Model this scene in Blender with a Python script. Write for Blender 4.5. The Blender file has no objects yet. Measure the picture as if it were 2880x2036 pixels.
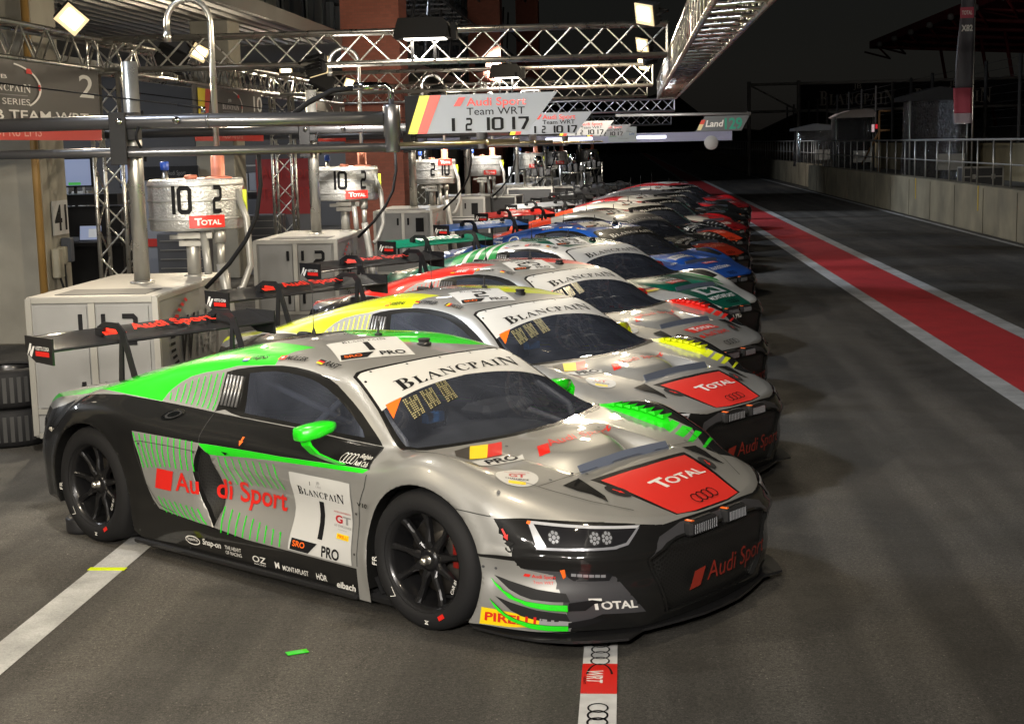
import bpy, bmesh, math, random
import numpy as np
from mathutils import Vector, Matrix
from mathutils.bvhtree import BVHTree
random.seed(7)
RNG = np.random.default_rng(7)
scene = bpy.context.scene
COL = scene.collection
R = math.radians

# ------------------------------------------------------------------ camera
F, PITCH, ROLL, CAMH, YAW = 4169.45, .1448, -.0238, 2.2715, .0782
fw = Vector((-math.sin(YAW)*math.cos(PITCH), math.cos(YAW)*math.cos(PITCH), -math.sin(PITCH)))
rt = Vector((math.cos(YAW), math.sin(YAW), 0))
upv = rt.cross(fw)
r2 = rt*math.cos(ROLL) + upv*math.sin(ROLL)
u2 = r2.cross(fw)
cam = bpy.data.cameras.new('camera')
cam.sensor_width = 36
cam.lens = F/2880*36
cam.clip_start = .1
cam.clip_end = 900
camo = bpy.data.objects.new('camera', cam)
COL.objects.link(camo)
M = Matrix((r2, u2, -fw)).transposed().to_4x4()
M.translation = (0, 0, CAMH)
camo.matrix_world = M
scene.camera = camo

# ------------------------------------------------------------------ world and exposure (night)
w = bpy.data.worlds.new('World')
scene.world = w
w.use_nodes = True
nt = w.node_tree
bg = nt.nodes['Background']
sky = nt.nodes.new('ShaderNodeTexSky')
sky.sky_type = 'NISHITA'
sky.sun_disc = False
sky.sun_elevation = R(4)
sky.sun_rotation = R(200)
sky.altitude = 400
hs = nt.nodes.new('ShaderNodeHueSaturation')
hs.inputs['Saturation'].default_value = .25
nt.links.new(sky.outputs[0], hs.inputs['Color'])
nt.links.new(hs.outputs[0], bg.inputs[0])
bg.inputs[1].default_value = SKY_STRENGTH = .0026
scene.view_settings.view_transform = 'Standard'
scene.view_settings.look = 'None'
scene.view_settings.exposure = -.3
scene.view_settings.gamma = 1
scene.cycles.max_bounces = 7
scene.cycles.diffuse_bounces = 3
scene.cycles.glossy_bounces = 3
scene.cycles.transmission_bounces = 3
scene.cycles.transparent_max_bounces = 8
scene.cycles.caustics_reflective = False
scene.cycles.caustics_refractive = False
scene.cycles.sample_clamp_indirect = 3
scene.cycles.use_light_tree = True
scene.cycles.use_denoising = True

# ------------------------------------------------------------------ materials
def lin(c):
    return tuple((v/12.92 if v <= .04045 else ((v+.055)/1.055)**2.4) for v in c)
def rgb(h):
    h = h.lstrip('#')
    return lin(tuple(int(h[i:i+2], 16)/255 for i in (0, 2, 4)))
MATS = {}
def mat(name, col=(.5, .5, .5), rough=.5, metal=0, coat=0, emit=None, es=0, bump=None, vary=0, vscale=6, spec=.5):
    if name in MATS: return MATS[name]
    if isinstance(col, str): col = rgb(col)
    m = bpy.data.materials.new(name)
    m.use_nodes = True
    t = m.node_tree
    b = t.nodes['Principled BSDF']
    b.inputs['Base Color'].default_value = (*col, 1)
    b.inputs['Roughness'].default_value = rough
    b.inputs['Metallic'].default_value = metal
    b.inputs['Coat Weight'].default_value = coat
    b.inputs['Coat Roughness'].default_value = .04
    b.inputs['Specular IOR Level'].default_value = spec
    if emit is not None:
        b.inputs['Emission Color'].default_value = (*emit, 1)
        b.inputs['Emission Strength'].default_value = es
    if vary or bump:
        tc = t.nodes.new('ShaderNodeTexCoord')
        n = t.nodes.new('ShaderNodeTexNoise')
        n.inputs['Scale'].default_value = vscale
        n.inputs['Detail'].default_value = 6
        t.links.new(tc.outputs['Object'], n.inputs['Vector'])
        if vary:
            mr = t.nodes.new('ShaderNodeMapRange')
            mr.inputs[1].default_value = .3; mr.inputs[2].default_value = .7
            mr.inputs[3].default_value = 1-vary; mr.inputs[4].default_value = 1+vary
            mx = t.nodes.new('ShaderNodeMix'); mx.data_type = 'RGBA'; mx.blend_type = 'MULTIPLY'
            mx.inputs[0].default_value = 1
            mx.inputs[6].default_value = (*col, 1)
            t.links.new(n.outputs[0], mr.inputs[0])
            t.links.new(mr.outputs[0], mx.inputs[7])
            t.links.new(mx.outputs[2], b.inputs['Base Color'])
            mr2 = t.nodes.new('ShaderNodeMapRange')
            mr2.inputs[3].default_value = max(rough-.12, .03); mr2.inputs[4].default_value = min(rough+.12, 1)
            t.links.new(n.outputs[0], mr2.inputs[0])
            t.links.new(mr2.outputs[0], b.inputs['Roughness'])
        if bump:
            n2 = t.nodes.new('ShaderNodeTexNoise')
            n2.inputs['Scale'].default_value = bump[0]
            n2.inputs['Detail'].default_value = 4
            t.links.new(tc.outputs['Object'], n2.inputs['Vector'])
            bp = t.nodes.new('ShaderNodeBump')
            bp.inputs['Strength'].default_value = bump[1]
            bp.inputs['Distance'].default_value = bump[2] if len(bump) > 2 else .01
            t.links.new(n2.outputs[0], bp.inputs['Height'])
            t.links.new(bp.outputs[0], b.inputs['Normal'])
    MATS[name] = m
    return m
def paint(name, col, metal=0, rough=.35):
    return mat(name, col, rough, metal, coat=1)
def glass_mat(name, tint, gloss_rough=.0, ior=1.6, dust_haze=.085):
    m = bpy.data.materials.new(name); m.use_nodes = True
    t = m.node_tree; t.nodes.clear()
    o = t.nodes.new('ShaderNodeOutputMaterial')
    tr0 = t.nodes.new('ShaderNodeBsdfTransparent'); tr0.inputs[0].default_value = (*tint, 1)
    df = t.nodes.new('ShaderNodeBsdfDiffuse'); df.inputs[0].default_value = (.30, .34, .46, 1)  # blue tinted dust film, painted in for haze reflected on the glass
    ns = t.nodes.new('ShaderNodeTexNoise'); ns.inputs['Scale'].default_value = 3; ns.inputs['Detail'].default_value = 5
    tc = t.nodes.new('ShaderNodeTexCoord'); t.links.new(tc.outputs['Object'], ns.inputs['Vector'])
    dr = t.nodes.new('ShaderNodeMapRange'); dr.inputs[1].default_value = .3; dr.inputs[2].default_value = .7; dr.inputs[3].default_value = dust_haze*.6; dr.inputs[4].default_value = dust_haze*1.5
    t.links.new(ns.outputs[0], dr.inputs[0])
    tr = t.nodes.new('ShaderNodeMixShader'); t.links.new(dr.outputs[0], tr.inputs[0]); t.links.new(tr0.outputs[0], tr.inputs[1]); t.links.new(df.outputs[0], tr.inputs[2])
    gl = t.nodes.new('ShaderNodeBsdfGlossy'); gl.inputs['Roughness'].default_value = gloss_rough
    fr = t.nodes.new('ShaderNodeFresnel'); fr.inputs[0].default_value = ior
    mx = t.nodes.new('ShaderNodeMixShader')
    t.links.new(fr.outputs[0], mx.inputs[0]); t.links.new(tr.outputs[0], mx.inputs[1]); t.links.new(gl.outputs[0], mx.inputs[2])
    t.links.new(mx.outputs[0], o.inputs[0])
    MATS[name] = m
    return m

SILVER = paint('silver_paint', (.335, .333, .322), .45, .43)
BLACK = mat('gloss_black', (.010, .010, .010), .35, 0, coat=1, spec=.08)
MATTE = mat('matte_black', (.016, .016, .017), .65, spec=.25)
CARBON = mat('carbon_black', (.014, .014, .015), .4, 0, coat=.5, spec=.12)
WHITE = mat('white_vinyl', (.50, .50, .49), .5, spec=.3)
INK = mat('black_ink', (.010, .010, .011), .65, spec=.1)
GREYINK = mat('grey_ink', (.25, .25, .25), .45)
REDV = mat('red_vinyl', '#D2231B', .4, coat=.3)
REDPANEL = mat('red_panel', '#D8322B', .38, coat=.5)
ORANGEV = mat('orange_vinyl', '#F26A1E', .4)
YELLOWV = mat('yellow_vinyl', '#EBCB12', .4)
GREENV = paint('green_paint', '#22D81C', 0, .35)
YELP = paint('yellow_paint', '#DCE617', 0, .35)
REDP = paint('red_paint', '#E8261C', 0, .35)
ORP = paint('orange_paint', '#F4431A', 0, .35)
DKGREEN = paint('dark_green_paint', '#045A46', 0, .35)
MIDGREEN = paint('mid_green_paint', '#128A3A', 0, .35)
WHITEP = paint('white_paint', (.62, .61, .57), 0, .35)
BLUEP = paint('blue_paint', '#1A4FA6', 0, .35)
DKBLUE = paint('dark_blue_paint', '#163F8E', 0, .35)
CRIMSON = paint('crimson_paint', '#B8141E', 0, .35)
GREYP = paint('grey_paint', (.16, .16, .17), .3, .35)
BLUEGREY = mat('strip_metal', (.16, .19, .27), .4, .3)
RUBBER = mat('tyre_rubber', (.013, .013, .014), .7, bump=(60, .15, .004), spec=.2)
RIM = mat('rim_black', (.022, .022, .024), .28, .6, coat=.3)
DISC = mat('brake_metal', (.12, .11, .10), .4, .8)
ALU = mat('aluminium', (.62, .60, .55), .3, .95, vary=.15, vscale=9)
STEEL = mat('steel_tube', (.42, .41, .38), .3, .8, vary=.1, vscale=5)
CHROME = mat('chrome', (.75, .75, .75), .1, 1)
FOIL = mat('foil_wrap', (.50, .50, .49), .34, .55, bump=(48, .9, .012), vary=.12, vscale=9)
CABWHITE = mat('cabinet_panel', (.20, .20, .197), .45, vary=.06, vscale=3)
CABALU = mat('cabinet_edge', (.40, .39, .36), .4, .6)
VENTM = mat('vent_metal', (.30, .30, .31), .35, .7)
COPPER = mat('copper_cap', (.62, .22, .14), .4, .3)
GARDARK = mat('garage_dark', (.03, .03, .032), .7)
CONCRETE = mat('concrete', (.30, .28, .23), .85, vary=.18, vscale=1.6, bump=(40, .2, .005))
GREYPANEL = mat('partition_grey', (.24, .25, .28), .5)
SOFFIT = mat('soffit_metal', (.30, .29, .27), .42, .4, vary=.1, vscale=2)
BANNERGREY = mat('banner_grey', (.085, .08, .075), .55)
SIGNW = mat('sign_white', (.24, .26, .30), .5)
LETTERW = mat('letter_white', (.72, .71, .68), .4)
GLASSW = glass_mat('windscreen_glass', (.78, .82, .90))
GLASSS = glass_mat('side_glass', (.66, .70, .76))
LENS = mat('lamp_lens', (.012, .012, .014), .3, 0, coat=1, spec=.08)
LEDM = mat('led_reflector', (.34, .35, .38), .2, .35, coat=.8)
CHARC = mat('charcoal', (.075, .077, .085), .5)
PLASTICW = mat('white_plastic', (.6, .6, .58), .4)

# ------------------------------------------------------------------ object helpers
def link(name, me, parent=None, mats=None):
    o = bpy.data.objects.new(name, me)
    COL.objects.link(o)
    if mats:
        for m in (mats if isinstance(mats, (list, tuple)) else [mats]): me.materials.append(m)
    if parent is not None: o.parent = parent
    return o
def tag(o, label=None, cat=None, group=None, kind=None):
    if label: o['label'] = label
    if cat: o['category'] = cat
    if group: o['group'] = group
    if kind: o['kind'] = kind
    return o
def thing(name, label, cat, loc=(0, 0, 0), rz=0, group=None):
    o = bpy.data.objects.new(name, None); COL.objects.link(o)
    o.location = loc; o.rotation_euler = (0, 0, rz)
    o.empty_display_size = .2
    return tag(o, label, cat, group)
class MB:
    """collects boxes, tubes and prisms into one mesh"""
    def __init__(s): s.v = []; s.f = []; s.m = []; s.sm = []
    def add(s, vs, fs, mi=0, smooth=False):
        b = len(s.v)
        s.v += [tuple(p) for p in vs]
        s.f += [tuple(b+i for i in f) for f in fs]
        s.m += [mi]*len(fs); s.sm += [smooth]*len(fs)
        return s
    def box(s, c, d, mi=0, rot=None, ch=0):
        x, y, z = d[0]/2, d[1]/2, d[2]/2
        if ch <= 0:
            vs = [Vector(p) for p in ((-x,-y,-z),(x,-y,-z),(x,y,-z),(-x,y,-z),(-x,-y,z),(x,-y,z),(x,y,z),(-x,y,z))]
            fs = [(0,3,2,1),(4,5,6,7),(0,1,5,4),(1,2,6,5),(2,3,7,6),(3,0,4,7)]
        else:
            a = ch
            ring = [(x-a,-y),(x,-y+a),(x,y-a),(x-a,y),(-x+a,y),(-x,y-a),(-x,-y+a),(-x+a,-y)]
            rin = [(px*(x-a)/x, py*(y-a)/y) for px, py in ring]
            vs = [Vector((px,py,-z)) for px,py in rin]+[Vector((px,py,-z+a)) for px,py in ring]+[Vector((px,py,z-a)) for px,py in ring]+[Vector((px,py,z)) for px,py in rin]
            fs = [tuple(range(7,-1,-1)), tuple(range(24,32))]
            for k in range(3):
                for i in range(8):
                    j = (i+1) % 8
                    fs.append((k*8+i, k*8+j, k*8+8+j, k*8+8+i))
        if rot is not None: vs = [rot @ p for p in vs]
        c = Vector(c)
        return s.add([p+c for p in vs], fs, mi)
    def tube(s, pts, r, n=8, mi=0, cap=True, closed=False):
        pts = [Vector(p) for p in pts]
        N = len(pts)
        rs = r if isinstance(r, (list, tuple)) else [r]*N
        vs = []; fs = []
        prev = None
        for i, p in enumerate(pts):
            a = pts[i-1] if (i > 0 or closed) else p
            b = pts[(i+1) % N] if (i < N-1 or closed) else p
            t = (b-a).normalized()
            if prev is None:
                h = Vector((0, 0, 1)) if abs(t.z) < .9 else Vector((1, 0, 0))
                e1 = t.cross(h).normalized()
            else:
                e1 = (prev-t*prev.dot(t)).normalized()
            prev = e1
            e2 = t.cross(e1)
            for k in range(n):
                an = 2*math.pi*k/n
                vs.append(p+e1*(rs[i]*math.cos(an))+e2*(rs[i]*math.sin(an)))
        for i in range(N if closed else N-1):
            for k in range(n):
                k2 = (k+1) % n; j = (i+1) % N
                fs.append((i*n+k, i*n+k2, j*n+k2, j*n+k))
        s.add(vs, fs, mi, True)
        if cap and not closed:
            b = len(s.v)-len(vs)
            s.f += [tuple(b+k for k in range(n-1, -1, -1)), tuple(b+(N-1)*n+k for k in range(n))]
            s.m += [mi, mi]; s.sm += [False, False]
        return s
    def lathe(s, prof, c=(0, 0, 0), axis='z', n=24, mi=0, cap=True, smooth=True):
        c = Vector(c)
        def P(r, h, a):
            x, y = r*math.cos(a), r*math.sin(a)
            return c+(Vector((x, y, h)) if axis == 'z' else Vector((x, h, y)) if axis == 'y' else Vector((h, x, y)))
        vs = [P(r, h, 2*math.pi*k/n) for r, h in prof for k in range(n)]
        fs = []
        for i in range(len(prof)-1):
            for k in range(n):
                k2 = (k+1) % n
                q = (i*n+k, i*n+k2, (i+1)*n+k2, (i+1)*n+k)
                fs.append(q if axis != 'y' else q[::-1])
        s.add(vs, fs, mi, smooth)
        if cap:
            b = len(s.v)-len(vs)
            for base, rev in ((0, True), ((len(prof)-1)*n, False)):
                if prof[0 if base == 0 else -1][0] > 1e-5:
                    q = tuple(b+base+k for k in range(n))
                    s.f.append(q[::-1] if rev else q); s.m.append(mi); s.sm.append(False)
        return s
    def prism(s, poly, a, b, axis='y', mi=0):
        """extrude a 2D outline between a and b along an axis (x: (y,z); y: (x,z); z: (x,y))"""
        def P(u, v, h):
            return (u, v, h) if axis == 'z' else (u, h, v) if axis == 'y' else (h, u, v)
        n = len(poly)
        vs = [P(u, v, a) for u, v in poly]+[P(u, v, b) for u, v in poly]
        fs = [tuple(range(n-1, -1, -1)), tuple(range(n, 2*n))]+[(i, (i+1) % n, n+(i+1) % n, n+i) for i in range(n)]
        return s.add(vs, fs, mi)
    def quad(s, a, b, c, d, mi=0): return s.add([a, b, c, d], [(0, 1, 2, 3)], mi)
    def build(s, name, mats, parent=None, fix=True):
        me = bpy.data.meshes.new(name)
        me.from_pydata(s.v, [], s.f)
        me.polygons.foreach_set('material_index', s.m)
        me.polygons.foreach_set('use_smooth', s.sm)
        if fix:
            bm = bmesh.new(); bm.from_mesh(me); bmesh.ops.recalc_face_normals(bm, faces=bm.faces); bm.to_mesh(me); bm.free()
        me.update()
        return link(name, me, parent, mats)
def rotz(a): return Matrix.Rotation(a, 3, 'Z')
def copy_tree(o, parent=None):
    c = o.copy(); COL.objects.link(c)
    if parent is not None:
        c.parent = parent; c.matrix_parent_inverse = o.matrix_parent_inverse.copy()
    for ch in list(o.children): copy_tree(ch, c)
    return c
# ------------------------------------------------------------------ lettering: 2D outlines (list of polygons)
def strip(pts, wd, closed=False):
    """mitred stroke of a polyline -> quads"""
    P = [np.array(p, float) for p in pts]; n = len(P)
    L = []; Rr = []
    for i in range(n):
        a = P[i-1] if (i > 0 or closed) else None
        b = P[(i+1) % n] if (i < n-1 or closed) else None
        d1 = (P[i]-a) if a is not None else (b-P[i])
        d2 = (b-P[i]) if b is not None else d1
        d1 = d1/np.hypot(*d1); d2 = d2/np.hypot(*d2)
        n1 = np.array([-d1[1], d1[0]]); n2 = np.array([-d2[1], d2[0]])
        m = n1+n2; m = m/max(np.hypot(*m), 1e-6)
        k = wd/2/max(m@n1, .4)
        L.append(P[i]+m*k); Rr.append(P[i]-m*k)
    out = []
    for i in range(n if closed else n-1):
        j = (i+1) % n
        out.append([tuple(L[i]), tuple(Rr[i]), tuple(Rr[j]), tuple(L[j])])
    return out
def arc(cx, cy, rx, ry, a0, a1, n=14, rx2=None, ry2=None, c2=None):
    """ring sector between two ellipses"""
    c2 = c2 or (cx, cy); out = []
    A = np.linspace(R(a0), R(a1), n+1)
    o = [(cx+rx*math.cos(a), cy+ry*math.sin(a)) for a in A]
    i = [(c2[0]+rx2*math.cos(a), c2[1]+ry2*math.sin(a)) for a in A]
    return [[o[k], o[k+1], i[k+1], i[k]] for k in range(n)]
def rect(x0, y0, x1, y1): return [[(x0, y0), (x1, y0), (x1, y1), (x0, y1)]]
SERIF = {
 'B': (.66, rect(.09,.055,.28,.945)+rect(0,0,.32,.055)+rect(0,.945,.32,1)+arc(.32,.755,.25,.245,-90,90,10,.09,.19)+arc(.32,.27,.32,.27,-90,90,10,.13,.215)+rect(.28,.505,.32,.56)),
 'L': (.62, rect(.09,.055,.28,.945)+rect(0,.945,.36,1)+rect(0,0,.60,.055)+[[(.60,0),(.64,.28),(.58,.28),(.42,.04)]]),
 'A': (.84, [[(.37,1),(.44,1),(.145,.055),(.065,.055)],[(.44,1),(.79,.055),(.59,.055),(.35,.78)]]+rect(.23,.33,.53,.38)+rect(0,0,.22,.055)+rect(.52,0,.86,.055)),
 'N': (.88, rect(.10,.055,.165,.945)+rect(.69,.055,.755,.945)+[[(.165,.945),(.31,.945),(.69,.22),(.755,-.02),(.68,-.02),(.165,.80)]]+rect(0,0,.26,.055)+rect(0,.945,.28,1)+rect(.60,.945,.86,1)),
 'C': (.78, arc(.43,.5,.42,.52,48,312,18,.25,.455,(.46,.5))+[[(.71,.89),(.76,.66),(.70,.66),(.62,.86)],[(.71,.11),(.78,.22),(.74,.25),(.62,.14)]]),
 'P': (.60, rect(.09,.055,.28,.945)+rect(0,0,.36,.055)+rect(0,.945,.32,1)+arc(.32,.74,.28,.26,-90,90,10,.11,.20)),
 'I': (.40, rect(.10,.055,.29,.945)+rect(0,0,.39,.055)+rect(0,.945,.39,1)),
}
def blancpain():
    x = 0; out = []
    for i, ch in enumerate('BLANCPAIN'):
        k = 1.0 if i in (0, 8) else .74
        y0 = 0 if i == 0 else (-.03 if i == 8 else .02)
        wd, ps = SERIF[ch]
        out += [[(x+px*k, y0+py*k) for px, py in p] for p in ps]
        x += (wd+.09)*k
    return out
def digit(ch):
    if ch == '1': return rect(.06, 0, .22, 1), .30
    P = {'2': [(0,.92),(.36,.92),(.44,.84),(.44,.58),(.36,.5),(.08,.5),(0,.42),(0,.08),(.46,.08)],
         '5': [(.44,.92),(0,.92),(0,.54),(.36,.54),(.44,.46),(.44,.16),(.36,.08),(0,.08)],
         '7': [(0,.92),(.44,.92),(.44,.7),(.2,0)], '9': [(.44,.5),(.08,.5),(0,.58),(0,.84),(.08,.92),(.36,.92),(.44,.84),(.44,.16),(.36,.08),(.04,.08)],
         '4': [(.34,0),(.34,1),(0,.34),(.5,.34)], '3': [(0,.92),(.36,.92),(.44,.84),(.44,.58),(.36,.5),(.1,.5),(.36,.5),(.44,.42),(.44,.16),(.36,.08),(0,.08)]}
    if ch == '0': return [[(x+.08, y) for x, y in q] for q in strip([(.08,.08),(.36,.08),(.44,.16),(.44,.84),(.36,.92),(.08,.92),(0,.84),(0,.16)], .16, True)], .68
    if ch == '6': return [[(x+.08, y) for x, y in q] for q in strip([(.44,.92),(.08,.92),(0,.84),(0,.16),(.08,.08),(.36,.08),(.44,.16),(.44,.42),(.36,.5),(.08,.5)], .16)], .66
    if ch == ' ': return [], .5
    return [[(x+.08, y) for x, y in q] for q in strip(P[ch], .16)], .66
def number(txt):
    x = 0; out = []
    for ch in txt:
        ps, wd = digit(ch)
        out += [[(px+x, py) for px, py in p] for p in ps]
        x += wd
    return out
_fc = {}
def sans(txt, bold=0., shear=0., gap=1.):
    key = (txt, bold, shear, gap)
    if key in _fc: return _fc[key]
    cu = bpy.data.curves.new('lettering', 'FONT')
    cu.body = txt; cu.offset = bold; cu.shear = shear; cu.space_character = gap; cu.resolution_u = 4
    ob = bpy.data.objects.new('lettering', cu)
    COL.objects.link(ob)
    dg = bpy.context.evaluated_depsgraph_get()
    me = bpy.data.meshes.new_from_object(ob.evaluated_get(dg))
    out = [[tuple(me.vertices[i].co[:2]) for i in p.vertices] for p in me.polygons]
    COL.objects.unlink(ob); bpy.data.objects.remove(ob); bpy.data.curves.remove(cu); bpy.data.meshes.remove(me)
    _fc[key] = out
    return out
def ringlogo(n=20, th=.11):
    out = []
    for k in range(4):
        out += arc(k*.72, 0, .5, .5, 0, 360, n, .5-th, .5-th)
    return out
def disc2(cx, cy, rx, ry, n=24): return [[(cx+rx*math.cos(2*math.pi*k/n), cy+ry*math.sin(2*math.pi*k/n)) for k in range(n)]]
def fit(polys, w, h=None, x0=0, y0=0):
    """scale outlines so that the bounding box is w wide (and h high)"""
    a = np.array([q for p in polys for q in p])
    mn = a.min(0); sz = a.max(0)-mn
    kx = w/sz[0]; ky = kx if h is None else h/sz[1]
    return [[(x0+(x-mn[0])*kx, y0+(y-mn[1])*ky) for x, y in p] for p in polys]
def place(polys, o, ux, uy):
    """map outlines from unit coordinates to 2D with origin o and axes ux, uy"""
    return [[(o[0]+x*ux[0]+y*uy[0], o[1]+x*ux[1]+y*uy[1]) for x, y in p] for p in polys]
def box4(polys, bl, br, tl):
    """fit outlines into the parallelogram bottom-left, bottom-right, top-left"""
    q = fit(polys, 1, 1)
    return place(q, bl, (br[0]-bl[0], br[1]-bl[1]), (tl[0]-bl[0], tl[1]-bl[1]))
def total_logo():
    a = fit(sans('T', .035), .26, 1.0); b = fit(sans('OTAL', .03), .74, .72, .23, .02)
    return a+b
class Flat:
    """flat print on a plane: origin, right, up vectors; layers step outwards by 1.2 mm"""
    def __init__(s, o, ux, uy, lift=.002):
        s.o = Vector(o); s.ux = Vector(ux); s.uy = Vector(uy); s.n = s.ux.cross(s.uy).normalized(); s.mb = MB(); s.mats = []; s.z = lift
    def put(s, polys, m, step=.0012):
        if m not in s.mats: s.mats.append(m)
        i = s.mats.index(m)
        for k, p in enumerate(polys):
            s.mb.add([s.o+s.ux*x+s.uy*y+s.n*(s.z+(k % 5)*.0001) for x, y in p], [tuple(range(len(p)))], i)
        s.z += step
        return s
    def build(s, name, parent=None): return s.mb.build(name, s.mats, parent, fix=False)
# ------------------------------------------------------------------ ground
def asphalt(name, base, dark, tint):
    m = bpy.data.materials.new(name); m.use_nodes = True; t = m.node_tree; b = t.nodes['Principled BSDF']
    N = t.nodes.new; Lk = t.links.new
    tc = N('ShaderNodeTexCoord')
    def noise(scale, detail, mapping=None, rough=.5):
        n = N('ShaderNodeTexNoise'); n.inputs['Scale'].default_value = scale; n.inputs['Detail'].default_value = detail; n.inputs['Roughness'].default_value = rough
        if mapping:
            mp = N('ShaderNodeMapping'); mp.inputs['Scale'].default_value = mapping[0]; mp.inputs['Rotation'].default_value = (0, 0, mapping[1])
            Lk(tc.outputs['Object'], mp.inputs[0]); Lk(mp.outputs[0], n.inputs['Vector'])
        else: Lk(tc.outputs['Object'], n.inputs['Vector'])
        return n
    def ramp(src, a, b_, lo, hi):
        r = N('ShaderNodeMapRange'); r.inputs[1].default_value = a; r.inputs[2].default_value = b_; r.inputs[3].default_value = lo; r.inputs[4].default_value = hi
        Lk(src, r.inputs[0]); return r.outputs[0]
    def mul(a, c):
        x = N('ShaderNodeMath'); x.operation = 'MULTIPLY'; Lk(a, x.inputs[0]); Lk(c, x.inputs[1]); return x.outputs[0]
    patches = ramp(noise(.45, 6, None, .6).outputs[0], .3, .7, .80, 1.2)
    streak = ramp(noise(1.0, 5, ((2.2, .10, 1), -.55)).outputs[0], .44, .60, .62, 1.08)
    streak2 = ramp(noise(1.0, 4, ((1.6, .07, 1), .02)).outputs[0], .40, .62, .82, 1.06)
    grain = ramp(noise(130, 4, None, .75).outputs[0], .34, .66, .30, 1.85)
    fleck = N('ShaderNodeTexVoronoi'); fleck.inputs['Scale'].default_value = 90; Lk(tc.outputs['Object'], fleck.inputs['Vector'])
    fl = ramp(fleck.outputs['Distance'], .06, .17, 2.8, 1.0)
    g2 = ramp(noise(48, 5, None, .8).outputs[0], .36, .64, .45, 1.6)
    fk = N('ShaderNodeTexVoronoi'); fk.inputs['Scale'].default_value = 26; Lk(tc.outputs['Object'], fk.inputs['Vector'])
    fl2 = ramp(fk.outputs['Distance'], .07, .13, 2.6, 1.0)
    v = mul(mul(mul(mul(patches, streak), mul(grain, streak2)), fl), mul(g2, fl2))
    hue = N('ShaderNodeMix'); hue.data_type = 'RGBA'; hue.inputs[6].default_value = (*base, 1); hue.inputs[7].default_value = (*tint, 1)
    Lk(ramp(noise(.25, 3).outputs[0], .35, .65, 0, 1), hue.inputs[0])
    sc = N('ShaderNodeMix'); sc.data_type = 'RGBA'; sc.blend_type = 'MULTIPLY'; sc.inputs[0].default_value = 1
    Lk(hue.outputs[2], sc.inputs[6])
    cb = N('ShaderNodeCombineColor'); [Lk(v, cb.inputs[i]) for i in range(3)]
    Lk(cb.outputs[0], sc.inputs[7]); Lk(sc.outputs[2], b.inputs['Base Color'])
    Lk(ramp(noise(3, 4).outputs[0], .3, .7, .62, .9), b.inputs['Roughness'])
    bp = N('ShaderNodeBump'); bp.inputs['Strength'].default_value = .55; bp.inputs['Distance'].default_value = .006
    Lk(noise(110, 4, None, .7).outputs[0], bp.inputs['Height']); Lk(bp.outputs[0], b.inputs['Normal'])
    return m
def marking(name, col, wear=.5):
    m = bpy.data.materials.new(name); m.use_nodes = True; t = m.node_tree; b = t.nodes['Principled BSDF']; N = t.nodes.new; Lk = t.links.new
    tc = N('ShaderNodeTexCoord'); n = N('ShaderNodeTexNoise'); n.inputs['Scale'].default_value = 2.5; n.inputs['Detail'].default_value = 8; n.inputs['Roughness'].default_value = .65
    g = N('ShaderNodeTexNoise'); g.inputs['Scale'].default_value = 120; g.inputs['Detail'].default_value = 3
    Lk(tc.outputs['Object'], n.inputs['Vector']); Lk(tc.outputs['Object'], g.inputs['Vector'])
    a = N('ShaderNodeMapRange'); a.inputs[1].default_value = .35; a.inputs[2].default_value = .7; a.inputs[3].default_value = 1; a.inputs[4].default_value = 1-wear
    Lk(n.outputs[0], a.inputs[0])
    c = N('ShaderNodeMapRange'); c.inputs[1].default_value = .3; c.inputs[2].default_value = .7; c.inputs[3].default_value = .8; c.inputs[4].default_value = 1.12
    Lk(g.outputs[0], c.inputs[0])
    x = N('ShaderNodeMath'); x.operation = 'MULTIPLY'; Lk(a.outputs[0], x.inputs[0]); Lk(c.outputs[0], x.inputs[1])
    cb = N('ShaderNodeCombineColor'); [Lk(x.outputs[0], cb.inputs[i]) for i in range(3)]
    mx = N('ShaderNodeMix'); mx.data_type = 'RGBA'; mx.blend_type = 'MULTIPLY'; mx.inputs[0].default_value = 1; mx.inputs[6].default_value = (*col, 1)
    Lk(cb.outputs[0], mx.inputs[7]); Lk(mx.outputs[2], b.inputs['Base Color']); b.inputs['Roughness'].default_value = .7
    bp = N('ShaderNodeBump'); bp.inputs['Strength'].default_value = .4; bp.inputs['Distance'].default_value = .004; Lk(g.outputs[0], bp.inputs['Height']); Lk(bp.outputs[0], b.inputs['Normal'])
    return m
def sheet(name, x0, y0, x1, y1, z, m, kind='structure'):
    mb = MB(); mb.quad((x0, y0, z), (x1, y0, z), (x1, y1, z), (x0, y1, z))
    o = mb.build(name, m, None, fix=False); o['kind'] = kind
    return o
sheet('ground', -250, -120, 350, 500, 0, asphalt('asphalt', (.070, .062, .052), None, (.058, .055, .049)))
WHITEL = marking('line_paint', (.50, .50, .49), .45)
REDL = marking('red_lane_paint', (.50, .026, .03), .25)
sheet('red_lane', 3.50, -40, 4.42, 320, .004, REDL)
sheet('lane_line', 3.28, -40, 3.50, 320, .0042, WHITEL)
sheet('lane_line', 4.42, -40, 4.64, 320, .0042, WHITEL)
sheet('pit_box_line', -2.98, -20, -2.79, 60, .004, WHITEL)
sheet('wall_line', 7.95, -30, 8.07, 200, .004, WHITEL)
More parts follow.
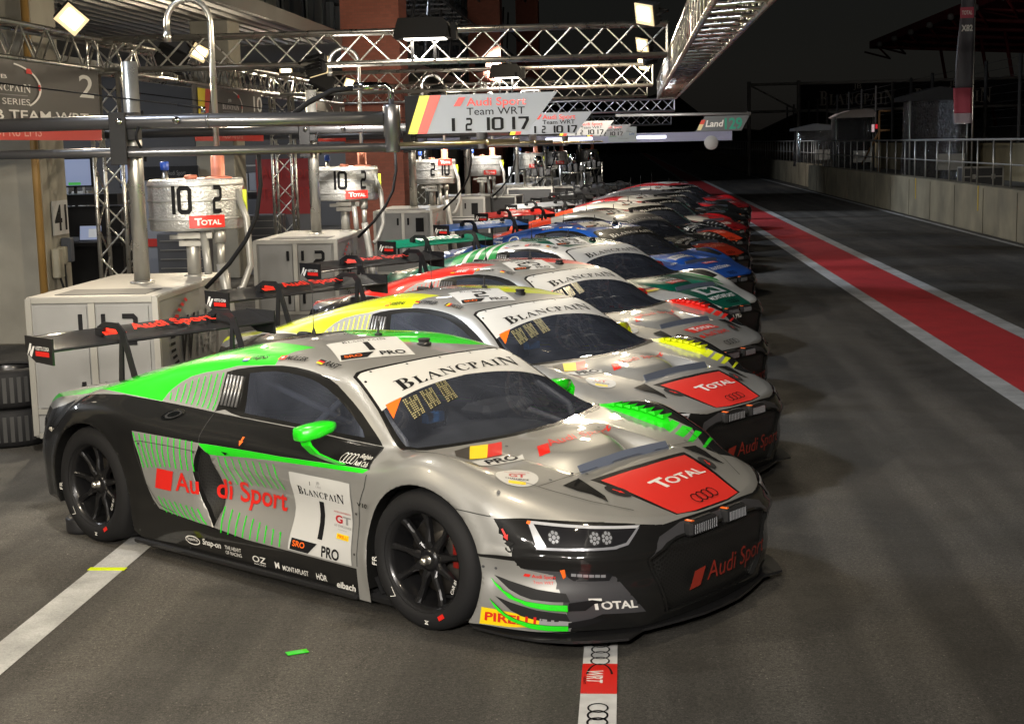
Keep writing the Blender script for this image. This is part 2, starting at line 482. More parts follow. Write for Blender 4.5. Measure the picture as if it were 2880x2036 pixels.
# tape strip with prints under the nearest car
tp = MB(); tp.box((-.135, 4.2, .003), (.152, 6.4, .004))
tape = tag(tp.build('floor_tape', mat('tape_white', (.55, .55, .55), .5, vary=.12, vscale=12)), 'white floor tape with ring prints and a red block on the asphalt', 'floor tape')
f = Flat((-.135, 6.42, .005), (0, -1, 0), (1, 0, 0), .0012)
y = 0
for k in range(4):
    f.put([[(-.02+k*.86, -.076), (.17+k*.86-.19*0-.19, -.076), (.17+k*.86-.19, .076), (-.02+k*.86, .076)]] if False else rect(.14+k*.86, -.076, .50+k*.86, .076), REDV, step=0)
f.z += .0012
for k in range(4):
    for c in (-.06, .72): f.put(place(ringlogo(20, .09), (c-.06+k*.86, 0), (.105, 0), (0, .088)), INK, step=0)
    f.put(place(fit(sans('WRT', .02, .2), .15, .07), (.23+k*.86, -.055), (1, 0), (0, 1)), LETTERW, step=0)
    f.put(place(arc(0, 0, .16, .06, 100, 260, 12, .15, .05), (.30+k*.86, 0), (1, 0), (0, 1)), INK, step=0)
    f.put(place(fit(sans('team'), .09, .014), (.30+k*.86, -.068), (1, 0), (0, 1)), INK, step=0)
f.build('tape_print', tape)
for nm, x, y_, a, sx, sy, m, lab in (('tape_piece', -1.52, 6.42, .5, .10, .045, GREENV, 'small green tape piece on the asphalt in the foreground'), ('tape_piece', -2.885, 7.77, -.02, .21, .05, mat('lime_tape', '#C9DC12', .5), 'lime tape piece across the white pit box line'), ('tape_piece', -2.36, 5.32, .3, .10, .03, GREENV, 'green tape scrap at the lower edge of the photo')):
    m_ = MB(); m_.box((0, 0, .006), (sx, sy, .003)); o = m_.build(nm, m); o.location = (x, y_, 0); o.rotation_euler = (0, 0, a); tag(o, lab, 'tape')
d_ = MB(); d_.box((7.3, 22.9, .008), (.42, .30, .008)); 
for k in range(5): d_.box((7.14+.08*k, 22.9, .016), (.025, .26, .012))
# ------------------------------------------------------------------ pit wall and railing
pw = MB()
for y0, y1, x in ((-10, 67.9, 8.22), (69.2, 190, 8.62)):
    pw.box((x+.20, (y0+y1)/2, .55), (.40, y1-y0, 1.10), 0, ch=.02)
    yy = y0+3
    while yy < y1: pw.box((x-.003, yy, .53), (.02, .02, 1.02), 1); yy += 3.0
for yy in (13, 22.5, 30.2, 35.5, 43): pw.box((8.212, yy, .80), (.012, .05, .58), 2)
WALLC = mat('wall_concrete', (.17, .15, .10), .85, vary=.3, vscale=1.1, bump=(40, .2, .005))
tag(pw.build('pit_wall', [WALLC, mat('wall_joint', (.10, .09, .065), .9), mat('yellow_mark', '#B59A14', .6)]), 'long concrete pit wall with yellow marks along the far side of the lane', 'wall')
rl = MB()
RAILM = mat('railing_galvanised', (.42, .42, .40), .4, .7)
for y0, y1, x in ((-10, 67.5, 8.42), (70, 150, 8.82)):
    rl.tube([(x, y0, 2.15), (x, y1, 2.15)], .028, 8); rl.tube([(x, y0, 1.60), (x, y1, 1.60)], .02, 6)
    yy = y0
    while yy <= y1: rl.tube([(x, yy, 1.1), (x, yy, 2.15)], .022, 6); yy += 1.55
tag(rl.build('wall_railing', RAILM), 'galvanised tube railing standing on top of the pit wall', 'railing')
# the strip behind the wall
sheet('pit_wall_walkway', 8.62, -10, 12, 190, .9, mat('walkway', (.10, .095, .08), .9))
bw = MB(); bw.box((11.4, 60, 1.45), (.2, 150, 1.1)); 
tag(bw.build('back_wall', mat('ochre_wall', (.16, .13, .07), .85, vary=.4, vscale=.8)), 'ochre rear wall behind the pit wall railing', 'wall')
fm = mat('fence_post_dark', (.045, .045, .045), .8, spec=.1)
fe = MB()
yy = 20
while yy < 110:
    fe.tube([(11.6, yy, .9), (11.6, yy, 4.6)], .06, 6, 0); yy += 4.2
for k in range(9): fe.tube([(11.6, 20, 2.5+.25*k), (11.6, 110, 2.5+.25*k)], .008, 4, 0, cap=False)
tag(fe.build('debris_fence', fm), 'tall wire debris fence behind the pit wall', 'fence')
# ------------------------------------------------------------------ wrapped timing stands on the wall
def crinkle(name, col, rough=.12):
    m = bpy.data.materials.new(name); m.use_nodes = True; t = m.node_tree; b = t.nodes['Principled BSDF']; N = t.nodes.new
    tc = N('ShaderNodeTexCoord'); mp = N('ShaderNodeMapping'); mp.inputs['Scale'].default_value = (7, 7, 1.3)
    n = N('ShaderNodeTexNoise'); n.inputs['Scale'].default_value = 4; n.inputs['Detail'].default_value = 5; n.inputs['Distortion'].default_value = 1.2
    t.links.new(tc.outputs['Object'], mp.inputs[0]); t.links.new(mp.outputs[0], n.inputs['Vector'])
    bp = N('ShaderNodeBump'); bp.inputs['Strength'].default_value = 1; bp.inputs['Distance'].default_value = .3
    t.links.new(n.outputs[0], bp.inputs['Height']); t.links.new(bp.outputs[0], b.inputs['Normal'])
    b.inputs['Base Color'].default_value = (*col, 1); b.inputs['Roughness'].default_value = rough; b.inputs['Metallic'].default_value = .9
    return m
PLAST = crinkle('plastic_sheet', (.42, .43, .45), .10)
def stand(x, y, w_, dp, h, roof, roofm, lab, cap=False):
    t = thing('timing_stand', lab, 'timing stand', (x, y, .9), 0, 'plastic wrapped timing stands behind the pit wall')
    m = MB(); n = 24
    ring = []
    for k in range(n):
        a = 2*math.pi*k/n; c, s = math.cos(a), math.sin(a)
        px, py = w_/2*math.copysign(abs(c)**.35, c), dp/2*math.copysign(abs(s)**.35, s)
        ring.append((px*(1+.05*RNG.standard_normal()), py*(1+.05*RNG.standard_normal())))
    vs = [(px*(1+.10*(1-q)*RNG.random()), py, h*q) for q in (0, .25, .5, .75, 1) for px, py in ring]
    m.add(vs, [(i*n+k, i*n+(k+1) % n, (i+1)*n+(k+1) % n, (i+1)*n+k) for i in range(4) for k in range(n)], 0, True)
    m.build('plastic_cover', PLAST, t)
    r_ = MB()
    if cap:
        P = [(-.75, .0), (-.9, .06), (-.6, .25), (-.1, .42), (.5, .47), (.8, .42), (.92, .25), (.85, .02)]
        r_.prism([(u*w_*.62, h+v*.8) for u, v in P], -dp*.6, dp*.6, 'y')
    else:
        r_.prism([(-w_*.58, h), (w_*.58, h), (w_*.58, h+roof*.6), (0, h+roof), (-w_*.58, h+roof*.35)], -dp*.6, dp*.6, 'y')
    r_.build('stand_roof', roofm, t)
    g = MB()
    for sx in (-1, 1): g.tube([(sx*w_*.5, -dp*.54, 0), (sx*w_*.5, -dp*.54, h)], .03, 6)
    g.box((.2*w_, -dp*.62, .55), (.5*w_, .06, .5), 0)
    g.build('stand_frame', RAILM, t)
    return t
stand(9.75, 48.5, 1.75, 1.8, 2.45, .42, mat('dark_canvas', (.03, .03, .03), .8), 'tall timing stand wrapped in shiny crinkled plastic under a dark canopy')
stand(9.9, 66.5, 1.55, 1.8, 2.2, .4, mat('pale_canvas', (.55, .48, .45), .7), 'timing stand with a rounded pale roof cap and hanging plastic', True)
stand(9.6, 77, 1.9, 1.8, 1.75, .35, mat('grey_canvas', (.10, .11, .12), .8), 'low timing stand wrapped in plastic farthest down the wall')
def flightcase(x, y, z, sx, sy, sz, rz, m, lab, grp=None):
    t = thing('flight_case', lab, 'flight case', (x, y, z), rz, grp)
    b = MB(); b.box((0, 0, sz/2), (sx, sy, sz), 0); b.build('case_body', m, t)
    e = MB()
    for px in (-1, 1):
        for py in (-1, 1): e.box((px*sx/2, py*sy/2, sz/2), (.035, .035, sz+.01))
        for pz in (0, 1): e.box((px*sx/2, 0, pz*sz), (.035, sz and sy-.04, .035)); e.box((0, px*sy/2, pz*sz), (sx-.04, .035, .035))
    e.box((0, -sy/2-.006, sz*.55), (sx-.04, .02, .03))
    for px in (-.25, .25): e.box((px*sx, -sy/2-.012, sz*.55), (.10, .02, .12))
    e.build('case_edge', CABALU, t)
    return t
flightcase(9.3, 40, .9, 1.0, .7, .52, 0, mat('case_dark', (.03, .03, .032), .5), 'silver edged case standing on the pit wall walkway below the plastic wrapped stand')
# a timber frame by the stand
tf = MB()
for q in ([(9.35, 56, .9), (9.35, 56, 3.2)], [(9.35, 56, 3.2), (9.75, 56, 3.2)], [(9.35, 56, 2.5), (9.75, 56, 2.5)], [(9.35, 56, 2.45), (9.35, 60, 1.2)]): tf.tube(q, .045, 4)
tag(tf.build('timber_frame', mat('timber', (.28, .15, .06), .7)), 'timber post frame leaning beside the wrapped timing stand', 'frame')
# lit red lamp on a post beyond the stands
lp = thing('warning_lamp', 'small lit red and white lamp box beyond the timing stands', 'lamp', (9.5, 58, 2.6))
m_ = MB(); m_.box((0, 0, 0), (.26, .12, .34)); m_.tube([(0, 0, -1.7), (0, 0, -.17)], .03, 6); m_.build('lamp_case', MATTE, lp)
m_ = MB(); m_.box((-.06, -.065, 0), (.10, .01, .28)); m_.build('lamp_face', mat('lit_white', (.8, .7, .7), .4, emit=(.9, .6, .62), es=.5), lp)
m_ = MB(); m_.box((.07, -.065, .06), (.08, .01, .16)); m_.build('lamp_face', mat('lit_red', (.6, .02, .03), .4, emit=(.9, .02, .04), es=.6), lp)
# speaker and boards behind the railing
for i, (y_, lab) in enumerate(((30.4, 'black speaker box behind the railing at the right edge'), )):
    m_ = MB(); m_.prism([(-.3, 0), (.3, 0), (.3, .75), (-.05, .75), (-.3, .35)], -.3, .3, 'y'); o = m_.build('speaker_box', MATTE); o.location = (9.15, y_, 1.15); tag(o, lab, 'speaker')
for y_, sz, lab in ((33.8, .36, 'white notice board behind the railing near the flag pole'), (30.9, .42, 'white number board behind the railing above the black speaker')):
    m_ = MB(); m_.box((0, 0, 0), (.34, .03, sz)); m_.tube([(0, .02, -.9), (0, .02, -.1)], .02, 6); o = m_.build('notice_board', mat('board_white', (.45, .45, .44), .5)); o.location = (9.2, y_, 1.9); tag(o, lab, 'board')
# ------------------------------------------------------------------ flag banner
fb = thing('flag_banner', 'tall dark feather flag with red and white foot on a pole by the pit wall', 'flag', (8.62, 38, 0))
m_ = MB(); m_.tube([(0, 0, .9), (0, 0, 3), (.02, 0, 6.9)], [.022, .022, .012], 8); m_.build('flag_pole', STEEL, fb)
def cloth(z0, z1, x0, x1, m, nm, zs=12, slant=0):
    mb = MB(); vs = []
    for j in range(zs+1):
        for i in range(7):
            s, t = i/6, j/zs
            z = z0+(z1-z0)*t
            wv = .03*math.sin(6*s+z*2.1)*(1-s)
            xl = x0+(.06*math.sin(z*1.3))
            vs.append((xl+(x1-xl)*s, wv, z+slant*(s-.5)*(1-t if True else 1)))
    mb.add(vs, [(j*7+i, j*7+i+1, j*7+i+8, j*7+i+7) for j in range(zs) for i in range(6)], 0, True)
    o = mb.build(nm, m, fb); 
    md = o.modifiers.new('thick', 'SOLIDIFY'); md.thickness = .004
    return o
cloth(2.55, 2.80, -.44, -.01, mat('flag_pale', (.42, .36, .42), .7), 'flag_foot')
cloth(2.80, 3.42, -.42, -.01, mat('flag_rose', (.42, .07, .11), .7), 'flag_red')
cloth(3.42, 6.8, -.38, -.01, mat('flag_dark', (.085, .085, .10), .7), 'flag_cloth', 30)
ff = Flat((-.36, -.045, 5.0), (1, 0, 0), (0, 0, 1))
ff.put(rect(0, .1, .33, .36), mat('flag_rose', (.42, .07, .11))); ff.put(fit(sans('TOTAL', .02), .25, .10, .04, .18), LETTERW); ff.put(fit(sans('X82', .04), .28, .16, .03, -.22), LETTERW)
ff.build('flag_print', fb)
# ------------------------------------------------------------------ dark grandstand and sign bridge
gs = thing('grandstand', 'dark grandstand with a red roof beyond the fence on the right', 'grandstand', (0, 0, 0))
m_ = MB()
for k in range(16): m_.box((27+1.2*k, 92, .6+.21*k), (1.2, 110, 1.2+.42*k), 0)
for k in range(9): m_.box((45.5, 48+11*k, 8.2), (.6, 7, 2.2), 0)
m_.build('seat_tiers', mat('stand_grey', (.16, .16, .17), .8, vary=.3, vscale=.6), gs)
m_ = MB(); m_.prism([(24, 10.8), (47, 9.6), (47, 10.2), (24, 11.5)], 40, 150, 'y'); m_.build('stand_roof', mat('stand_roof_red', (.20, .02, .03), .7, vary=.35, vscale=.35), gs)
m_ = MB()
for k in range(14):
    y_ = 42+8*k
    m_.tube([(24.2, y_, 10.7), (46, y_, 9.5)], .20, 6); m_.tube([(30, y_, 10.4), (31.5, y_, 2.5)], .15, 6); m_.tube([(24.2, y_, 10.7), (26, y_+4, 9.8), (24.2, y_+8, 10.7)], .10, 5)
m_.build('stand_truss', mat('stand_steel_red', (.22, .03, .035), .6), gs)
for k in range(14):
    m_ = MB(); m_.lathe([(.0, 10.5), (.25, 10.6), (.25, 10.9), (.1, 11.0)], (23.8, 44+7.6*k, 0), 'z', 8); m_.build('stand_lamp', mat('lamp_grey', (.30, .30, .30), .5), gs)
sb = thing('sign_bridge', 'dark steel sign bridge with pale serif lettering across the far end', 'sign bridge', (0, 96, 0))
m_ = MB()
for x in (7.9, 11.0, 27): m_.tube([(x, 0, 0), (x, 0, 5.9)], .13, 6)
for z in (4.0, 5.7): m_.tube([(7.9, 0, z), (27, 0, z)], .10, 6)
m_.tube([(7.9, 0, 5.7), (11, 0, 4.0)], .06, 5)
m_.build('bridge_frame', mat('bridge_steel', (.18, .18, .17), .6), sb)
m_ = MB(); m_.box((19.0, .05, 4.85), (16, .08, 1.55)); m_.build('sign_panel', mat('panel_dark', (.010, .010, .011), .8, spec=.1), sb)
ff = Flat((0, 0, 0), (1, 0, 0), (0, 0, 1), .02); pl = mat('sign_pale', (.20, .19, .165), .7, spec=.1)
for x0 in (12.3, 18.2): ff.put(fit(blancpain(), 4.7, .95, x0, 4.25), pl); ff.put(fit(sans('JB'), .5, .4, x0+2.1, 5.2), pl)
o = ff.build('sign_lettering', sb)
# trees/hill silhouette closing the lane far away
hl = MB(); P = [(-160, 0)]+[(-160+10*k, 9+4*math.sin(k*.9)+3*math.sin(k*2.3)) for k in range(45)]+[(290, 0)]
hl.prism(P, 330, 340, 'y'); o = hl.build('hills', mat('hill_dark', (.02, .025, .015), .9)); o['kind'] = 'structure'
# ------------------------------------------------------------------ pit building
BRICK = mat('brick_red', (.36, .085, .05), .8, vary=.15, vscale=5, bump=(30, .3, .01))
def brick(name, c1, c2, mort):
    m = bpy.data.materials.new(name); m.use_nodes = True; t = m.node_tree; b = t.nodes['Principled BSDF']; N = t.nodes.new
    tc = N('ShaderNodeTexCoord'); mp = N('ShaderNodeMapping'); mp.inputs['Rotation'].default_value = (math.pi/2, 0, 0)
    br = N('ShaderNodeTexBrick'); br.inputs['Color1'].default_value = (*c1, 1); br.inputs['Color2'].default_value = (*c2, 1); br.inputs['Mortar'].default_value = (*mort, 1)
    br.inputs['Scale'].default_value = 4.0; br.inputs['Mortar Size'].default_value = .012
    t.links.new(tc.outputs['Object'], mp.inputs[0]); t.links.new(mp.outputs[0], br.inputs['Vector']); t.links.new(br.outputs[0], b.inputs['Base Color'])
    b.inputs['Roughness'].default_value = .8
    return m
BRICKM = brick('brickwork', (.27, .085, .055), (.22, .07, .045), (.17, .08, .055))
pb = thing('pit_building', 'pit garage building with concrete pillars, corrugated soffit and dark glazed upper floor', 'building', (0, 0, 0))
def part(nm, m, fn):
    mb = MB(); fn(mb); return mb.build(nm, m, pb)
CP = [(-.6+9.0*k) for k in range(0, 11)]
for k in range(11):
    y0 = -.5+9.0*k
    if 30 < y0 < 40: continue
    part('concrete_pillar', CONCRETE, lambda b: (b.box((-7.35, y0+.40, 2.3), (.70, .80, 4.6), 0, ch=.015)))
for y0, x in ((33.0, -5.55), (60.5, -5.55), (88, -5.55)):
    part('brick_column', BRICKM, lambda b: b.box((x, y0+.6, 6.5), (1.30, 1.2, 13)))
part('rear_wall', mat('garage_rear', (.05, .05, .055), .7), lambda b: (b.box((-14.1, 40, 2.2), (.2, 100, 4.4))))
for k in range(11): part('party_wall', mat('garage_side', (.10, .10, .105), .7), lambda b: b.box((-10.9, -.1+9.0*k, 2.2), (6.2, .15, 4.4)))
def soff(b):
    x = -14.0; vs = []; i = 0
    prof = []
    while x < -6.25:
        prof += [(x, 4.60), (x+.10, 4.60), (x+.13, 4.66), (x+.23, 4.66)]; x += .26
    prof2 = prof+[(p[0], 4.78) for p in (prof[-1], prof[0])]
    b.prism(prof2, -12, 33, 'y')
    b.prism([(prof[-1][0], 4.56), (prof[-1][0]+.06, 4.56), (prof[-1][0]+.06, 4.82), (prof[-1][0], 4.82)], -12, 33, 'y')
part('canopy_soffit', SOFFIT, soff)
part('canopy_soffit', SOFFIT, lambda b: b.box((-10.1, 62, 4.7), (7.8, 57.8, .2)))
part('lintel', mat('lintel_grey', (.14, .135, .12), .6), lambda b: (b.box((-7.9, 40, 3.62), (.12, 100, .10)), b.box((-7.9, 40, 3.95), (.10, 100, .08))))
UP = mat('upper_glass', (.02, .026, .034), .15, coat=.4)
def upper(b):
    b.box((-8.3, 45, 8.6), (.3, 110, 7.6), 0)
part('upper_wall', UP, upper)
def mull(b):
    y = -8
    i = 0
    while y < 98:
        b.box((-8.10, y, 8.6), (.10, .12 if i % 3 else .5, 7.6), 0); y += 1.35; i += 1
    for z in (5.1, 6.4, 8.0, 9.2, 11.2): b.box((-8.08, 45, z), (.12, 110, .10), 0)
part('window_frame', mat('frame_blue', (.085, .095, .105), .5, .3), mull)
def panels(b):
    y = 12
    while y < 40: b.box((-8.09, y, 6.1), (.05, 2.0, 2.0)); y += 2.75
part('facade_panel', mat('facade_grey', (.17, .18, .175), .55), panels)
def stairs(b):
    for k in range(12): b.box((-6.9, 44+3.2*k, 7.6-.18*k), (1.6, .10, .10)); b.tube([(-6.2, 44+3.2*k, 5.2), (-6.2, 47+3.2*k, 9.4)], .05, 5)
    for k in range(26): b.box((-6.6, 42+1.6*k, 6.8), (1.9, .06, .05))
    b.tube([(-5.7, 38, 6.9), (-5.7, 98, 6.9)], .05, 5); b.tube([(-5.7, 38, 8.0), (-5.7, 98, 8.0)], .04, 5); b.tube([(-5.6, 36, 10.5), (-5.6, 98, 10.5)], .07, 5)
part('walkway_steel', mat('walkway_steel', (.10, .10, .105), .5, .5), stairs)
# pillar number and electrics on the nearest pillar
pn = MB(); pn.box((-6.985, 17.98, 1.52), (.012, .50, .42)); pnp = tag(pn.build('number_plate', mat('plate_white', (.5, .5, .49), .5)), 'white plate with the number 41 on the concrete pillar', 'number plate')
ff = Flat((-6.978, 17.76, 1.35), (0, 1, 0), (0, 0, 1)); ff.put(fit(sans('41', .02), .40, .32, .02, .01), INK); ff.build('plate_number', pnp)
eb = thing('socket_box', 'beige electrical sockets with cable on the concrete pillar under the number 41', 'socket box', (-6.98, 17.85, .9))
m_ = MB(); m_.box((.05, -.18, .08), (.10, .16, .36), 0, ch=.01); m_.box((.04, .02, .16), (.09, .12, .22), 0, ch=.01); m_.build('socket', mat('socket_beige', (.35, .33, .26), .5), eb)
m_ = MB(); m_.box((.06, .14, .22), (.12, .14, .30), 0, ch=.01); m_.build('switch', mat('switch_grey', (.07, .08, .10), .5), eb)
m_ = MB(); m_.tube([(.06, -.16, -.1), (.10, -.14, -.28), (.09, -.05, -.33), (.07, .0, -.2), (.05, .03, .05)], .014, 6); m_.build('cable', MATTE, eb)
m_ = MB(); m_.tube([(-7.0, 17.35, 0), (-7.0, 17.35, 4.4)], .05, 8); tag(m_.build('drain_pipe', mat('pipe_ochre', (.34, .20, .06), .5)), 'ochre pipe beside the concrete pillar at the left edge', 'pipe')
# ------------------------------------------------------------------ inside the garages
def partition(x0, x1, y, z0, z1, kind, lab):
    t = thing('garage_partition', lab, 'partition', ((x0+x1)/2, y, 0))
    w_ = x1-x0
    b = MB(); b.box((0, .04, (z0+z1)/2), (w_, .06, z1-z0)); 
    b.build('partition_board', mat('partition_dark_red', (.20, .018, .018), .5) if kind == 'red' else GREYPANEL, t)
    f = Flat((-w_/2, 0, z0), (1, 0, 0), (0, 0, 1), .012)
    h = z1-z0
    if kind == 'red':
        f.put(rect(0, 0, w_, .42*h), mat('partition_mid', (.085, .085, .09), .5)); f.put(rect(0, .10*h, w_, .19*h), mat('partition_stripe', '#B8322A', .5))
        f.put([[(.1*w_, .42*h), (.3*w_, .42*h), (.55*w_, 0), (.35*w_, 0)], [(.38*w_, .42*h), (.45*w_, .42*h), (.68*w_, .0), (.61*w_, 0)]], mat('partition_black', (.04, .04, .045), .5))
        rr = mat('partition_letter', '#8E2420', .5)
        f.put(fit(sans('Audi Sport', .01), .82*w_, .17*h, .08*w_, .76*h), rr); f.put(fit(sans('Team WRT', 0), .80*w_, .12*h, .08*w_, .58*h), rr)
    else:
        f.put(rect(0, .88*h, w_, h), MATTE); f.put(rect(.1*w_, .30*h, w_, .37*h), mat('partition_stripe', '#B8322A', .5))
        f.put(fit(sans('Audi Sport', .0), .30*w_, .05*h, .5*w_, .91*h), mat('ink_pale', (.2, .2, .2)))
    f.build('partition_print', t)
    return t
partition(-8.75, -7.62, 26.3, 0, 2.05, 'grey', 'grey garage partition with black top and red stripe behind the nearest fuel tank')
partition(-8.15, -6.75, 32.6, 0, 2.10, 'red', 'dark red garage partition lettered behind the second truss tower')
def monitor(x, y, z, w_, h, lab, on=True):
    t = thing('monitor', lab, 'monitor', (x, y, z))
    b = MB(); b.box((0, .03, 0), (w_+.05, .05, h+.05)); b.tube([(0, .05, -h/2-.35), (0, .05, -h/2)], .025, 6); b.build('bezel', MATTE, t)
    f = Flat((-w_/2, 0, -h/2), (1, 0, 0), (0, 0, 1), .006)
    f.put(rect(0, 0, w_, h), mat('screen_lit', (.3, .35, .5), .3, emit=(.30, .36, .55), es=.55))
    tx = mat('screen_text', (.15, .2, .3), .4, emit=(.12, .16, .3), es=.5)
    for k in range(9): f.put(rect(.05*w_, h*(.88-.075*k), w_*(.2+.1*((k*37) % 5)/5), h*(.90-.075*k)), tx, step=0)
    f.put(rect(.35*w_, .02*h, .7*w_, .12*h), mat('screen_green', (.1, .6, .1), .4, emit=(.1, .6, .12), es=.4))
    f.build('screen', t)
    return t
monitor(-8.45, 22.4, 2.02, .55, .40, 'lit bluish monitor in the garage behind the truss tower')
monitor(-7.75, 22.9, 1.98, .26, .40, 'narrow lit monitor seen between the truss tower and the steel mast')
wb = thing('workbench', 'black garage workbench with cables, papers and drawers', 'workbench', (-8.3, 22.0, 0))
b = MB(); b.box((0, 0, .95), (1.6, .7, .05)); b.box((-.3, .1, .46), (.9, .5, .92)); b.box((.45, .1, .46), (.6, .5, .92)); b.build('bench_body', MATTE, wb)
b = MB(); b.box((.05, .2, 1.28), (1.3, .4, .45)); b.box((.05, -.02, 1.62), (1.4, .5, .16)); b.build('equipment_rack', mat('rack_black', (.02, .02, .022), .4), wb)
b = MB(); b.box((0, -.25, .985), (.32, .22, .006), 0, rotz(.3)); b.box((-.3, -.28, .985), (.26, .2, .006), 0, rotz(-.2)); b.build('paper', PLASTICW, wb)
lt = thing('laptop', 'open laptop with a lit screen on the black workbench', 'laptop', (-8.05, 21.85, .98))
b = MB(); b.box((0, -.1, .01), (.36, .24, .02)); b.build('keyboard', CHARC, lt)
ff = Flat((-.18, .02, .02), (1, 0, 0), (0, .2, .98)); ff.put(rect(0, 0, .36, .24), MATTE); ff.put(rect(.015, .015, .345, .225), mat('screen_lit2', (.3, .35, .5), .3, emit=(.36, .42, .6), es=.6)); ff.put(rect(.15, .05, .32, .18), mat('screen_page', (.5, .5, .5), .3, emit=(.55, .58, .62), es=.6)); ff.build('screen', lt)
for i, (x, y, lab) in enumerate(((-7.3, 24.2, 'dark tool trolley in the garage beside the grey partition'), (-7.5, 30.6, 'dark tool trolley in front of the red partition'), (-9.6, 24.6, 'dark tool trolley deep in the garage'))):
    t = thing('tool_trolley', lab, 'tool trolley', (x, y, 0), .1*i, 'tool trolleys in the garages')
    b = MB(); b.box((0, 0, .55), (.8, .5, .85), 0, ch=.015); b.build('trolley_body', CHARC, t)
    b = MB()
    for k in range(5): b.box((0, -.256, .25+.15*k), (.7, .012, .012))
    b.build('drawer_pull', CABALU, t)
def shelf(x, y, lab, seed):
    rr = random.Random(seed)
    t = thing('garage_shelf', lab, 'shelf', (x, y, 0), 0, 'shelves of boxes in the garages')
    m = MB()
    for px in (-.8, .8):
        for py in (-.22, .22): m.box((px, py, 1.0), (.04, .04, 2.0))
    for z in (.15, .75, 1.35, 1.95): m.box((0, 0, z), (1.6, .46, .03))
    m.build('shelf_frame', CABALU, t)
    for z in (.15, .75, 1.35):
        px = -.72
        while px < .6:
            w_ = rr.uniform(.18, .38); h_ = rr.uniform(.2, .48)
            b = MB(); b.box((px+w_/2, rr.uniform(-.04, .04), z+.016+h_/2), (w_*.93, .38, h_), 0, ch=.008)
            b.build('storage_box', rr.choice([CHARC, GREYPANEL, MATS['partition_dark_red'], mat('box_blue', (.05, .08, .16), .5), mat('box_white', (.35, .35, .34), .5)]), t)
            px += w_+.03
shelf(-10.2, 25.6, 'shelf of boxes in the garage behind the nearest truss tower', 3)
shelf(-9.8, 31.8, 'shelf of boxes in the garage left of the red partition', 5)
shelf(-8.9, 34.6, 'shelf of boxes beyond the red partition', 9)
shelf(-11.5, 21.5, 'shelf of boxes at the back of the monitor garage', 11)
# ceiling tubes in the garages
for y, lab in ((13.0, 'ceiling light tubes in the garage left of the view'), (22.5, 'ceiling light tubes in the garage with the monitors'), (31.0, 'ceiling light tubes in the garage with the red partition'), (41, 'ceiling light tubes in the garage past the brick column')):
    t = thing('garage_light', lab, 'ceiling light', (-10.0, y, 4.22), 0, 'garage ceiling lights')
    m = MB(); m.box((0, 0, .03), (.5, 2.6, .05)); m.build('housing', PLASTICW, t)
    m = MB()
    for px in (-.12, .12): m.tube([(px, -1.2, -.02), (px, 1.2, -.02)], .02, 8)
    m.build('light_tube', mat('garage_tube', (.9, .9, .9), .4, emit=(.9, .95, 1), es=4), t)
    la = bpy.data.lights.new('tube_lamp', 'AREA'); la.shape = 'RECTANGLE'; la.size = .4; la.size_y = 2.4; la.energy = 230; la.color = (.92, .95, 1)
    lo = bpy.data.objects.new('tube_lamp', la); COL.objects.link(lo); lo.parent = t; lo.location = (0, 0, -.06)
# ------------------------------------------------------------------ tyres stacked by the cabinet
def loose_tyre(x, y, z, a, lab):
    m = MB(); m.lathe([(.235, .02), (.25, .005), (.30, -.0), (.335, .02), (.352, .06), (.356, .16), (.352, .25), (.335, .29), (.30, .31), (.25, .305), (.235, .29)], n=48, cap=False)
    o = m.build('tyre', RUBBER, None, fix=False); o.location = (x, y, z); o.rotation_euler = (0, 0, a)
    s = MB()
    for j in range(40):
        an = 2*math.pi*j/40; s.box((.356*math.cos(an), .356*math.sin(an), .155), (.006, .03, .20), 0, rotz(an))
    s.build('tread_block', mat('tread_rubber', (.03, .03, .03), .7), o)
    r = MB(); r.lathe([(.24, .03), (.23, .06), (.225, .25), (.24, .28)], n=36, cap=False); r.lathe([(.001, .12), (.225, .14)], n=36, cap=False); r.build('rim', RIM, o)
    if z == .315: f = Flat((.04, -.36, .12), (1, 0, 0), (0, 0, 1)); f.put(rect(0, 0, .045, .07), mat('tyre_label', (.34, .32, .28), .5)); f.build('sticker', o)
    return tag(o, lab, 'tyre', 'spare tyres stacked beside the cabinet')
loose_tyre(-4.98, 11.45, 0, .3, 'bottom black spare tyre of the stack beside the white cabinet')
loose_tyre(-4.96, 11.43, .315, 1.1, 'upper black spare tyre of the stack beside the white cabinet')
# ------------------------------------------------------------------ wheel chock behind the nearest rear wheel
ck = MB(); ck.lathe([(.052, .0), (.10, .0), (.105, .02), (.105, .085), (.095, .095), (.052, .095), (.052, .0)], n=28, cap=False)
o = ck.build('cable_reel', mat('reel_black', (.02, .02, .022), .4)); o.location = (-3.33, 8.62, 0); tag(o, 'black ring shaped reel on the asphalt by the rear tyre', 'reel')
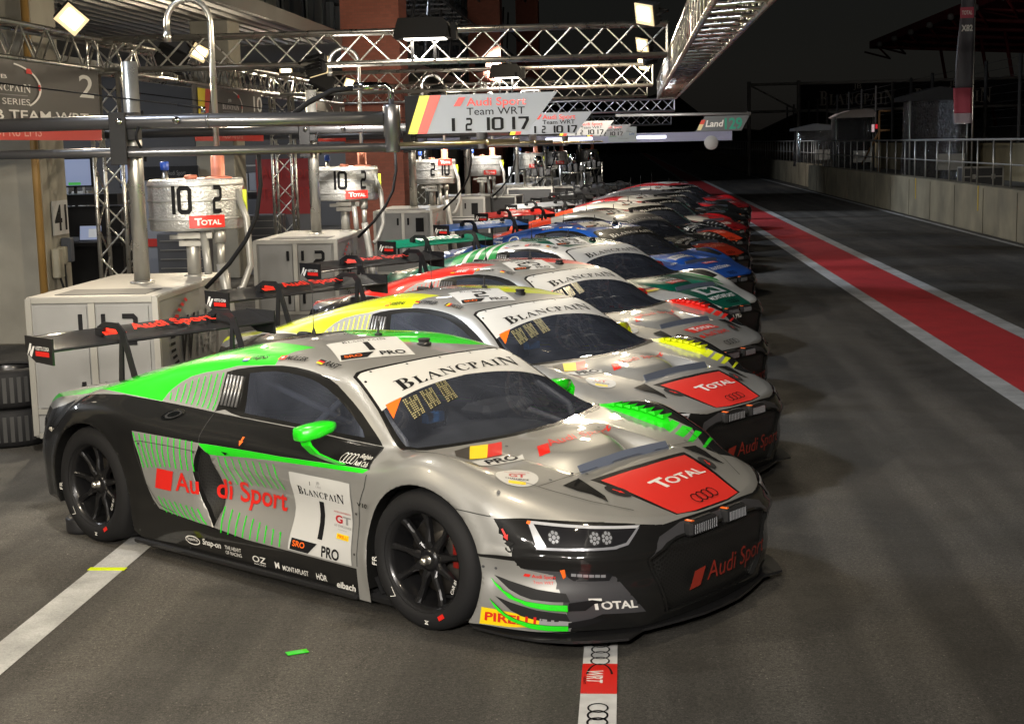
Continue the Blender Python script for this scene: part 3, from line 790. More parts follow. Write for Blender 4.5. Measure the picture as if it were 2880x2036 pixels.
# ------------------------------------------------------------------ trusses
def truss(name, a, b, s, lab, grp=None, rc=.026, rb=.012, pitch=None, mat_=None):
    a = Vector(a); b = Vector(b); d = (b-a); Ln = d.length; d.normalize()
    if abs(d.z) > .9: e1 = Vector((1, 0, 0)); e2 = Vector((0, 1, 0))
    else: e2 = Vector((0, 0, 1)); e1 = d.cross(e2).normalized()
    t = thing(name, lab, 'truss', a, 0, grp)
    c = MB(); h = s/2
    cor = [e1*h+e2*h, e1*h-e2*h, -e1*h-e2*h, -e1*h+e2*h]
    M_ = mat_ or ALU
    for q in cor: 
        k = MB(); k.tube([q, q+d*Ln], rc, 8); k.build('chord', M_, t)
    w_ = MB(); p = pitch or s
    n = max(2, int(round(Ln/p))); p = Ln/n
    for i in range(n):
        for j in range(4):
            q0, q1 = cor[j], cor[(j+1) % 4]
            if i % 2: q0, q1 = q1, q0
            w_.tube([q0+d*(p*i), q1+d*(p*(i+1))], rb, 6, 0, cap=False)
    for i in (0, n):
        for j in range(4): w_.tube([cor[j]+d*(p*i), cor[(j+1) % 4]+d*(p*i)], rb, 6, 0, cap=False)
    w_.build('bracing', M_, t)
    return t
ZB, SZ = 3.25, .35
ZC = ZB+SZ/2
G1 = 'cross trusses over the parked cars'
TY = (-9.9, -.7, 8.1, 17.3, 26.2, 32.2)
labs = ('truss across the pits behind the photographer', 'truss across the pits above the photographer', 'truss across the pits just above the view', 'nearest cross truss in view, carrying the large black floodlight', 'second cross truss from the front, carrying the smaller black floodlight', 'third cross truss from the front, without a hanging floodlight')
for y, lab in zip(TY, labs):
    if y > -2: truss('cross_truss', (-6.2, y, ZC), (.50, y, ZC), SZ, lab, G1)
truss('long_truss', (.76, -2, ZC), (.95, 33.5, ZC), .40, 'long truss along the outer ends of the cross trusses, upper right', 'long trusses', pitch=.30)
truss('long_truss', (-6.2, -2, ZC), (-6.2, 50, ZC), SZ, 'long truss along the garage fronts, with banners under it', 'long trusses')
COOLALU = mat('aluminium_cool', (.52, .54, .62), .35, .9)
truss('cross_truss', (-5, 40.5, 3.25), (1.35, 40.5, 3.25), .32, 'bluish cross truss beyond the end of the long truss', G1, mat_=COOLALU)
truss('cross_truss', (-5, 50, 3.0), (1.55, 50, 3.0), .32, 'bluish far cross truss just above the sign boards', G1, mat_=COOLALU)
for y, lab in ((17.3, 'nearest upright truss tower beside the banner numbered 2'), (26.2, 'second upright truss tower in front of the red partition'), (44, 'far upright truss tower deep in the pit row')):
    truss('truss_tower', (-6.03, y, 0), (-6.03, y, ZB-.03), .34, lab, 'truss towers along the garages', rc=.026)
# ------------------------------------------------------------------ banners under the left truss
def banner(y0, y1, num, flag, lab):
    t = thing('garage_banner', lab, 'banner', (-6.0, y0, 0))
    w_ = y1-y0
    b = MB(); b.box((0, w_/2, 2.83), (.012, w_, .78), 0); b.build('banner_cloth', BANNERGREY, t)
    f = Flat((.008, 0, 2.44), (0, 1, 0), (0, 0, 1), .003)
    f.put(rect(0, 0, w_, .17), mat('banner_red', '#C0352C', .5)); f.put(fit(sans('AUDI R8 LMS', .0), .30*w_, .10, .36*w_, .035), mat('ink_rose', '#D8A098', .5))
    f.put(fit(sans(num, .01), .14*w_ if len(num) > 1 else .085*w_, .25, .86*w_-.02 if len(num) > 1 else .88*w_, .47), LETTERW)
    f.put(fit(blancpain(), .24*w_, .085, .38*w_, .47), LETTERW); f.put(fit(sans('JB'), .05*w_, .05, .46*w_, .58), LETTERW)
    f.put(fit(sans('GT', .02), .06*w_, .06, .40*w_, .345), mat('ink_red', '#C82820', .5)); f.put(fit(sans('SERIES'), .13*w_, .06, .48*w_, .345), LETTERW)
    f.put(rect(.38*w_, .435, .60*w_, .442), GREYINK)
    f.put(arc(.50*w_, .52, .17*w_, .24, -50, 75, 18, .16*w_, .225), LETTERW); f.put([[(.655*w_, .50), (.665*w_, .50), (.665*w_, .56), (.655*w_, .56)], [(.60*w_, .66), (.63*w_, .66), (.62*w_, .71), (.60*w_, .71)]], mat('ink_red', '#C82820'))
    f.put(fit(sans('AUDI CLUB TEAM WRT', .012), .86*w_, .10, .06*w_, .195), LETTERW)
    if flag: f.put([[(.05*w_, .74), (.15*w_, .74), (.11*w_, .20), (.05*w_, .20)]], mat('ban_yel', '#D8C22A', .5)); f.put([[(.15*w_, .74), (.22*w_, .74), (.15*w_, .20), (.11*w_, .20)]], mat('ban_red', '#B8402E', .5))
    f.build('banner_print', t)
    return t
banner(11.6, 16.85, '2', False, 'grey garage banner with number 2 and a red lower band')
banner(20.6, 24.6, '10', True, 'grey garage banner with number 10 and a small flag')
banner(28.2, 32.0, '17', True, 'third grey garage banner farther along the truss')
# ------------------------------------------------------------------ fuel rigs
def rig(x, y, lab, nums, total_top=False, boom=True, bscale=1, white=True, board=True, cabnum='7'):
    """cabinet with mast, foil wrapped tank, pipes and signal boom"""
    t = thing('fuel_rig', lab, 'fuel rig', (x, y, 0), 0, 'fuel rigs behind the cars')
    W_, D_, H_ = 1.03, 2.1, 1.2
    b = MB(); b.box((W_/2, D_/2, .66), (W_-.03, D_-.03, 1.05), 0); b.build('cabinet', CABWHITE, t)
    e = MB()
    for px in (0, W_):
        for py in (0, D_): e.box((px+(.02 if px == 0 else -.02), py+(.02 if py == 0 else -.02), .67), (.045, .045, 1.06))
        for z in (.14, .33, 1.185): e.box((px+(.02 if px == 0 else -.02), D_/2, z), (.045, D_-.09, .04))
    for py in (0.02, D_-.02):
        for z in (.14, .33, 1.185): e.box((W_/2, py, z), (W_-.09, .045, .04))
    e.box((W_/2, .012, .75), (.05, .04, .82))
    e.build('cabinet_edge', CABALU, t)
    for px, hs in ((.275, 1), (.755, -1)):
        d = MB(); d.box((px, .004, .75), (.40, .012, .78)); do = d.build('door', CABWHITE, t)
        for z in (1.02, .50):
            hd = MB(); hd.box((px+hs*.15, -.008, z), (.032, .014, .12), 0, ch=.003); hd.build('handle', INK, do)
    tp = MB(); tp.box((W_/2, D_/2, 1.205), (W_-.02, D_-.02, .012)); tp.build('cabinet_top', mat('cab_top', (.33, .32, .30), .5, .3), t)
    mt = MB(); mt.box((W_/2+.02, .36, 1.214), (.72, .42, .006)); mt.build('top_mat', mat('mat_dark', (.06, .06, .06), .6), t)
    for px in (.15, .88):
        for py in (.15, 1.9):
            c = MB(); c.lathe([(.001, -.02), (.055, -.02), (.06, 0), (.055, .02), (.001, .02)], (px, py, .06), 'x', 14); c.box((px, py, .10), (.03, .05, .08)); c.build('castor', MATTE, t)
    f = Flat((W_/2-.46, -.002, 0), (1, 0, 0), (0, 0, 1), .009)
    f.put(fit(number(cabnum), .14*len(cabnum), .24, .68, .84), INK)
    f.build('cabinet_number', t)
    if white:
        f = Flat((W_-.004, 0, 0), (0, 1, 0), (0, 0, 1), .004)
        f.put(fit(sans('W', .03, .25), .42, .36, .55, .62), INK)
        for k in range(7): f.put(fit(sans('RT', .0, .25), .55, .36, 1.0, .62) if k == 0 else rect(1.0, .615+.05*k, 1.6, .632+.05*k), GREYINK if k == 0 else CABWHITE, step=.0004 if k == 0 else 0)
        for k in range(16):
            a = R(115+9*k); f.put([[(1.05+.78*math.cos(a), .80+.36*math.sin(a)), (1.05+.66*math.cos(a), .80+.33*math.sin(a)), (1.05+.66*math.cos(a+.07), .80+.33*math.sin(a+.07)), (1.05+.78*math.cos(a+.07), .80+.36*math.sin(a+.07))]], INK if k > 5 else REDV, step=0)
        f.put(fit(sans('wrteam.com'), .5, .06, 1.0, .52), REDV)
        f.build('cabinet_logo', t)
    # mast
    mx, my = .55, 1.12
    m = MB(); m.tube([(mx, my, 1.2), (mx, my, 3.02)], .066, 18); m.lathe([(.10, 1.205), (.10, 1.225), (.07, 1.235)], (mx, my, 0), 'z', 18); m.build('mast', STEEL, t)
    # tank
    tx, ty = .83, 1.86
    n = 40; vs = []; zs = (1.615, 1.63, 1.75, 1.92, 2.035, 2.05)
    for j, z in enumerate(zs):
        for k in range(n):
            a = 2*math.pi*k/n; r = .41+(.004*math.sin(9*a+3*z)+.003*math.sin(23*a))-(.012 if j in (0, 5) else 0)
            vs.append((tx+r*math.cos(a), ty+r*math.sin(a), z+.004*math.sin(5*a)))
    bd = MB()
    for z in (1.70, 1.86, 1.99): bd.lathe([(.416, z), (.418, z+.004), (.418, z+.018), (.416, z+.022)], (tx, ty, 0), 'z', 40, cap=False)
    bd.build('tank_band', mat('foil_tape', (.42, .42, .41), .4, .6), t)
    m = MB(); m.add(vs, [(j*n+k, j*n+(k+1) % n, (j+1)*n+(k+1) % n, (j+1)*n+k) for j in range(5) for k in range(n)]+[tuple(range(n-1, -1, -1)), tuple(range(5*n, 6*n))], 0, True)
    tk = m.build('tank', FOIL, t)
    # numbers wrapped round the tank
    for k, (s_, a0) in enumerate(nums):
        ps = fit(number(s_), .088*len(s_), .24, -.044*len(s_), 0)
        mb = MB()
        for p in ps:
            bm = bmesh.new(); bm.faces.new([bm.verts.new((u, v, 0)) for u, v in p])
            for c in np.arange(-.3, .3, .03): bmesh.ops.bisect_plane(bm, geom=list(bm.verts)+list(bm.edges)+list(bm.faces), plane_co=(c, 0, 0), plane_no=(1, 0, 0))
            bm.verts.index_update()
            mb.add([(tx+.4205*math.cos(R(a0)+v.co.x/.42), ty+.4205*math.sin(R(a0)+v.co.x/.42), 1.76+v.co.y) for v in bm.verts], [tuple(v.index for v in fc.verts) for fc in bm.faces]); bm.free()
        mb.build('tank_number', INK, tk)
    def wrap(ps, a0, z, m_, r, nm):
        mb = MB()
        for p in ps:
            bm = bmesh.new(); bm.faces.new([bm.verts.new((u, v, 0)) for u, v in p])
            for c in np.arange(-.3, .3, .03): bmesh.ops.bisect_plane(bm, geom=list(bm.verts)+list(bm.edges)+list(bm.faces), plane_co=(c, 0, 0), plane_no=(1, 0, 0))
            bm.verts.index_update()
            mb.add([(tx+r*math.cos(R(a0)+v.co.x/.42), ty+r*math.sin(R(a0)+v.co.x/.42), z+v.co.y) for v in bm.verts], [tuple(v.index for v in fc.verts) for fc in bm.faces]); bm.free()
        mb.build(nm, m_, tk)
    zz = 1.64 if not total_top else 1.95
    wrap(rect(-.155, 0, .155, .105), 298 if not total_top else 310, zz, REDPANEL, .4215, 'tank_label'); wrap(fit(total_logo(), .23, .062, -.11, .022), 298 if not total_top else 310, zz, LETTERW, .4225, 'label_lettering')
    # fittings on top and below
    m = MB(); m.lathe([(.07, 2.045), (.075, 2.055), (.06, 2.075), (.06, 2.24), (.045, 2.25)], (tx+.22, ty-.05, 0), 'z', 16); m.lathe([(.12, 2.045), (.12, 2.06), (.08, 2.07)], (tx+.22, ty-.05, 0), 'z', 16); m.lathe([(.05, 2.045), (.06, 2.07), (.05, 2.085)], (tx-.01, ty-.1, 0), 'z', 14); m.build('filler_cap', COPPER, t)
    m = MB(); m.lathe([(.035, 2.13), (.038, 2.14), (.038, 2.20), (.03, 2.205)], (tx-.22, ty-.15, 0), 'z', 12); m.build('vent_cap', mat('cap_blue', '#2C4FA8', .4), t)
    m = MB(); m.lathe([(.04, 2.045), (.03, 2.06), (.02, 2.13)], (tx-.22, ty-.15, 0), 'z', 10)
    m.tube([(tx+.22, ty-.05, 2.24), (tx+.22, ty-.05, 3.38)]+[(tx+.03+.19*math.cos(a), ty-.05, 3.38+.19*math.sin(a)) for a in np.linspace(0, math.pi, 14)]+[(tx-.16, ty-.05, 3.30)], .026, 10); m.lathe([(.032, 3.22), (.032, 3.31)], (tx-.16, ty-.05, 0), 'z', 12); m.build('vent_pipe', STEEL, t)
    m = MB(); m.tube([(tx-.02, ty-.1, 1.2), (tx-.02, ty-.1, 1.6)], .06, 16); m.lathe([(.09, 1.205), (.09, 1.22), (.062, 1.23)], (tx-.02, ty-.1, 0), 'z', 16)
    for s in (-1, 1): m.prism([(-.02, 1.62), (s*.20, 1.60), (s*.20, 1.56), (s*.06, 1.45), (-.02, 1.45)], ty-.13, ty-.11, 'y') if False else m.box((tx-.02+s*.12, ty-.1, 1.55), (.16, .04, .04))
    m.box((tx-.02, ty-.15, 1.50), (.20, .06, .05)); m.box((tx+.05, ty-.25, 1.57), (.30, .05, .05)); m.lathe([(.05, 1.50), (.05, 1.62)], (tx+.25, ty-.2, 0), 'z', 12); m.lathe([(.03, 1.30), (.035, 1.50)], (tx+.25, ty-.2, 0), 'z', 10)
    m.build('tank_stand', CABALU, t)
    m = MB()
    m.tube([(tx+.25, ty-.2, 1.32), (tx+.28, ty-.2, 1.1), (tx+.34, ty-.25, .75), (tx+.40, ty-.35, .4)], .045, 10); m.tube([(tx+.38, ty-.1, 1.95), (tx+.47, ty-.12, 1.7), (tx+.49, ty-.14, 1.3), (tx+.42, ty-.15, 1.12), (tx+.36, ty-.2, 1.05)], .03, 8); m.tube([(tx+.12, ty-.25, 1.60), (tx+.15, ty-.28, 1.35), (tx+.16, ty-.3, 1.24)], .035, 8)
    m.build('fuel_hose', mat('hose_clear', (.26, .255, .24), .35, .2), t)
    m = MB(); m.tube([(tx+.40, ty+.05, 1.98), (tx+.46, ty-.05, 1.5)], .012, 6); m.box((tx+.445, ty-.05, 1.82), (.03, .03, .26), 1); m.build('level_tube', [mat('tube_red', '#8A2418', .4), mat('tube_yellow', '#C9D828', .5)], t)
    m = MB(); m.tube([(1.62, .98, 2.30), (1.62, 1.0, 2.0), (1.57, 1.02, 1.75), (1.46, 1.05, 1.55), (1.30, 1.1, 1.36), (1.08, 1.15, 1.16)], .018, 8); m.build('black_hose', INK, t)
    if boom:
        by, bz = my-.16, 2.5
        m = MB()
        m.tube([(-2.2, by, bz+.03), (1.22, by, bz+.03), (2.66, by, bz+.01)], .056, 16); m.tube([(-2.2, by, 2.30), (2.70, by, 2.28)], .038, 14)
        m.lathe([(.058, 2.24), (.06, 2.25), (.06, 2.36), (.07, 2.37), (.07, 2.60), (.06, 2.62)], (2.72, by, 0), 'z', 20)
        m.lathe([(.060, 0), (.060, .02)], (1.22, by, bz+.03), 'x', 16)
        m.build('boom', mat('boom_dark', (.17, .17, .18), .3, .8), t)
        m = MB(); m.box((.50, by-.075, 2.40), (.135, .03, .42), 0, ch=.004); m.box((mx, by+.08, bz), (.14, .16, .22), 0); m.box((mx, by+.08, 2.29), (.14, .14, .10), 0); m.build('boom_bracket', MATTE, t)
        m = MB()
        for px in (.52, .99): m.lathe([(.001, -.02), (.02, -.018), (.028, -.008), (.03, 0), (.03, .03)], (px, by-.10, bz+.035), 'y', 14)
        m.lathe([(.02, 0), (.02, .05)], (1.19, by, bz+.09), 'z', 10); m.tube([(2.72, by, 2.62), (2.72, by, 2.74), (2.68, by, 2.77), (2.45, by, 2.76)], .025, 10); m.lathe([(.034, 2.42), (.034, 2.62)], (0, by, 2.765), 'x', 12)
        m.build('boom_fitting', CHROME, t)
        m = MB(); m.tube([(1.19, by, bz+.13), (.2, by+.05, bz+.27), (-2.2, by+.1, bz+.62)], .007, 6); m.tube([(1.19, by, bz+.13), (.98, by+.01, bz+.160)], .012, 6)
        m.tube([(2.45, by, 2.76), (2.25, by, 2.74), (2.05, by, 2.65), (1.92, by, 2.56)], .022, 8); m.tube([(.66+.012*math.sin(k), by+.075*math.cos(k*.7), 2.62-.045*k) for k in range(10)], .012, 6)
        m.build('boom_cable', INK, t)
        if board:
            s = bscale
            x0 = 2.83+(0 if s > .9 else .22 if s > .85 else .35)
            h, L_ = .300*s, 1.22*s
            zt = 2.68 if s > .9 else 2.66
            g = MB(); g.tube([(2.74, by, 2.30), (2.74+L_*.82, by, 2.31)], .018, 8); g.lathe([(.025, 2.74+L_*.60), (.025, 2.74+L_*.63)], (0, by, 2.305), 'x', 8); g.build('board_rail', mat('brass_tube', (.45, .38, .24), .3, .9), t)
            P = [(x0, zt), (x0+L_, zt+.005), (x0+L_*.80, zt-h), (x0, zt-h)]
            sg = MB(); sg.prism(P, by-.008, by+.008, 'y'); so = sg.build('sign_board', SIGNW, t)
            f = Flat((x0, by-.008, zt-h), (1, 0, 0), (0, 0, 1), .003)
            q = lambda a: [[(u*L_, v*h) for u, v in p] for p in a]
            f.put(q([[(0, 0), (.015, 0), (.10, 1), (0, 1)]]), INK, step=0); f.put(q([[(.015, 0), (.075, 0), (.165, 1), (.10, 1)]]), mat('sign_yellow', '#D8D02A', .4), step=0); f.put(q([[(.075, 0), (.14, 0), (.24, 1), (.165, 1)]]), mat('sign_red', '#C43A28', .4))
            f.put(q([[(.32, .70), (.365, .70), (.40, .93), (.355, .93)]]), REDV, step=0); f.put(q(fit(sans('Audi Sport', .015), .39, .28, .405, .63)), REDV, step=0)
            f.put(q(fit(sans('Team WRT', .0), .38, .19, .405, .46)), INK, step=0)
            for n_, u in (('1', .305), ('2', .395), ('10', .535), ('17', .70)): f.put(q(fit(number(n_), .022 if n_ == '1' else .045*len(n_)+(.02 if len(n_) > 1 else 0), .34, u, .05)), INK, step=0)
            f.build('sign_print', so)
    return t
rig(-4.57, 10.94, 'nearest fuel rig with white cabinet, foil tank marked 10 2 and low total label', (('10', 269), ('2', 311)), cabnum='2')
rig(-4.48, 17.6, 'second fuel rig, white cabinet numbered 2 and foil tank marked 10 2', (('10', 269), ('2', 311)), bscale=.86, cabnum='2')
rig(-4.33, 25.4, 'third fuel rig, foil tank marked 2 10 with the red label at its top', (('2', 276), ('10', 310)), True, bscale=.80, cabnum='1')
rig(-4.0, 31.6, 'fourth fuel rig with a plain foil tank and grey cabinet', (), bscale=.8, white=False, cabnum='1')
for i, (x, y, lab, nn) in enumerate(((-3.55, 40.5, 'fifth fuel rig far back, between flight cases', ()), (-3.1, 47, 'sixth fuel rig far back, foil tank marked 55', (('55', 275),)), (-2.3, 57, 'seventh fuel rig, the farthest one in the row', ()))):
    rig(x, y, lab, nn, boom=False, white=False)
for i, (x, y, z, s, lab) in enumerate(((-2.9, 33.5, 0, 1.15, 'black flight case with metal edges behind the red rear wing'), (-2.25, 35.8, 0, 1.25, 'tall black flight case right of the fourth fuel rig'), (-2.0, 41.5, 0, 1.1, 'black flight case in front of the fifth fuel rig'), (-1.55, 46, 0, 1.0, 'distant black flight case near the far equipment stands'), (-3.2, 29.7, 0, .85, 'low black flight case behind the blue rear wing'))):
    flightcase(x, y, z, 1.05, .9, s, .1*(i % 3-1), mat('case_black', (.022, .022, .024), .5), lab, 'flight cases behind the cars')
def tool_stand(x, y, lab):
    t = thing('equipment_stand', lab, 'equipment stand', (x, y, 0), 0, 'aluminium equipment stands')
    m = MB()
    for px in (-.35, .35):
        for py in (-.25, .25): m.tube([(px, py, 0), (px, py, 1.65)], .025, 6)
    for z in (.35, .9, 1.45):
        for py in (-.25, .25): m.tube([(-.35, py, z), (.35, py, z)], .02, 6)
        for px in (-.35, .35): m.tube([(px, -.25, z), (px, .25, z)], .02, 6)
    m.build('stand_frame', ALU, t)
    m = MB()
    for z, k in ((1.0, 3), (1.5, 4), (.45, 2)):
        for j in range(k): m.box((-.25+.5*j/max(k-1, 1), 0, z+.08), (.12, .3, .16+.05*((j*7) % 3)), 0, ch=.02)
    m.build('stand_equipment', CHARC, t)
    m = MB(); m.lathe([(.09, 1.7), (.10, 1.72), (.10, 1.95), (.05, 2.0)], (0, 0, 0), 'z', 14); m.build('gas_bottle', CHROME, t)
for x, y, lab in ((-2.2, 38.2, 'aluminium equipment stand behind the tall flight case'), (-1.5, 43.5, 'aluminium equipment stand beside the distant flight case'), (-1.1, 50.5, 'farthest aluminium equipment stand in the pit row'), (-3.0, 43.8, 'aluminium equipment stand left of the distant flight case')): tool_stand(x, y, lab)
# far awning beam with lit tubes, hanging signs
aw = thing('awning_beam', 'long pale beam with lit tubes across the far pits', 'beam', (0, 45.0, 0))
m_ = MB(); m_.box((-1.5, 0, 2.41), (9.4, .12, .27)); m_.build('beam_skin', mat('beam_lilac', (.38, .38, .52), .5), aw)
m_ = MB()
for x0, x1 in ((-2.35, -.95), (.3, 1.25)): m_.box(((x0+x1)/2, -.075, 2.42), (x1-x0, .03, .09), 0, ch=.01)
m_.build('light_tube', mat('tube_lit', (.9, .9, .95), .4, emit=(.85, .88, 1), es=2.2), aw)
hb = thing('hanging_sign', 'hanging sign with a green M and pale car sketch on the lilac beam', 'sign', (0, 44.8, 0))
m_ = MB(); m_.box((-.05, 0, 2.52), (.84, .03, .44)); m_.build('sign_board', mat('sign_grey', (.40, .44, .44), .5), hb)
ff = Flat((-.47, -.016, 2.30), (1, 0, 0), (0, 0, 1), .004); ff.put(rect(.03, .16, .24, .36), MIDGREEN); ff.put(fit(sans('M', .05), .14, .12, .065, .20), LETTERW); ff.put(fit(sans('MONTAPLAST'), .3, .03, .30, .08), GREYINK); ff.put(arc(.55, .20, .22, .12, 20, 150, 10, .20, .10), GREYINK); ff.put(fit(sans('Land', .01, .2), .16, .07, .62, .20), mat('sign_blue', '#3A6AA8')); ff.build('sign_print', hb)
lb = thing('boom_sign', 'dark slanted sign reading Land 129 under a pale boom over the lane', 'sign', (0, 36.5, 0))
m_ = MB(); m_.tube([(-.2, 0, 2.93), (3.05, 0, 2.90)], .035, 8); m_.build('boom', mat('boom_pale', (.45, .46, .48), .4, .5), lb)
m_ = MB(); m_.prism([(1.95, 2.86), (3.02, 2.86), (2.82, 2.50), (1.72, 2.50)], -.012, .012, 'y'); so = m_.build('sign_board', mat('sign_slate', (.10, .11, .12), .5), lb)
ff = Flat((1.72, -.012, 2.50), (1, 0, 0), (0, 0, 1), .003); ff.put([[(.04, .03), (.13, .03), (.20, .17), (.10, .17)]], mat('sign_cream', '#C9BC8C', .5)); ff.put([[(.10, .17), (.20, .17), (.245, .27), (.15, .27)]], mat('sign_red', '#C43A28')); ff.put(fit(sans('Land', .025, .2), .44, .16, .24, .10), LETTERW); ff.put(fit(sans('129', .03), .42, .28, .70, .03), mat('sign_teal', '#1E8F78', .5)); ff.build('sign_print', so)
dm = MB(); dm.lathe([(.001, -.02), (.18, -.02), (.185, 0), (.18, .02), (.001, .02)], (0, 0, 0), 'y', 28); o = dm.build('round_sign', mat('disc_pale', (.42, .42, .42), .5)); o.location = (2.30, 40, 2.22); tag(o, 'pale round disc at the end of the far beam', 'disc')
# ------------------------------------------------------------------ floodlights (lamp and fixture)
WARM = (1.0, .85, .62); NEUT = (1.0, .93, .82); COOL = (.80, .88, 1.0)
LITW = mat('flood_lit', (1, .9, .7), .4, emit=(1.0, .84, .50), es=22)
LITC = mat('flood_lit_cool', (1, .95, .9), .4, emit=(1.0, .95, .85), es=8)
FLOODGLASS = mat('flood_glass', (.45, .42, .34), .2, emit=(1, .74, .36), es=.9)
def flood(name, pos, aim, size, power, col, lab, grp='floodlights on the trusses', roll=12):
    t = thing(name, lab, 'floodlight', pos, 0, grp)
    d = (Vector(aim)-Vector(pos)).normalized()
    q = d.to_track_quat('-Z', 'Y') @ Matrix.Rotation(R(roll), 3, 'Z').to_quaternion()
    t.rotation_mode = 'QUATERNION'; t.rotation_quaternion = q
    w_, h_ = size
    m = MB(); m.box((0, 0, .05), (w_*1.0, h_*1.0, .09), 0, ch=.015)
    for k in range(6): m.box((0, -h_*.4+h_*.16*k, .11), (w_*.8, .012, .05))
    m.build('housing', MATTE, t)
    m = MB(); m.box((0, 0, -.002), (w_*.96, h_*.96, .012)); m.build('front_glass', FLOODGLASS, t)
    m = MB(); m.box((.0, .03*h_, -.014), (w_*.66, h_*.62, .012), 0, ch=.004); m.build('lamp_face', LITW if col is WARM else LITC, t)
    m = MB()
    for s in (-1, 1): m.tube([(s*w_*.54, 0, .04), (s*w_*.54, 0, .20)], .012, 6)
    m.tube([(-w_*.54, 0, .20), (w_*.54, 0, .20)], .012, 6); m.build('bracket', MATTE, t)
    la = bpy.data.lights.new('flood_lamp', 'AREA'); la.shape = 'RECTANGLE'; la.size = w_*.75; la.size_y = h_*.75; la.energy = power; la.color = col; la.spread = R(150)
    lo = bpy.data.objects.new('flood_lamp', la); COL.objects.link(lo); lo.parent = t; lo.location = (0, 0, -.035)
    return t
PW = .62
flood('floodlight', (-5.2, 14.0, 3.55), (-2.0, 6.5, .6), (.26, .22), 130*PW, WARM, 'large lit floodlight tilted on the left truss, nearest in view', roll=42)
flood('floodlight', (-5.75, 20.2, 3.62), (-1.8, 13, .6), (.25, .21), 120*PW, WARM, 'lit floodlight behind the bent vent pipe', roll=28)
flood('floodlight', (-6.15, 27.2, 3.72), (-1.5, 20, .6), (.25, .22), 120*PW, WARM, 'lit floodlight on the left truss, third from the front', roll=-8)
flood('floodlight', (-5.6, 30.5, 3.6), (-1, 26, .6), (.25, .22), 120*PW, WARM, 'lit floodlight above the red partition, fourth from the front')
flood('floodlight', (-5.9, 36.5, 3.75), (-.5, 32, .6), (.25, .22), 120*PW, WARM, 'small lit floodlight beside the brick column')
flood('floodlight', (.22, 15.4, 3.55), (-5.0, 10.9, 1.3), (.26, .22), 110*PW, WARM, 'lit floodlight at the right end of the nearest cross truss')
flood('floodlight', (.28, 22.0, 3.66), (-5.0, 17.5, 1.3), (.25, .22), 110*PW, WARM, 'small lit floodlight behind the right end of the nearest cross truss')
flood('floodlight', (.36, 27.6, 3.68), (-5.0, 23.1, 1.3), (.27, .24), 130*PW, WARM, 'lit floodlight right of the second cross truss')
# lamps of the bays nearer than the view
flood('floodlight', (-5.2, 5.2, 3.55), (-2.0, 9.5, .4), (.26, .22), 150*PW, WARM, 'floodlight on the left truss in the bay before the nearest car')
flood('floodlight', (.22, 6.4, 3.55), (-3.0, 9.5, .8), (.26, .22), 110*PW, WARM, 'floodlight on the outer truss in the bay before the nearest car')
flood('floodlight', (.22, -.2, 3.55), (-.6, 6.0, .2), (.26, .22), 200*PW, NEUT, 'floodlight on the outer truss above the photographer')
flood('floodlight', (.30, 12.2, 3.62), (-7.4, 15.5, 4.7), (.24, .20), 240*PW, WARM, 'floodlight on the outer truss washing the canopy soffit')
flood('floodlight', (.40, 24.5, 3.62), (-5.6, 33, 5.2), (.24, .20), 420*PW, WARM, 'floodlight on the outer truss turned up to the brick column')
flood('floodlight', (-.2, 4.0, 3.62), (-7.4, 9.5, 4.5), (.24, .20), 200*PW, WARM, 'floodlight on the outer truss before the view, washing the soffit')
def downlight(pos, w_, lab, power):
    t = thing('truss_floodlight', lab, 'floodlight', pos, 0, 'black floodlights hung on the cross trusses')
    m = MB(); m.prism([(-w_*.5, -.07), (w_*.5, -.07), (w_*.45, .10), (w_*.36, .15), (-w_*.40, .15), (-w_*.47, .02)], -.20, .16, 'y')
    for s in (-1, 1):
        m.box((s*w_*.20, -.02, -.20), (.03, .03, .24)); m.box((s*w_*.42, -.21, -.02), (.04, .02, .06))
    m.box((w_*.56, -.05, .0), (.06, .20, .18)); m.tube([(-.1, 0, .15), (0, 0, .19), (.1, 0, .16)], .015, 6)
    m.build('housing', mat('housing_black', (.012, .012, .012), .8, spec=.15), t)
    m = MB(); m.box((.04*w_, -.02, -.078), (w_*.72, .25, .012)); m.build('lamp_face', LITC, t)
    la = bpy.data.lights.new('flood_lamp', 'AREA'); la.shape = 'RECTANGLE'; la.size = w_*.7; la.size_y = .2; la.energy = power; la.color = NEUT; la.spread = R(170)
    lo = bpy.data.objects.new('flood_lamp', la); COL.objects.link(lo); lo.parent = t; lo.location = (0, 0, -.095); lo.rotation_euler = (R(12), 0, 0)
downlight((-2.25, 17.0, 3.56), .64, 'large black floodlight under the nearest cross truss, lit from below', 110*PW)
downlight((-2.02, 25.9, 3.50), .55, 'smaller black floodlight under the second cross truss', 110*PW)
downlight((-2.25, 7.9, 3.56), .64, 'black floodlight under the cross truss just above the view', 110*PW)
downlight((-2.25, -.9, 3.56), .64, 'black floodlight under the cross truss above the photographer', 300*PW)
flood('floodlight', (-4.4, -.9, 3.4), (-2.0, 9, .4), (.26, .22), 420*PW, NEUT, 'unseen fill floodlight added on the truss above and left of the photographer')  # unseen fill lamp, added behind the view for the car flanks
flood('floodlight', (-1.6, -.9, 3.2), (.3, 9.5, .5), (.26, .22), 380*PW, NEUT, 'unseen fill floodlight added above the photographer to brighten the car noses')  # added fill from behind the view, lifts noses and shaded sides
flood('floodlight', (-.4, -1.0, 3.2), (3.5, 14, .5), (.26, .22), 520*PW, NEUT, 'unseen fill floodlight added above the photographer to brighten the lane')  # extra unseen lamp put in to brighten the lane
flood('floodlight', (1.0, 33.0, 3.6), (-2.5, 39, 1.2), (.25, .22), 150*PW, NEUT, 'lit floodlight at the far end of the long truss')
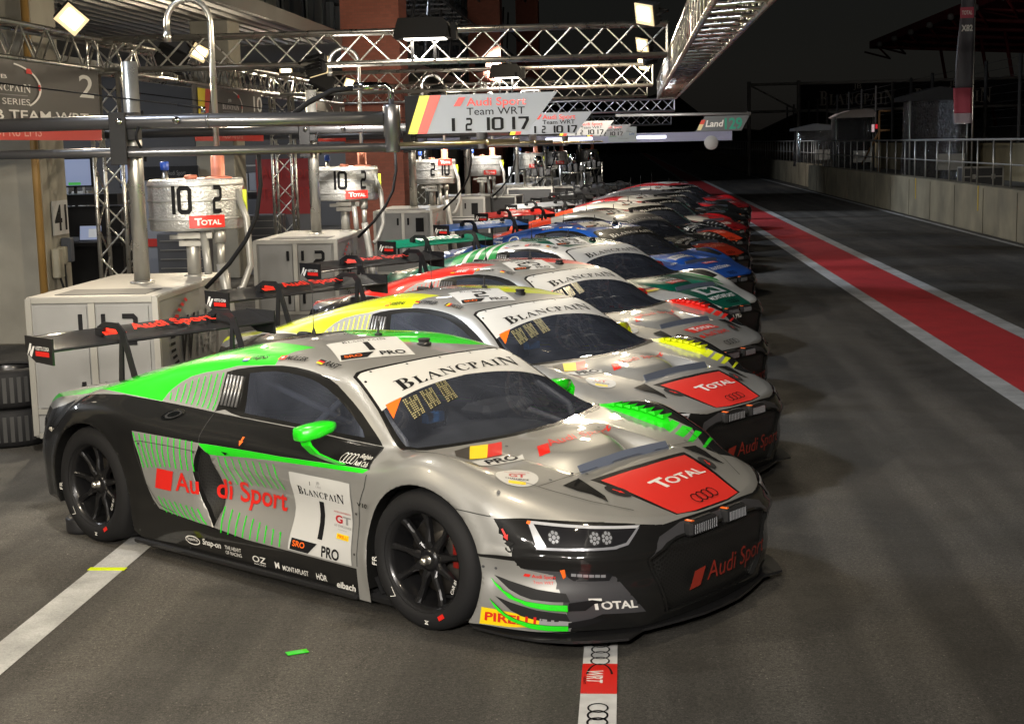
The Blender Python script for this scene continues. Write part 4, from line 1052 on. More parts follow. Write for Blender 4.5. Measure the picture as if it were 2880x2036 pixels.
flood('floodlight', (-5.9, 45, 3.3), (0, 38, .6), (.25, .22), 200*PW, COOL, 'cool floodlight at the far end of the garage truss')
downlight((-1.2, 40.3, 3.02), .5, 'cool lit floodlight under the bluish cross truss over the far cars', 90*PW)
downlight((-3.4, 40.3, 3.02), .5, 'cool lit floodlight under the left part of the bluish cross truss', 90*PW)
downlight((-1.6, 49.8, 2.78), .5, 'farthest lit floodlight under the last cross truss', 90*PW)
downlight((-2.0, 32.0, 3.5), .5, 'small lit floodlight under the third cross truss', 120*PW)
flood('floodlight', (-3.5, 17.2, 3.22), (-.4, 23.5, .6), (.26, .22), 380*PW, NEUT, 'floodlight added under the nearest cross truss to brighten the cars beyond', )  # added lamp facing down the row, lights the middle cars
flood('floodlight', (-3.2, 26.2, 3.22), (0, 33, .6), (.26, .22), 420*PW, NEUT, 'floodlight added under the second cross truss to brighten the cars beyond')  # added to lift the dark cars farther along
flood('floodlight', (-2.9, 32.2, 3.22), (.4, 40, .6), (.26, .22), 480*PW, NEUT, 'floodlight added under the third cross truss to brighten the farthest cars')  # added lamp for the dark far end of the row
flood('floodlight', (-3.3, 8.1, 3.25), (-1.2, 14.5, .5), (.26, .22), 300*PW, NEUT, 'floodlight added under the truss above the view to brighten the third car')  # unseen, added to light the cars behind the nearest one
# unlit black heads on the trusses
for x, y, z, rx, lab in ((-6.0, 13.6, 3.75, .5, 'unlit black floodlight at the upper left corner'), (-5.9, 19.4, 3.5, .4, 'unlit black floodlight behind the nearest cross truss'), (-5.2, 25.8, 3.45, -.4, 'unlit black floodlight by the brick column'), (-5.6, 28.0, 3.4, .4, 'unlit black floodlight behind the second cross truss')):
    m = MB(); m.box((0, 0, 0), (.42, .10, .30), 0, ch=.02); m.tube([(-.2, .08, 0), (0, .16, .1), (.2, .08, 0)], .012, 6); o = m.build('unlit_floodlight', MATTE); o.location = (x, y, z); o.rotation_euler = (rx, .5, .3); tag(o, lab, 'floodlight', 'unlit floodlights')
# cool lamp high on the pit building throwing a patch onto the lane
def wallpack(pos, aim, power, ang, lab, col=COOL):
    t = thing('building_floodlight', lab, 'floodlight', pos, 0, 'cool floodlights high on the pit building')
    d = (Vector(aim)-Vector(pos)).normalized(); t.rotation_mode = 'QUATERNION'; t.rotation_quaternion = d.to_track_quat('-Z', 'Y')
    m = MB(); m.box((0, 0, .1), (.5, .4, .2), 0, ch=.03); m.tube([(0, 0, .2), (0, 0, .6)], .04, 6); m.build('housing', MATTE, t)
    m = MB(); m.box((0, 0, -.01), (.42, .32, .01)); m.build('lamp_face', LITC, t)
    la = bpy.data.lights.new('flood_lamp', 'SPOT'); la.energy = power; la.color = col; la.spot_size = R(ang); la.spot_blend = .35; la.shadow_soft_size = .5
    lo = bpy.data.objects.new('flood_lamp', la); COL.objects.link(lo); lo.parent = t; lo.location = (0, 0, -.06)
wallpack((-7.8, 26, 9.5), (5.6, 25.5, 0), 10000*PW, 24, 'cool floodlight high on the pit building aimed at the lane')
wallpack((-7.8, 48, 8.0), (1.0, 42, .5), 14000*PW, 60, 'cool floodlight high on the pit building over the far cars')
wallpack((-7.8, 10, 9.5), (5.5, 14, 0), 7000*PW, 60, 'cool floodlight high on the pit building near the photographer')
wallpack((-7.8, 72, 10), (2.5, 74, 0), 5000*PW, 75, 'cool floodlight added high on the pit building to brighten the far lane')  # added lamp, keeps the far lane from going dark
wallpack((-5.6, 60, 5.4), (32, 95, 10), 26000*PW, 50, 'floodlight added on the pit building walkway to light the grandstand roof', (1, .88, .82))  # added only to make the red roof underside visible
wallpack((-7.8, 34, 10), (9.5, 50, 2), 4200*PW, 40, 'cool floodlight high on the pit building turned to the timing stands')
# ------------------------------------------------------------------ racing car body: half-section control net (x, half width, height)
CT=[0,.3,.62,.97,1.32,1.72,2.2,2.68,3.1,3.45,3.8,4.05,4.3,4.55,4.98]
CV=[
[(-.80,.70,.30),(-.50,.94,.22),(-.2,.965,.2),(.2,.965,.2),(.5,.955,.10),(.95,.945,.085),(1.45,.945,.08),(1.95,.945,.08),(2.3,.955,.07),(2.7,.965,.08),(3.05,.945,.10),(3.3,.89,.10),(3.47,.76,.10),(3.66,.45,.09),(3.70,0,.09)],
[(-.82,.72,.40),(-.5,.95,.35),(-.2,.975,.40),(.2,.975,.40),(.5,.965,.27),(.95,.965,.24),(1.45,.965,.235),(1.95,.965,.24),(2.3,.965,.27),(2.7,.975,.35),(3.05,.955,.25),(3.3,.905,.24),(3.50,.775,.24),(3.69,.46,.2),(3.74,0,.19)],
[(-.83,.74,.52),(-.5,.955,.5),(-.2,.98,.56),(.2,.98,.56),(.55,.97,.48),(.95,.945,.45),(1.45,.905,.44),(1.95,.915,.45),(2.35,.95,.48),(2.7,.98,.56),(3.05,.955,.45),(3.3,.89,.42),(3.54,.76,.40),(3.70,.49,.38),(3.76,0,.36)],
[(-.82,.75,.62),(-.47,.93,.64),(-.15,.975,.77),(.2,.97,.79),(.55,.955,.74),(.95,.94,.71),(1.45,.93,.705),(1.95,.935,.71),(2.35,.95,.72),(2.7,.962,.79),(3.05,.932,.668),(3.27,.85,.575),(3.49,.72,.57),(3.67,.45,.54),(3.73,0,.515)],
[(-.80,.68,.76),(-.45,.84,.77),(-.12,.86,.865),(.2,.84,.895),(.55,.80,.875),(.95,.785,.86),(1.45,.79,.848),(1.95,.795,.83),(2.35,.80,.80),(2.7,.868,.842),(3.05,.838,.738),(3.25,.77,.655),(3.46,.66,.608),(3.645,.42,.575),(3.715,0,.55)],
[(-.78,.60,.79),(-.40,.70,.83),(-.05,.70,.92),(.25,.675,.995),(.6,.655,1.072),(.98,.64,1.118),(1.4,.632,1.138),(1.86,.625,1.098),(2.40,.715,.82),(2.72,.68,.782),(3.05,.62,.735),(3.27,.58,.68),(3.46,.50,.63),(3.63,.34,.583),(3.705,0,.558)],
[(-.77,.35,.81),(-.38,.35,.885),(-.02,.36,.985),(.3,.36,1.058),(.65,.36,1.138),(1.0,.36,1.192),(1.4,.36,1.205),(1.88,.36,1.138),(2.54,.36,.815),(2.76,.34,.775),(3.05,.32,.742),(3.28,.31,.702),(3.47,.28,.646),(3.63,.19,.585),(3.70,0,.562)],
[(-.76,0,.815),(-.37,0,.89),(0,0,1.0),(.3,0,1.072),(.65,0,1.152),(1.0,0,1.208),(1.4,0,1.22),(1.90,0,1.145),(2.585,0,.815),(2.78,0,.785),(3.07,0,.748),(3.3,0,.708),(3.48,0,.65),(3.63,0,.588),(3.70,0,.562)],
]
CS=[0,.16,.38,.62,.82,1.12,1.45,1.78]
def pchip(x,y,q):
    x=np.asarray(x,float);y=np.asarray(y,float);h=np.diff(x)
    h=h.reshape((-1,)+(1,)*(y.ndim-1)); d=np.diff(y,axis=0)/h
    m=np.zeros_like(y)
    w1=2*h[1:]+h[:-1];w2=h[1:]+2*h[:-1]
    ok=(d[:-1]*d[1:])>0
    with np.errstate(divide='ignore',invalid='ignore'):
        hm=(w1+w2)/(w1/d[:-1]+w2/d[1:])
    m[1:-1]=np.where(ok,hm,0); m[0]=d[0];m[-1]=d[-1]
    i=np.clip(np.searchsorted(x,q,side='right')-1,0,len(x)-2)
    hh=(x[i+1]-x[i]);t=(q-x[i])/hh
    sh=(-1,)+(1,)*(y.ndim-1); t=t.reshape(sh);hh=hh.reshape(sh)
    return ((1+2*t)*(1-t)**2*y[i]+t*(1-t)**2*hh*m[i]+t*t*(3-2*t)*y[i+1]+t*t*(t-1)*hh*m[i+1])
def hermite_cr(x,y,q,tension=.5):
    # non-monotone (finite difference) tangents, limited
    x=np.asarray(x,float);y=np.asarray(y,float);h=np.diff(x).reshape((-1,)+(1,)*(y.ndim-1))
    d=np.diff(y,axis=0)/h; m=np.zeros_like(y)
    m[1:-1]=(h[1:]*d[:-1]+h[:-1]*d[1:])/(h[1:]+h[:-1]); m[0]=d[0];m[-1]=d[-1]
    i=np.clip(np.searchsorted(x,q,side='right')-1,0,len(x)-2)
    hh=(x[i+1]-x[i]);t=(q-x[i])/hh; sh=(-1,)+(1,)*(y.ndim-1);t=t.reshape(sh);hh=hh.reshape(sh)
    return ((1+2*t)*(1-t)**2*y[i]+t*(1-t)**2*hh*m[i]+t*t*(3-2*t)*y[i+1]+t*t*(t-1)*hh*m[i+1])
def sstep(a,b,x):
    t=np.clip((x-a)/(b-a),0,1); return t*t*(3-2*t)
def surface(nu=150,nv=60):
    C=np.array(CV,float).transpose(1,0,2)        # u,v,3
    g=C[-2:-3:-1].copy(); g[...,1]*=-1
    C=np.concatenate([C,g]); T2=np.array(CT+[CT[-1]+(CT[-1]-CT[-2])])
    k1=int(nu*.44); tq=np.concatenate([np.linspace(0,2.75,k1,endpoint=False),np.linspace(2.75,CT[-1],nu-k1)])
    A=pchip(T2,C,tq)                              # nu,8,3
    A=A.transpose(1,0,2)
    g=A[-2:-3:-1].copy(); g[...,1]*=-1
    A=np.concatenate([A,g]); S2=np.array(CS+[CS[-1]+(CS[-1]-CS[-2])])
    sq=np.linspace(0,CS[-1],nv)
    B=.5*pchip(S2,A,sq)+.5*hermite_cr(S2,A,sq)
    B[...,1]=np.maximum(B[...,1],0); B[-1,:,1]=0;B[:,-1,1]=0
    return detail(B)
def detail(P):
    x,w,z=P[...,0].copy(),P[...,1].copy(),P[...,2].copy()
    # bonnet: rounded centre dome between two duct wells that end at the strip at x=3.185
    top=(z>.5)&(x>2.3)&(x<3.19)
    s=((w/.375)**3+(np.clip(x-2.56,0,2)/.585)**3)**(1/3)
    well=.115*sstep(2.66,3.15,x)*sstep(.74,1.06,s)
    edge=.375+np.clip(3.185-x,0,1)*.10
    z-=np.where(top,well*(1-sstep(edge-.025,edge+.025,w))*(1-sstep(3.165,3.187,x)),0)
    z+=np.where(top,.012*sstep(2.60,2.76,x)*(1-sstep(.45,.95,s)),0)
    # nose: ledge under the lamps and hollow below it
    f=(x>3.02)&(z<.56)
    r=np.hypot(x-2.6,w)+1e-6
    g=np.where(f,(.014*np.exp(-((z-.445)/.018)**2)-.022*np.exp(-((z-.345)/.06)**2)*sstep(.40,.52,w))*sstep(3.02,3.15,x),0)
    x=x+g*(x-2.6)/r; w=w+g*w/r
    # front wing crest louvre channel / sharper crest
    c=np.exp(-((w-.80)/.05)**2)*sstep(2.2,2.45,x)*(1-sstep(3.0,3.25,x))*(z>.55)
    z+=.002*c
    # door scallop deeper behind the number panel
    s=sstep(1.0,1.12,x)*(1-sstep(1.35,2.15,x))*np.exp(-((z-.47)/.15)**2)*(w>.7)
    w-=.045*s
    # blade in front of the rear wheel stands proud
    s=sstep(.45,.8,x)*(1-sstep(.99,1.04,x))*np.exp(-((z-.47)/.17)**4)*(w>.8)
    w+=.012*s
    # undercut below the shoulder (ledge)
    s=sstep(.98,1.1,x)*(1-sstep(2.1,2.4,x))*np.exp(-((z-.655)/.028)**2)*(w>.8)
    w-=.014*s
    # wheel arch flares
    for xc,zc in ((0,.35),(2.7,.34)):
        d=np.hypot(x-xc,z-zc)
        w+=np.where((w>.8),.012*np.exp(-((d-.385)/.035)**2),0)
    return np.stack([x,w,z],-1)
PROJ = {'side': (Vector((1,0,0)), Vector((0,0,1)), Vector((0,1,0))),
        'top': (Vector((1,0,0)), Vector((0,1,0)), Vector((0,0,1))),
        'front': (Vector((0,1,0)), Vector((0,0,1)), Vector((1,0,0))),
        'diagR': (Vector((.64,.77,0)), Vector((0,0,1)), Vector((.77,-.64,0))),
        'diagL': (Vector((.64,-.77,0)), Vector((0,0,1)), Vector((.77,.64,0))),
        'railR': (Vector((1,0,0)), Vector((0,.7071,.7071)), Vector((0,-.7071,.7071))),
        'railL': (Vector((1,0,0)), Vector((0,-.7071,.7071)), Vector((0,.7071,.7071)))}
def inpoly(poly, u, v):
    c = False; n = len(poly); j = n-1
    for i in range(n):
        (xi, yi), (xj, yj) = poly[i], poly[j]
        if (yi > v) != (yj > v) and u < (xj-xi)*(v-yi)/(yj-yi)+xi: c = not c
        j = i
    return c
def stencil(bm, poly, proj, mi, cond=None):
    """cut the outline into the surface and give the inside a material; returns the inside faces"""
    U, V, N = PROJ[proj]
    us = [p[0] for p in poly]; vs = [p[1] for p in poly]
    u0, u1, v0, v1 = min(us), max(us), min(vs), max(vs)
    cand = set()
    for f in bm.faces:
        if cond and not cond(f.calc_center_median(), f.normal): continue
        fu = [x.co.dot(U) for x in f.verts]; fv = [x.co.dot(V) for x in f.verts]
        if max(fu) < u0 or min(fu) > u1 or max(fv) < v0 or min(fv) > v1: continue
        cand.add(f)
    n = len(poly)
    for i in range(n):
        (ua, va), (ub, vb) = poly[i], poly[(i+1) % n]
        du, dv = ub-ua, vb-va
        if abs(du)+abs(dv) < 1e-6: continue
        no = (U*dv-V*du).normalized(); co = U*ua+V*va
        e0, e1, g0, g1 = min(ua, ub)-.001, max(ua, ub)+.001, min(va, vb)-.001, max(va, vb)+.001
        sel = []
        for f in cand:
            fu = [x.co.dot(U) for x in f.verts]
            if max(fu) < e0 or min(fu) > e1: continue
            fv = [x.co.dot(V) for x in f.verts]
            if max(fv) < g0 or min(fv) > g1: continue
            d = [(x.co-co).dot(no) for x in f.verts]
            if max(d) < 1e-5 or min(d) > -1e-5: continue
            sel.append(f)
        if not sel: continue
        geom = set(sel)
        for f in sel:
            geom.update(f.edges); geom.update(f.verts)
        r = bmesh.ops.bisect_plane(bm, geom=list(geom), plane_co=co, plane_no=no, dist=1e-5)
        cand.update(g for g in r['geom'] if isinstance(g, bmesh.types.BMFace))
    out = []
    for f in cand:
        if not f.is_valid: continue
        c = f.calc_center_median()
        if inpoly(poly, c.dot(U), c.dot(V)):
            f.material_index = mi; out.append(f)
    return out
def mirror2(bm, poly, proj, mi, cond=None):
    """the same outline on both flanks"""
    out = []
    if proj == 'side':
        for s in (-1, 1): out += stencil(bm, poly, 'side', mi, lambda c, n, s=s: c.y*s > .0 and abs(n.y) > .12 and (cond is None or cond(c, n)))
    elif proj in ('diag', 'rail'):
        out += stencil(bm, poly, proj+'R', mi, lambda c, n: c.y < .0 and (cond is None or cond(c, n)))
        out += stencil(bm, poly, proj+'L', mi, lambda c, n: c.y > .0 and (cond is None or cond(c, n)))
    elif proj == 'top':
        out += stencil(bm, poly, 'top', mi, cond)
        out += stencil(bm, [(x, -y) for x, y in poly], 'top', mi, cond)
    return out
def sym(half): return half+[(x, -y) for x, y in half[::-1] if abs(y) > 1e-6]
def off(bm, faces, name, mats, parent=None):
    """take faces out of the body into a mesh of their own"""
    idx = {}; vs = []; fs = []; mi = []
    for f in faces:
        q = []
        for v in f.verts:
            if v not in idx: idx[v] = len(vs); vs.append(v.co.copy())
            q.append(idx[v])
        fs.append(q); mi.append(0)
    bmesh.ops.delete(bm, geom=list(set(faces)), context='FACES')
    mb = MB(); mb.add(vs, fs, 0, True)
    return mb.build(name, mats, parent, fix=False)
def raw_body(nu, nv):
    P = surface(nu, nv)
    Q = P.copy(); Q[..., 1] *= -1
    bm = bmesh.new()
    for G, rev in ((P, True), (Q, False)):
        vv = [[bm.verts.new(G[i, j]) for j in range(G.shape[1])] for i in range(G.shape[0])]
        for i in range(G.shape[0]-1):
            for j in range(G.shape[1]-1):
                q = [vv[i][j], vv[i+1][j], vv[i+1][j+1], vv[i][j+1]]
                bm.faces.new(q[::-1] if rev else q)
    bmesh.ops.remove_doubles(bm, verts=bm.verts, dist=.0004)
    bmesh.ops.dissolve_degenerate(bm, dist=.0002, edges=bm.edges)
    bmesh.ops.recalc_face_normals(bm, faces=bm.faces)
    bm.faces.ensure_lookup_table()
    if bm.faces[0].normal.dot(bm.faces[0].calc_center_median()-Vector((1.4, 0, .5))) < 0:
        bmesh.ops.reverse_faces(bm, faces=bm.faces)
    for f in bm.faces: f.smooth = True
    return bm
def archpoly(xc, zc, r, a0, a1, xs):
    p = [(xc+r*math.cos(R(a)), zc+r*math.sin(R(a))) for a in np.linspace(a0, a1, 30)]
    return p+[(p[-1][0], -.2), (xs, -.2), (xs, zc)] if a0 == 0 else p+[(xs, zc), (xs, -.2), (p[0][0], -.2)]
ARCH_R = archpoly(0, .35, .375, 0, 238, .385)
ARCH_F = archpoly(2.7, .34, .372, -40, 180, 2.33)
DLO = [(.953,1.066),(1.03,1.087),(1.123,1.103),(1.25,1.120),(1.38,1.130),(1.49,1.129),(1.587,1.121),(1.67,1.110),(1.75,1.094),(1.83,1.068),(1.90,1.036),(1.98,.996),(2.058,.952),(2.16,.886),(2.273,.814),(2.149,.821),(1.9,.833),(1.639,.844),(1.4,.849),(1.186,.853),(1.10,.862),(1.032,.875),(.962,.86)]
SIDEGL = [(1.15,1.075),(1.25,1.09),(1.35,1.10),(1.46,1.099),(1.55,1.092),(1.63,1.082),(1.70,1.067),(1.78,1.042),(1.86,1.009),(1.94,.97),(2.02,.926),(2.10,.876),(2.135,.842),(1.9,.85),(1.64,.862),(1.42,.868),(1.24,.872),(1.20,.875)]
WS_BLACK = sym([(1.90,0),(1.895,.25),(1.875,.48),(1.865,.56),(1.885,.602),(2.13,.668),(2.42,.785),(2.50,.70),(2.54,.56),(2.585,.37),(2.62,.18),(2.632,0)])
WS_GLASS = sym([(2.117,0),(2.124,.27),(2.136,.50),(2.146,.645),(2.39,.735),(2.445,.71),(2.50,.56),(2.55,.37),(2.585,.18),(2.595,0)])
BANNER = sym([(1.915,0),(1.91,.25),(1.895,.47),(1.888,.55),(1.902,.588),(2.143,.653),(2.134,.50),(2.122,.27),(2.115,0)])
BSIDE = [(-.95,-.1),(-.95,.70),(-.6,.725),(-.45,.765),(-.28,.83),(-.1,.87),(.05,.885),(.21,.893),(.504,.876),(.962,.856),(1.186,.85),(1.639,.84),(2.149,.818),(2.285,.812),(2.335,.735),(1.67,.715),(1.0,.712),(.432,.724),(.455,.66),(.49,.59),(.52,.50),(.555,.417),(.60,.35),(.651,.305),(.80,.29),(1.135,.262),(1.4,.24),(2.245,.228),(2.25,-.1)]
BLADE = [(1.0,.711),(1.67,.714),(2.334,.733),(2.30,.712),(2.0,.70),(1.6,.684),(1.3,.668),(1.13,.655),(1.07,.655)]
INTAKE = [(1.002,.70),(1.07,.656),(1.10,.60),(1.13,.50),(1.156,.366),(1.12,.262),(1.07,.32),(1.02,.394),(.985,.47),(.962,.549),(.975,.63)]
DLO_REAR = None
NOSE = [(1.283,.604),(1.402,.606),(1.52,.602),(1.625,.597),(1.76,.588),(1.874,.575),(1.97,.56),(2.054,.546),(2.169,.553),(2.5,.556),(2.5,-.1),(1.605,-.1),(1.605,.123),(1.584,.171),(1.557,.267),(1.526,.367),(1.389,.388),(1.362,.42),(1.20,.428),(1.20,.440),(1.359,.445)]
GRILLE = [(-.37,.135),(0,.142),(.37,.135),(.44,.27),(.506,.411),(.474,.432),(.40,.458),(.33,.476),(.16,.488),(0,.492),(-.16,.488),(-.33,.476),(-.40,.458),(-.474,.432),(-.506,.411),(-.44,.27)]
REDHOOD = [(3.315,0),(3.298,.352),(3.50,.308),(3.672,.258),(3.69,.13),(3.692,0)]
BLKHOOD = [(3.285,0),(3.266,.392),(3.50,.333),(3.675,.273),(3.70,.13),(3.702,0)]
RAIL = [(-.8,.02),(-.3,.085),(.05,.05),(.21,.043),(.504,.053),(.515,.10),(.536,.134),(.59,.18),(.665,.223),(.78,.257),(.906,.281),(1.024,.316),(1.319,.343),(1.305,.40),(1.33,.48),(1.385,.561),(1.05,.60),(.8,.58),(.5,.46),(0,.315),(-.4,.20),(-.8,.13)]
RAILALL = [(-.8,.02),(-.3,.085),(.05,.05),(.21,.043),(.504,.053),(.93,.055),(.95,.26),(1.024,.316),(1.319,.343),(1.305,.40),(1.33,.48),(1.385,.561),(1.05,.60),(.8,.58),(.5,.46),(0,.315),(-.4,.20),(-.8,.13)]
COVER = sym([(-.8,0),(-.8,.50),(-.3,.52),(.2,.44),(.7,.34),(1.0,.27),(1.06,.15),(1.08,0)])
ROOFGREEN = [(.75,.24),(1.0,.16),(1.2,.02),(1.40,-.02),(1.507,.093),(1.625,.023),(1.707,.175),(1.80,.42),(1.83,.60),(1.5,.75),(.7,.75)]
FENBLK = [(2.44,.83),(2.55,.782),(2.87,.772),(3.06,.775),(3.20,.66),(3.27,.60),(3.34,.62),(3.40,.80),(3.3,1.05),(2.9,1.1),(2.3,1.1),(2.33,.93)]
FENSTR = [(2.36,.775),(2.42,.80),(2.564,.776),(2.866,.768),(2.914,.766),(2.956,.719),(2.949,.645),(2.83,.664),(2.72,.688),(2.60,.712),(2.497,.729)]
FENBARS = [[(2.935,.767),(2.986,.767),(3.029,.612),(2.945,.66)],[(3.01,.757),(3.061,.779),(3.113,.612),(3.053,.619)],[(3.084,.772),(3.111,.796),(3.178,.607),(3.159,.586)],[(3.148,.819),(3.166,.82),(3.256,.605),(3.238,.607)]]

def base_body(nu, nv):
    """body shell with wheel arches opened and glass, grille and intakes marked"""
    bm = raw_body(nu, nv)
    for poly in (ARCH_R, ARCH_F):
        for s in (-1, 1):
            fs = stencil(bm, poly, 'side', 0, lambda c, n, s=s: c.y*s > .62 and c.z < .74)
            bmesh.ops.delete(bm, geom=fs, context='FACES')
    # return flange of the arches
    eds = []
    for e in bm.edges:
        if e.is_boundary:
            m = (e.verts[0].co+e.verts[1].co)/2
            if abs(m.y) > .6 and -.6 < m.x < 3.2 and m.z > .06 and (math.hypot(m.x, m.z-.35) < .5 or math.hypot(m.x-2.7, m.z-.34) < .5) and m.z > .13: eds.append(e)
    r = bmesh.ops.extrude_edge_only(bm, edges=eds)
    for g in r['geom']:
        if isinstance(g, bmesh.types.BMVert): g.co.y -= math.copysign(.07, g.co.y)
        if isinstance(g, bmesh.types.BMFace): g.material_index = 2; g.smooth = False
    return bm
BVH = {}
class Drape:
    """prints laid over the body surface, layer by layer"""
    def __init__(s, bvh): s.bvh = bvh; s.mb = MB(); s.mats = []; s.z = .0022
    def put(s, polys, proj, m, side=None, grid=.045, lift=None, step=.0009):
        U, V, N = PROJ[proj]
        if proj == 'side': N = Vector((0, -1 if side in (None, -1) else 1, 0))
        if m not in s.mats: s.mats.append(m)
        mi = s.mats.index(m)
        bm = bmesh.new()
        for k, p in enumerate(polys):
            q = [bm.verts.new((x, y, (k % 4)*.00012)) for x, y in p]
            try: bm.faces.new(q)
            except ValueError: pass
        if grid:
            a = np.array([q for p in polys for q in p]); mn, mx = a.min(0), a.max(0)
            for ax in (0, 1):
                for c in np.arange(math.ceil(mn[ax]/grid)*grid, mx[ax], grid):
                    no = (1, 0, 0) if ax == 0 else (0, 1, 0)
                    bmesh.ops.bisect_plane(bm, geom=list(bm.verts)+list(bm.edges)+list(bm.faces), plane_co=(c, c, 0), plane_no=no, dist=1e-6)
        bmesh.ops.triangulate(bm, faces=[f for f in bm.faces if len(f.verts) > 4])
        zz = s.z if lift is None else lift
        pos = {}
        for v in bm.verts:
            o = U*v.co.x+V*v.co.y+N*8
            h, nn, i, d = s.bvh.ray_cast(o, -N, 14)
            pos[v] = None if h is None else h+(nn if nn.dot(N) > 0 else -nn)*(zz+v.co.z)
        ok = [f for f in bm.faces if all(pos[v] is not None for v in f.verts)]
        vl = {}; vs = []; fs = []
        for f in ok:
            q = []
            for v in f.verts:
                if v not in vl: vl[v] = len(vs); vs.append(pos[v])
                q.append(vl[v])
            P = [vs[i] for i in q]
            if (P[1]-P[0]).cross(P[2]-P[0]).dot(N) < 0: q = q[::-1]
            fs.append(q)
        s.mb.add(vs, fs, mi, True)
        bm.free()
        if lift is None: s.z += step
        return s
    def build(s, name, parent=None): return s.mb.build(name, s.mats, parent, fix=False)
# ------------------------------------------------------------------ parts every car carries
def wheel(parent, x, y, z, r, sgn, wd):
    """wheel with its outer face towards sgn*y; > tyre, rim, hub_nut, brake_disc"""
    o = bpy.data.objects.new('wheel', None); COL.objects.link(o); o.parent = parent
    o.location = (x, y, z)
    if sgn > 0: o.rotation_euler = (0, 0, math.pi)
    rr = .243
    t = MB()
    t.lathe([(rr-.006, .0), (rr+.004, -.016), (r-.075, -.026), (r-.04, -.022), (r-.014, -.004), (r-.004, .018), (r, .05), (r, wd-.05), (r-.01, wd-.012), (r-.05, wd+.01), (rr, wd)], axis='y', n=56, cap=False)
    t.build('tyre', RUBBER, o, fix=False)
    m = MB()
    m.lathe([(rr+.002, -.016), (rr+.001, -.002), (rr-.012, .002), (rr-.020, .03), (rr-.028, .10), (rr-.03, wd)], axis='y', n=56, cap=False)
    for k in range(9):
        a = 2*math.pi*k/9+.2
        c, s = math.cos(a), math.sin(a)
        prof = []
        for rad, hw, dp, th in ((.045, .030, .045, .035), (.09, .019, .030, .035), (.15, .013, .035, .03), (.20, .015, .026, .03), (.228, .020, .014, .03)):
            e = Vector((c, 0, s)); tdir = Vector((-s, 0, c))
            prof.append([e*rad+tdir*hw+Vector((0, dp+.008, 0)), e*rad+tdir*hw*.5+Vector((0, dp, 0)), e*rad-tdir*hw*.5+Vector((0, dp, 0)), e*rad-tdir*hw+Vector((0, dp+.008, 0)), e*rad-tdir*hw+Vector((0, dp+th, 0)), e*rad+tdir*hw+Vector((0, dp+th, 0))])
        vs = [p for q in prof for p in q]
        fs = [(i*6+j, i*6+(j+1) % 6, (i+1)*6+(j+1) % 6, (i+1)*6+j) for i in range(4) for j in range(6)]
        m.add(vs, fs, 0, False)
    m.lathe([(.001, .03), (.035, .03), (.058, .04), (.06, .075)], axis='y', n=24, cap=False)
    m.build('rim', RIM, o)
    h = MB()
    h.lathe([(.0, -.012), (.014, -.010), (.021, .002), (.022, .03), (.034, .032), (.036, .045)], axis='y', n=20, cap=False)
    h.build('hub_nut', ALU, o)
    d = MB()
    d.lathe([(.06, .12), (.185, .12), (.185, .15), (.06, .15)], axis='y', n=32, cap=False)
    d.box((.15, .13, .05), (.07, .09, .16), 1)
    d.build('brake_disc', [DISC, mat('caliper_red', '#7A1A14', .4)], o)
    k = MB(); k.lathe([(.001, .17), (.24, .17)], axis='y', n=24, cap=False); k.build('wheel_back', MATTE, o)
    return o
def tyre_marks(wh):
    """chalk marks and stickers on the sidewall of the nearest tyres"""
    f = Flat((0, -.028, 0), (1, 0, 0), (0, 0, 1), 0)
    f.put(place(fit(sans('CAR #1', .01), .075), (.215, -.12), (.35, .94), (-.94, .35)), LETTERW)
    f.put([[(.12, -.262), (.155, -.24), (.143, -.222), (.108, -.244)]], REDV)
    f.put(strip([(-.19, -.15), (-.165, -.19), (-.20, -.20)], .004), LETTERW)
    f.put(place(fit(sans('FR', .01), .045), (-.285, -.06), (0, 1), (-1, 0)), LETTERW)
    f.put(strip([(.03, -.29), (.05, -.275), (.03, -.275), (.05, -.29), (.03, -.29)], .004), LETTERW)
    f.build('tyre_marking', wh)
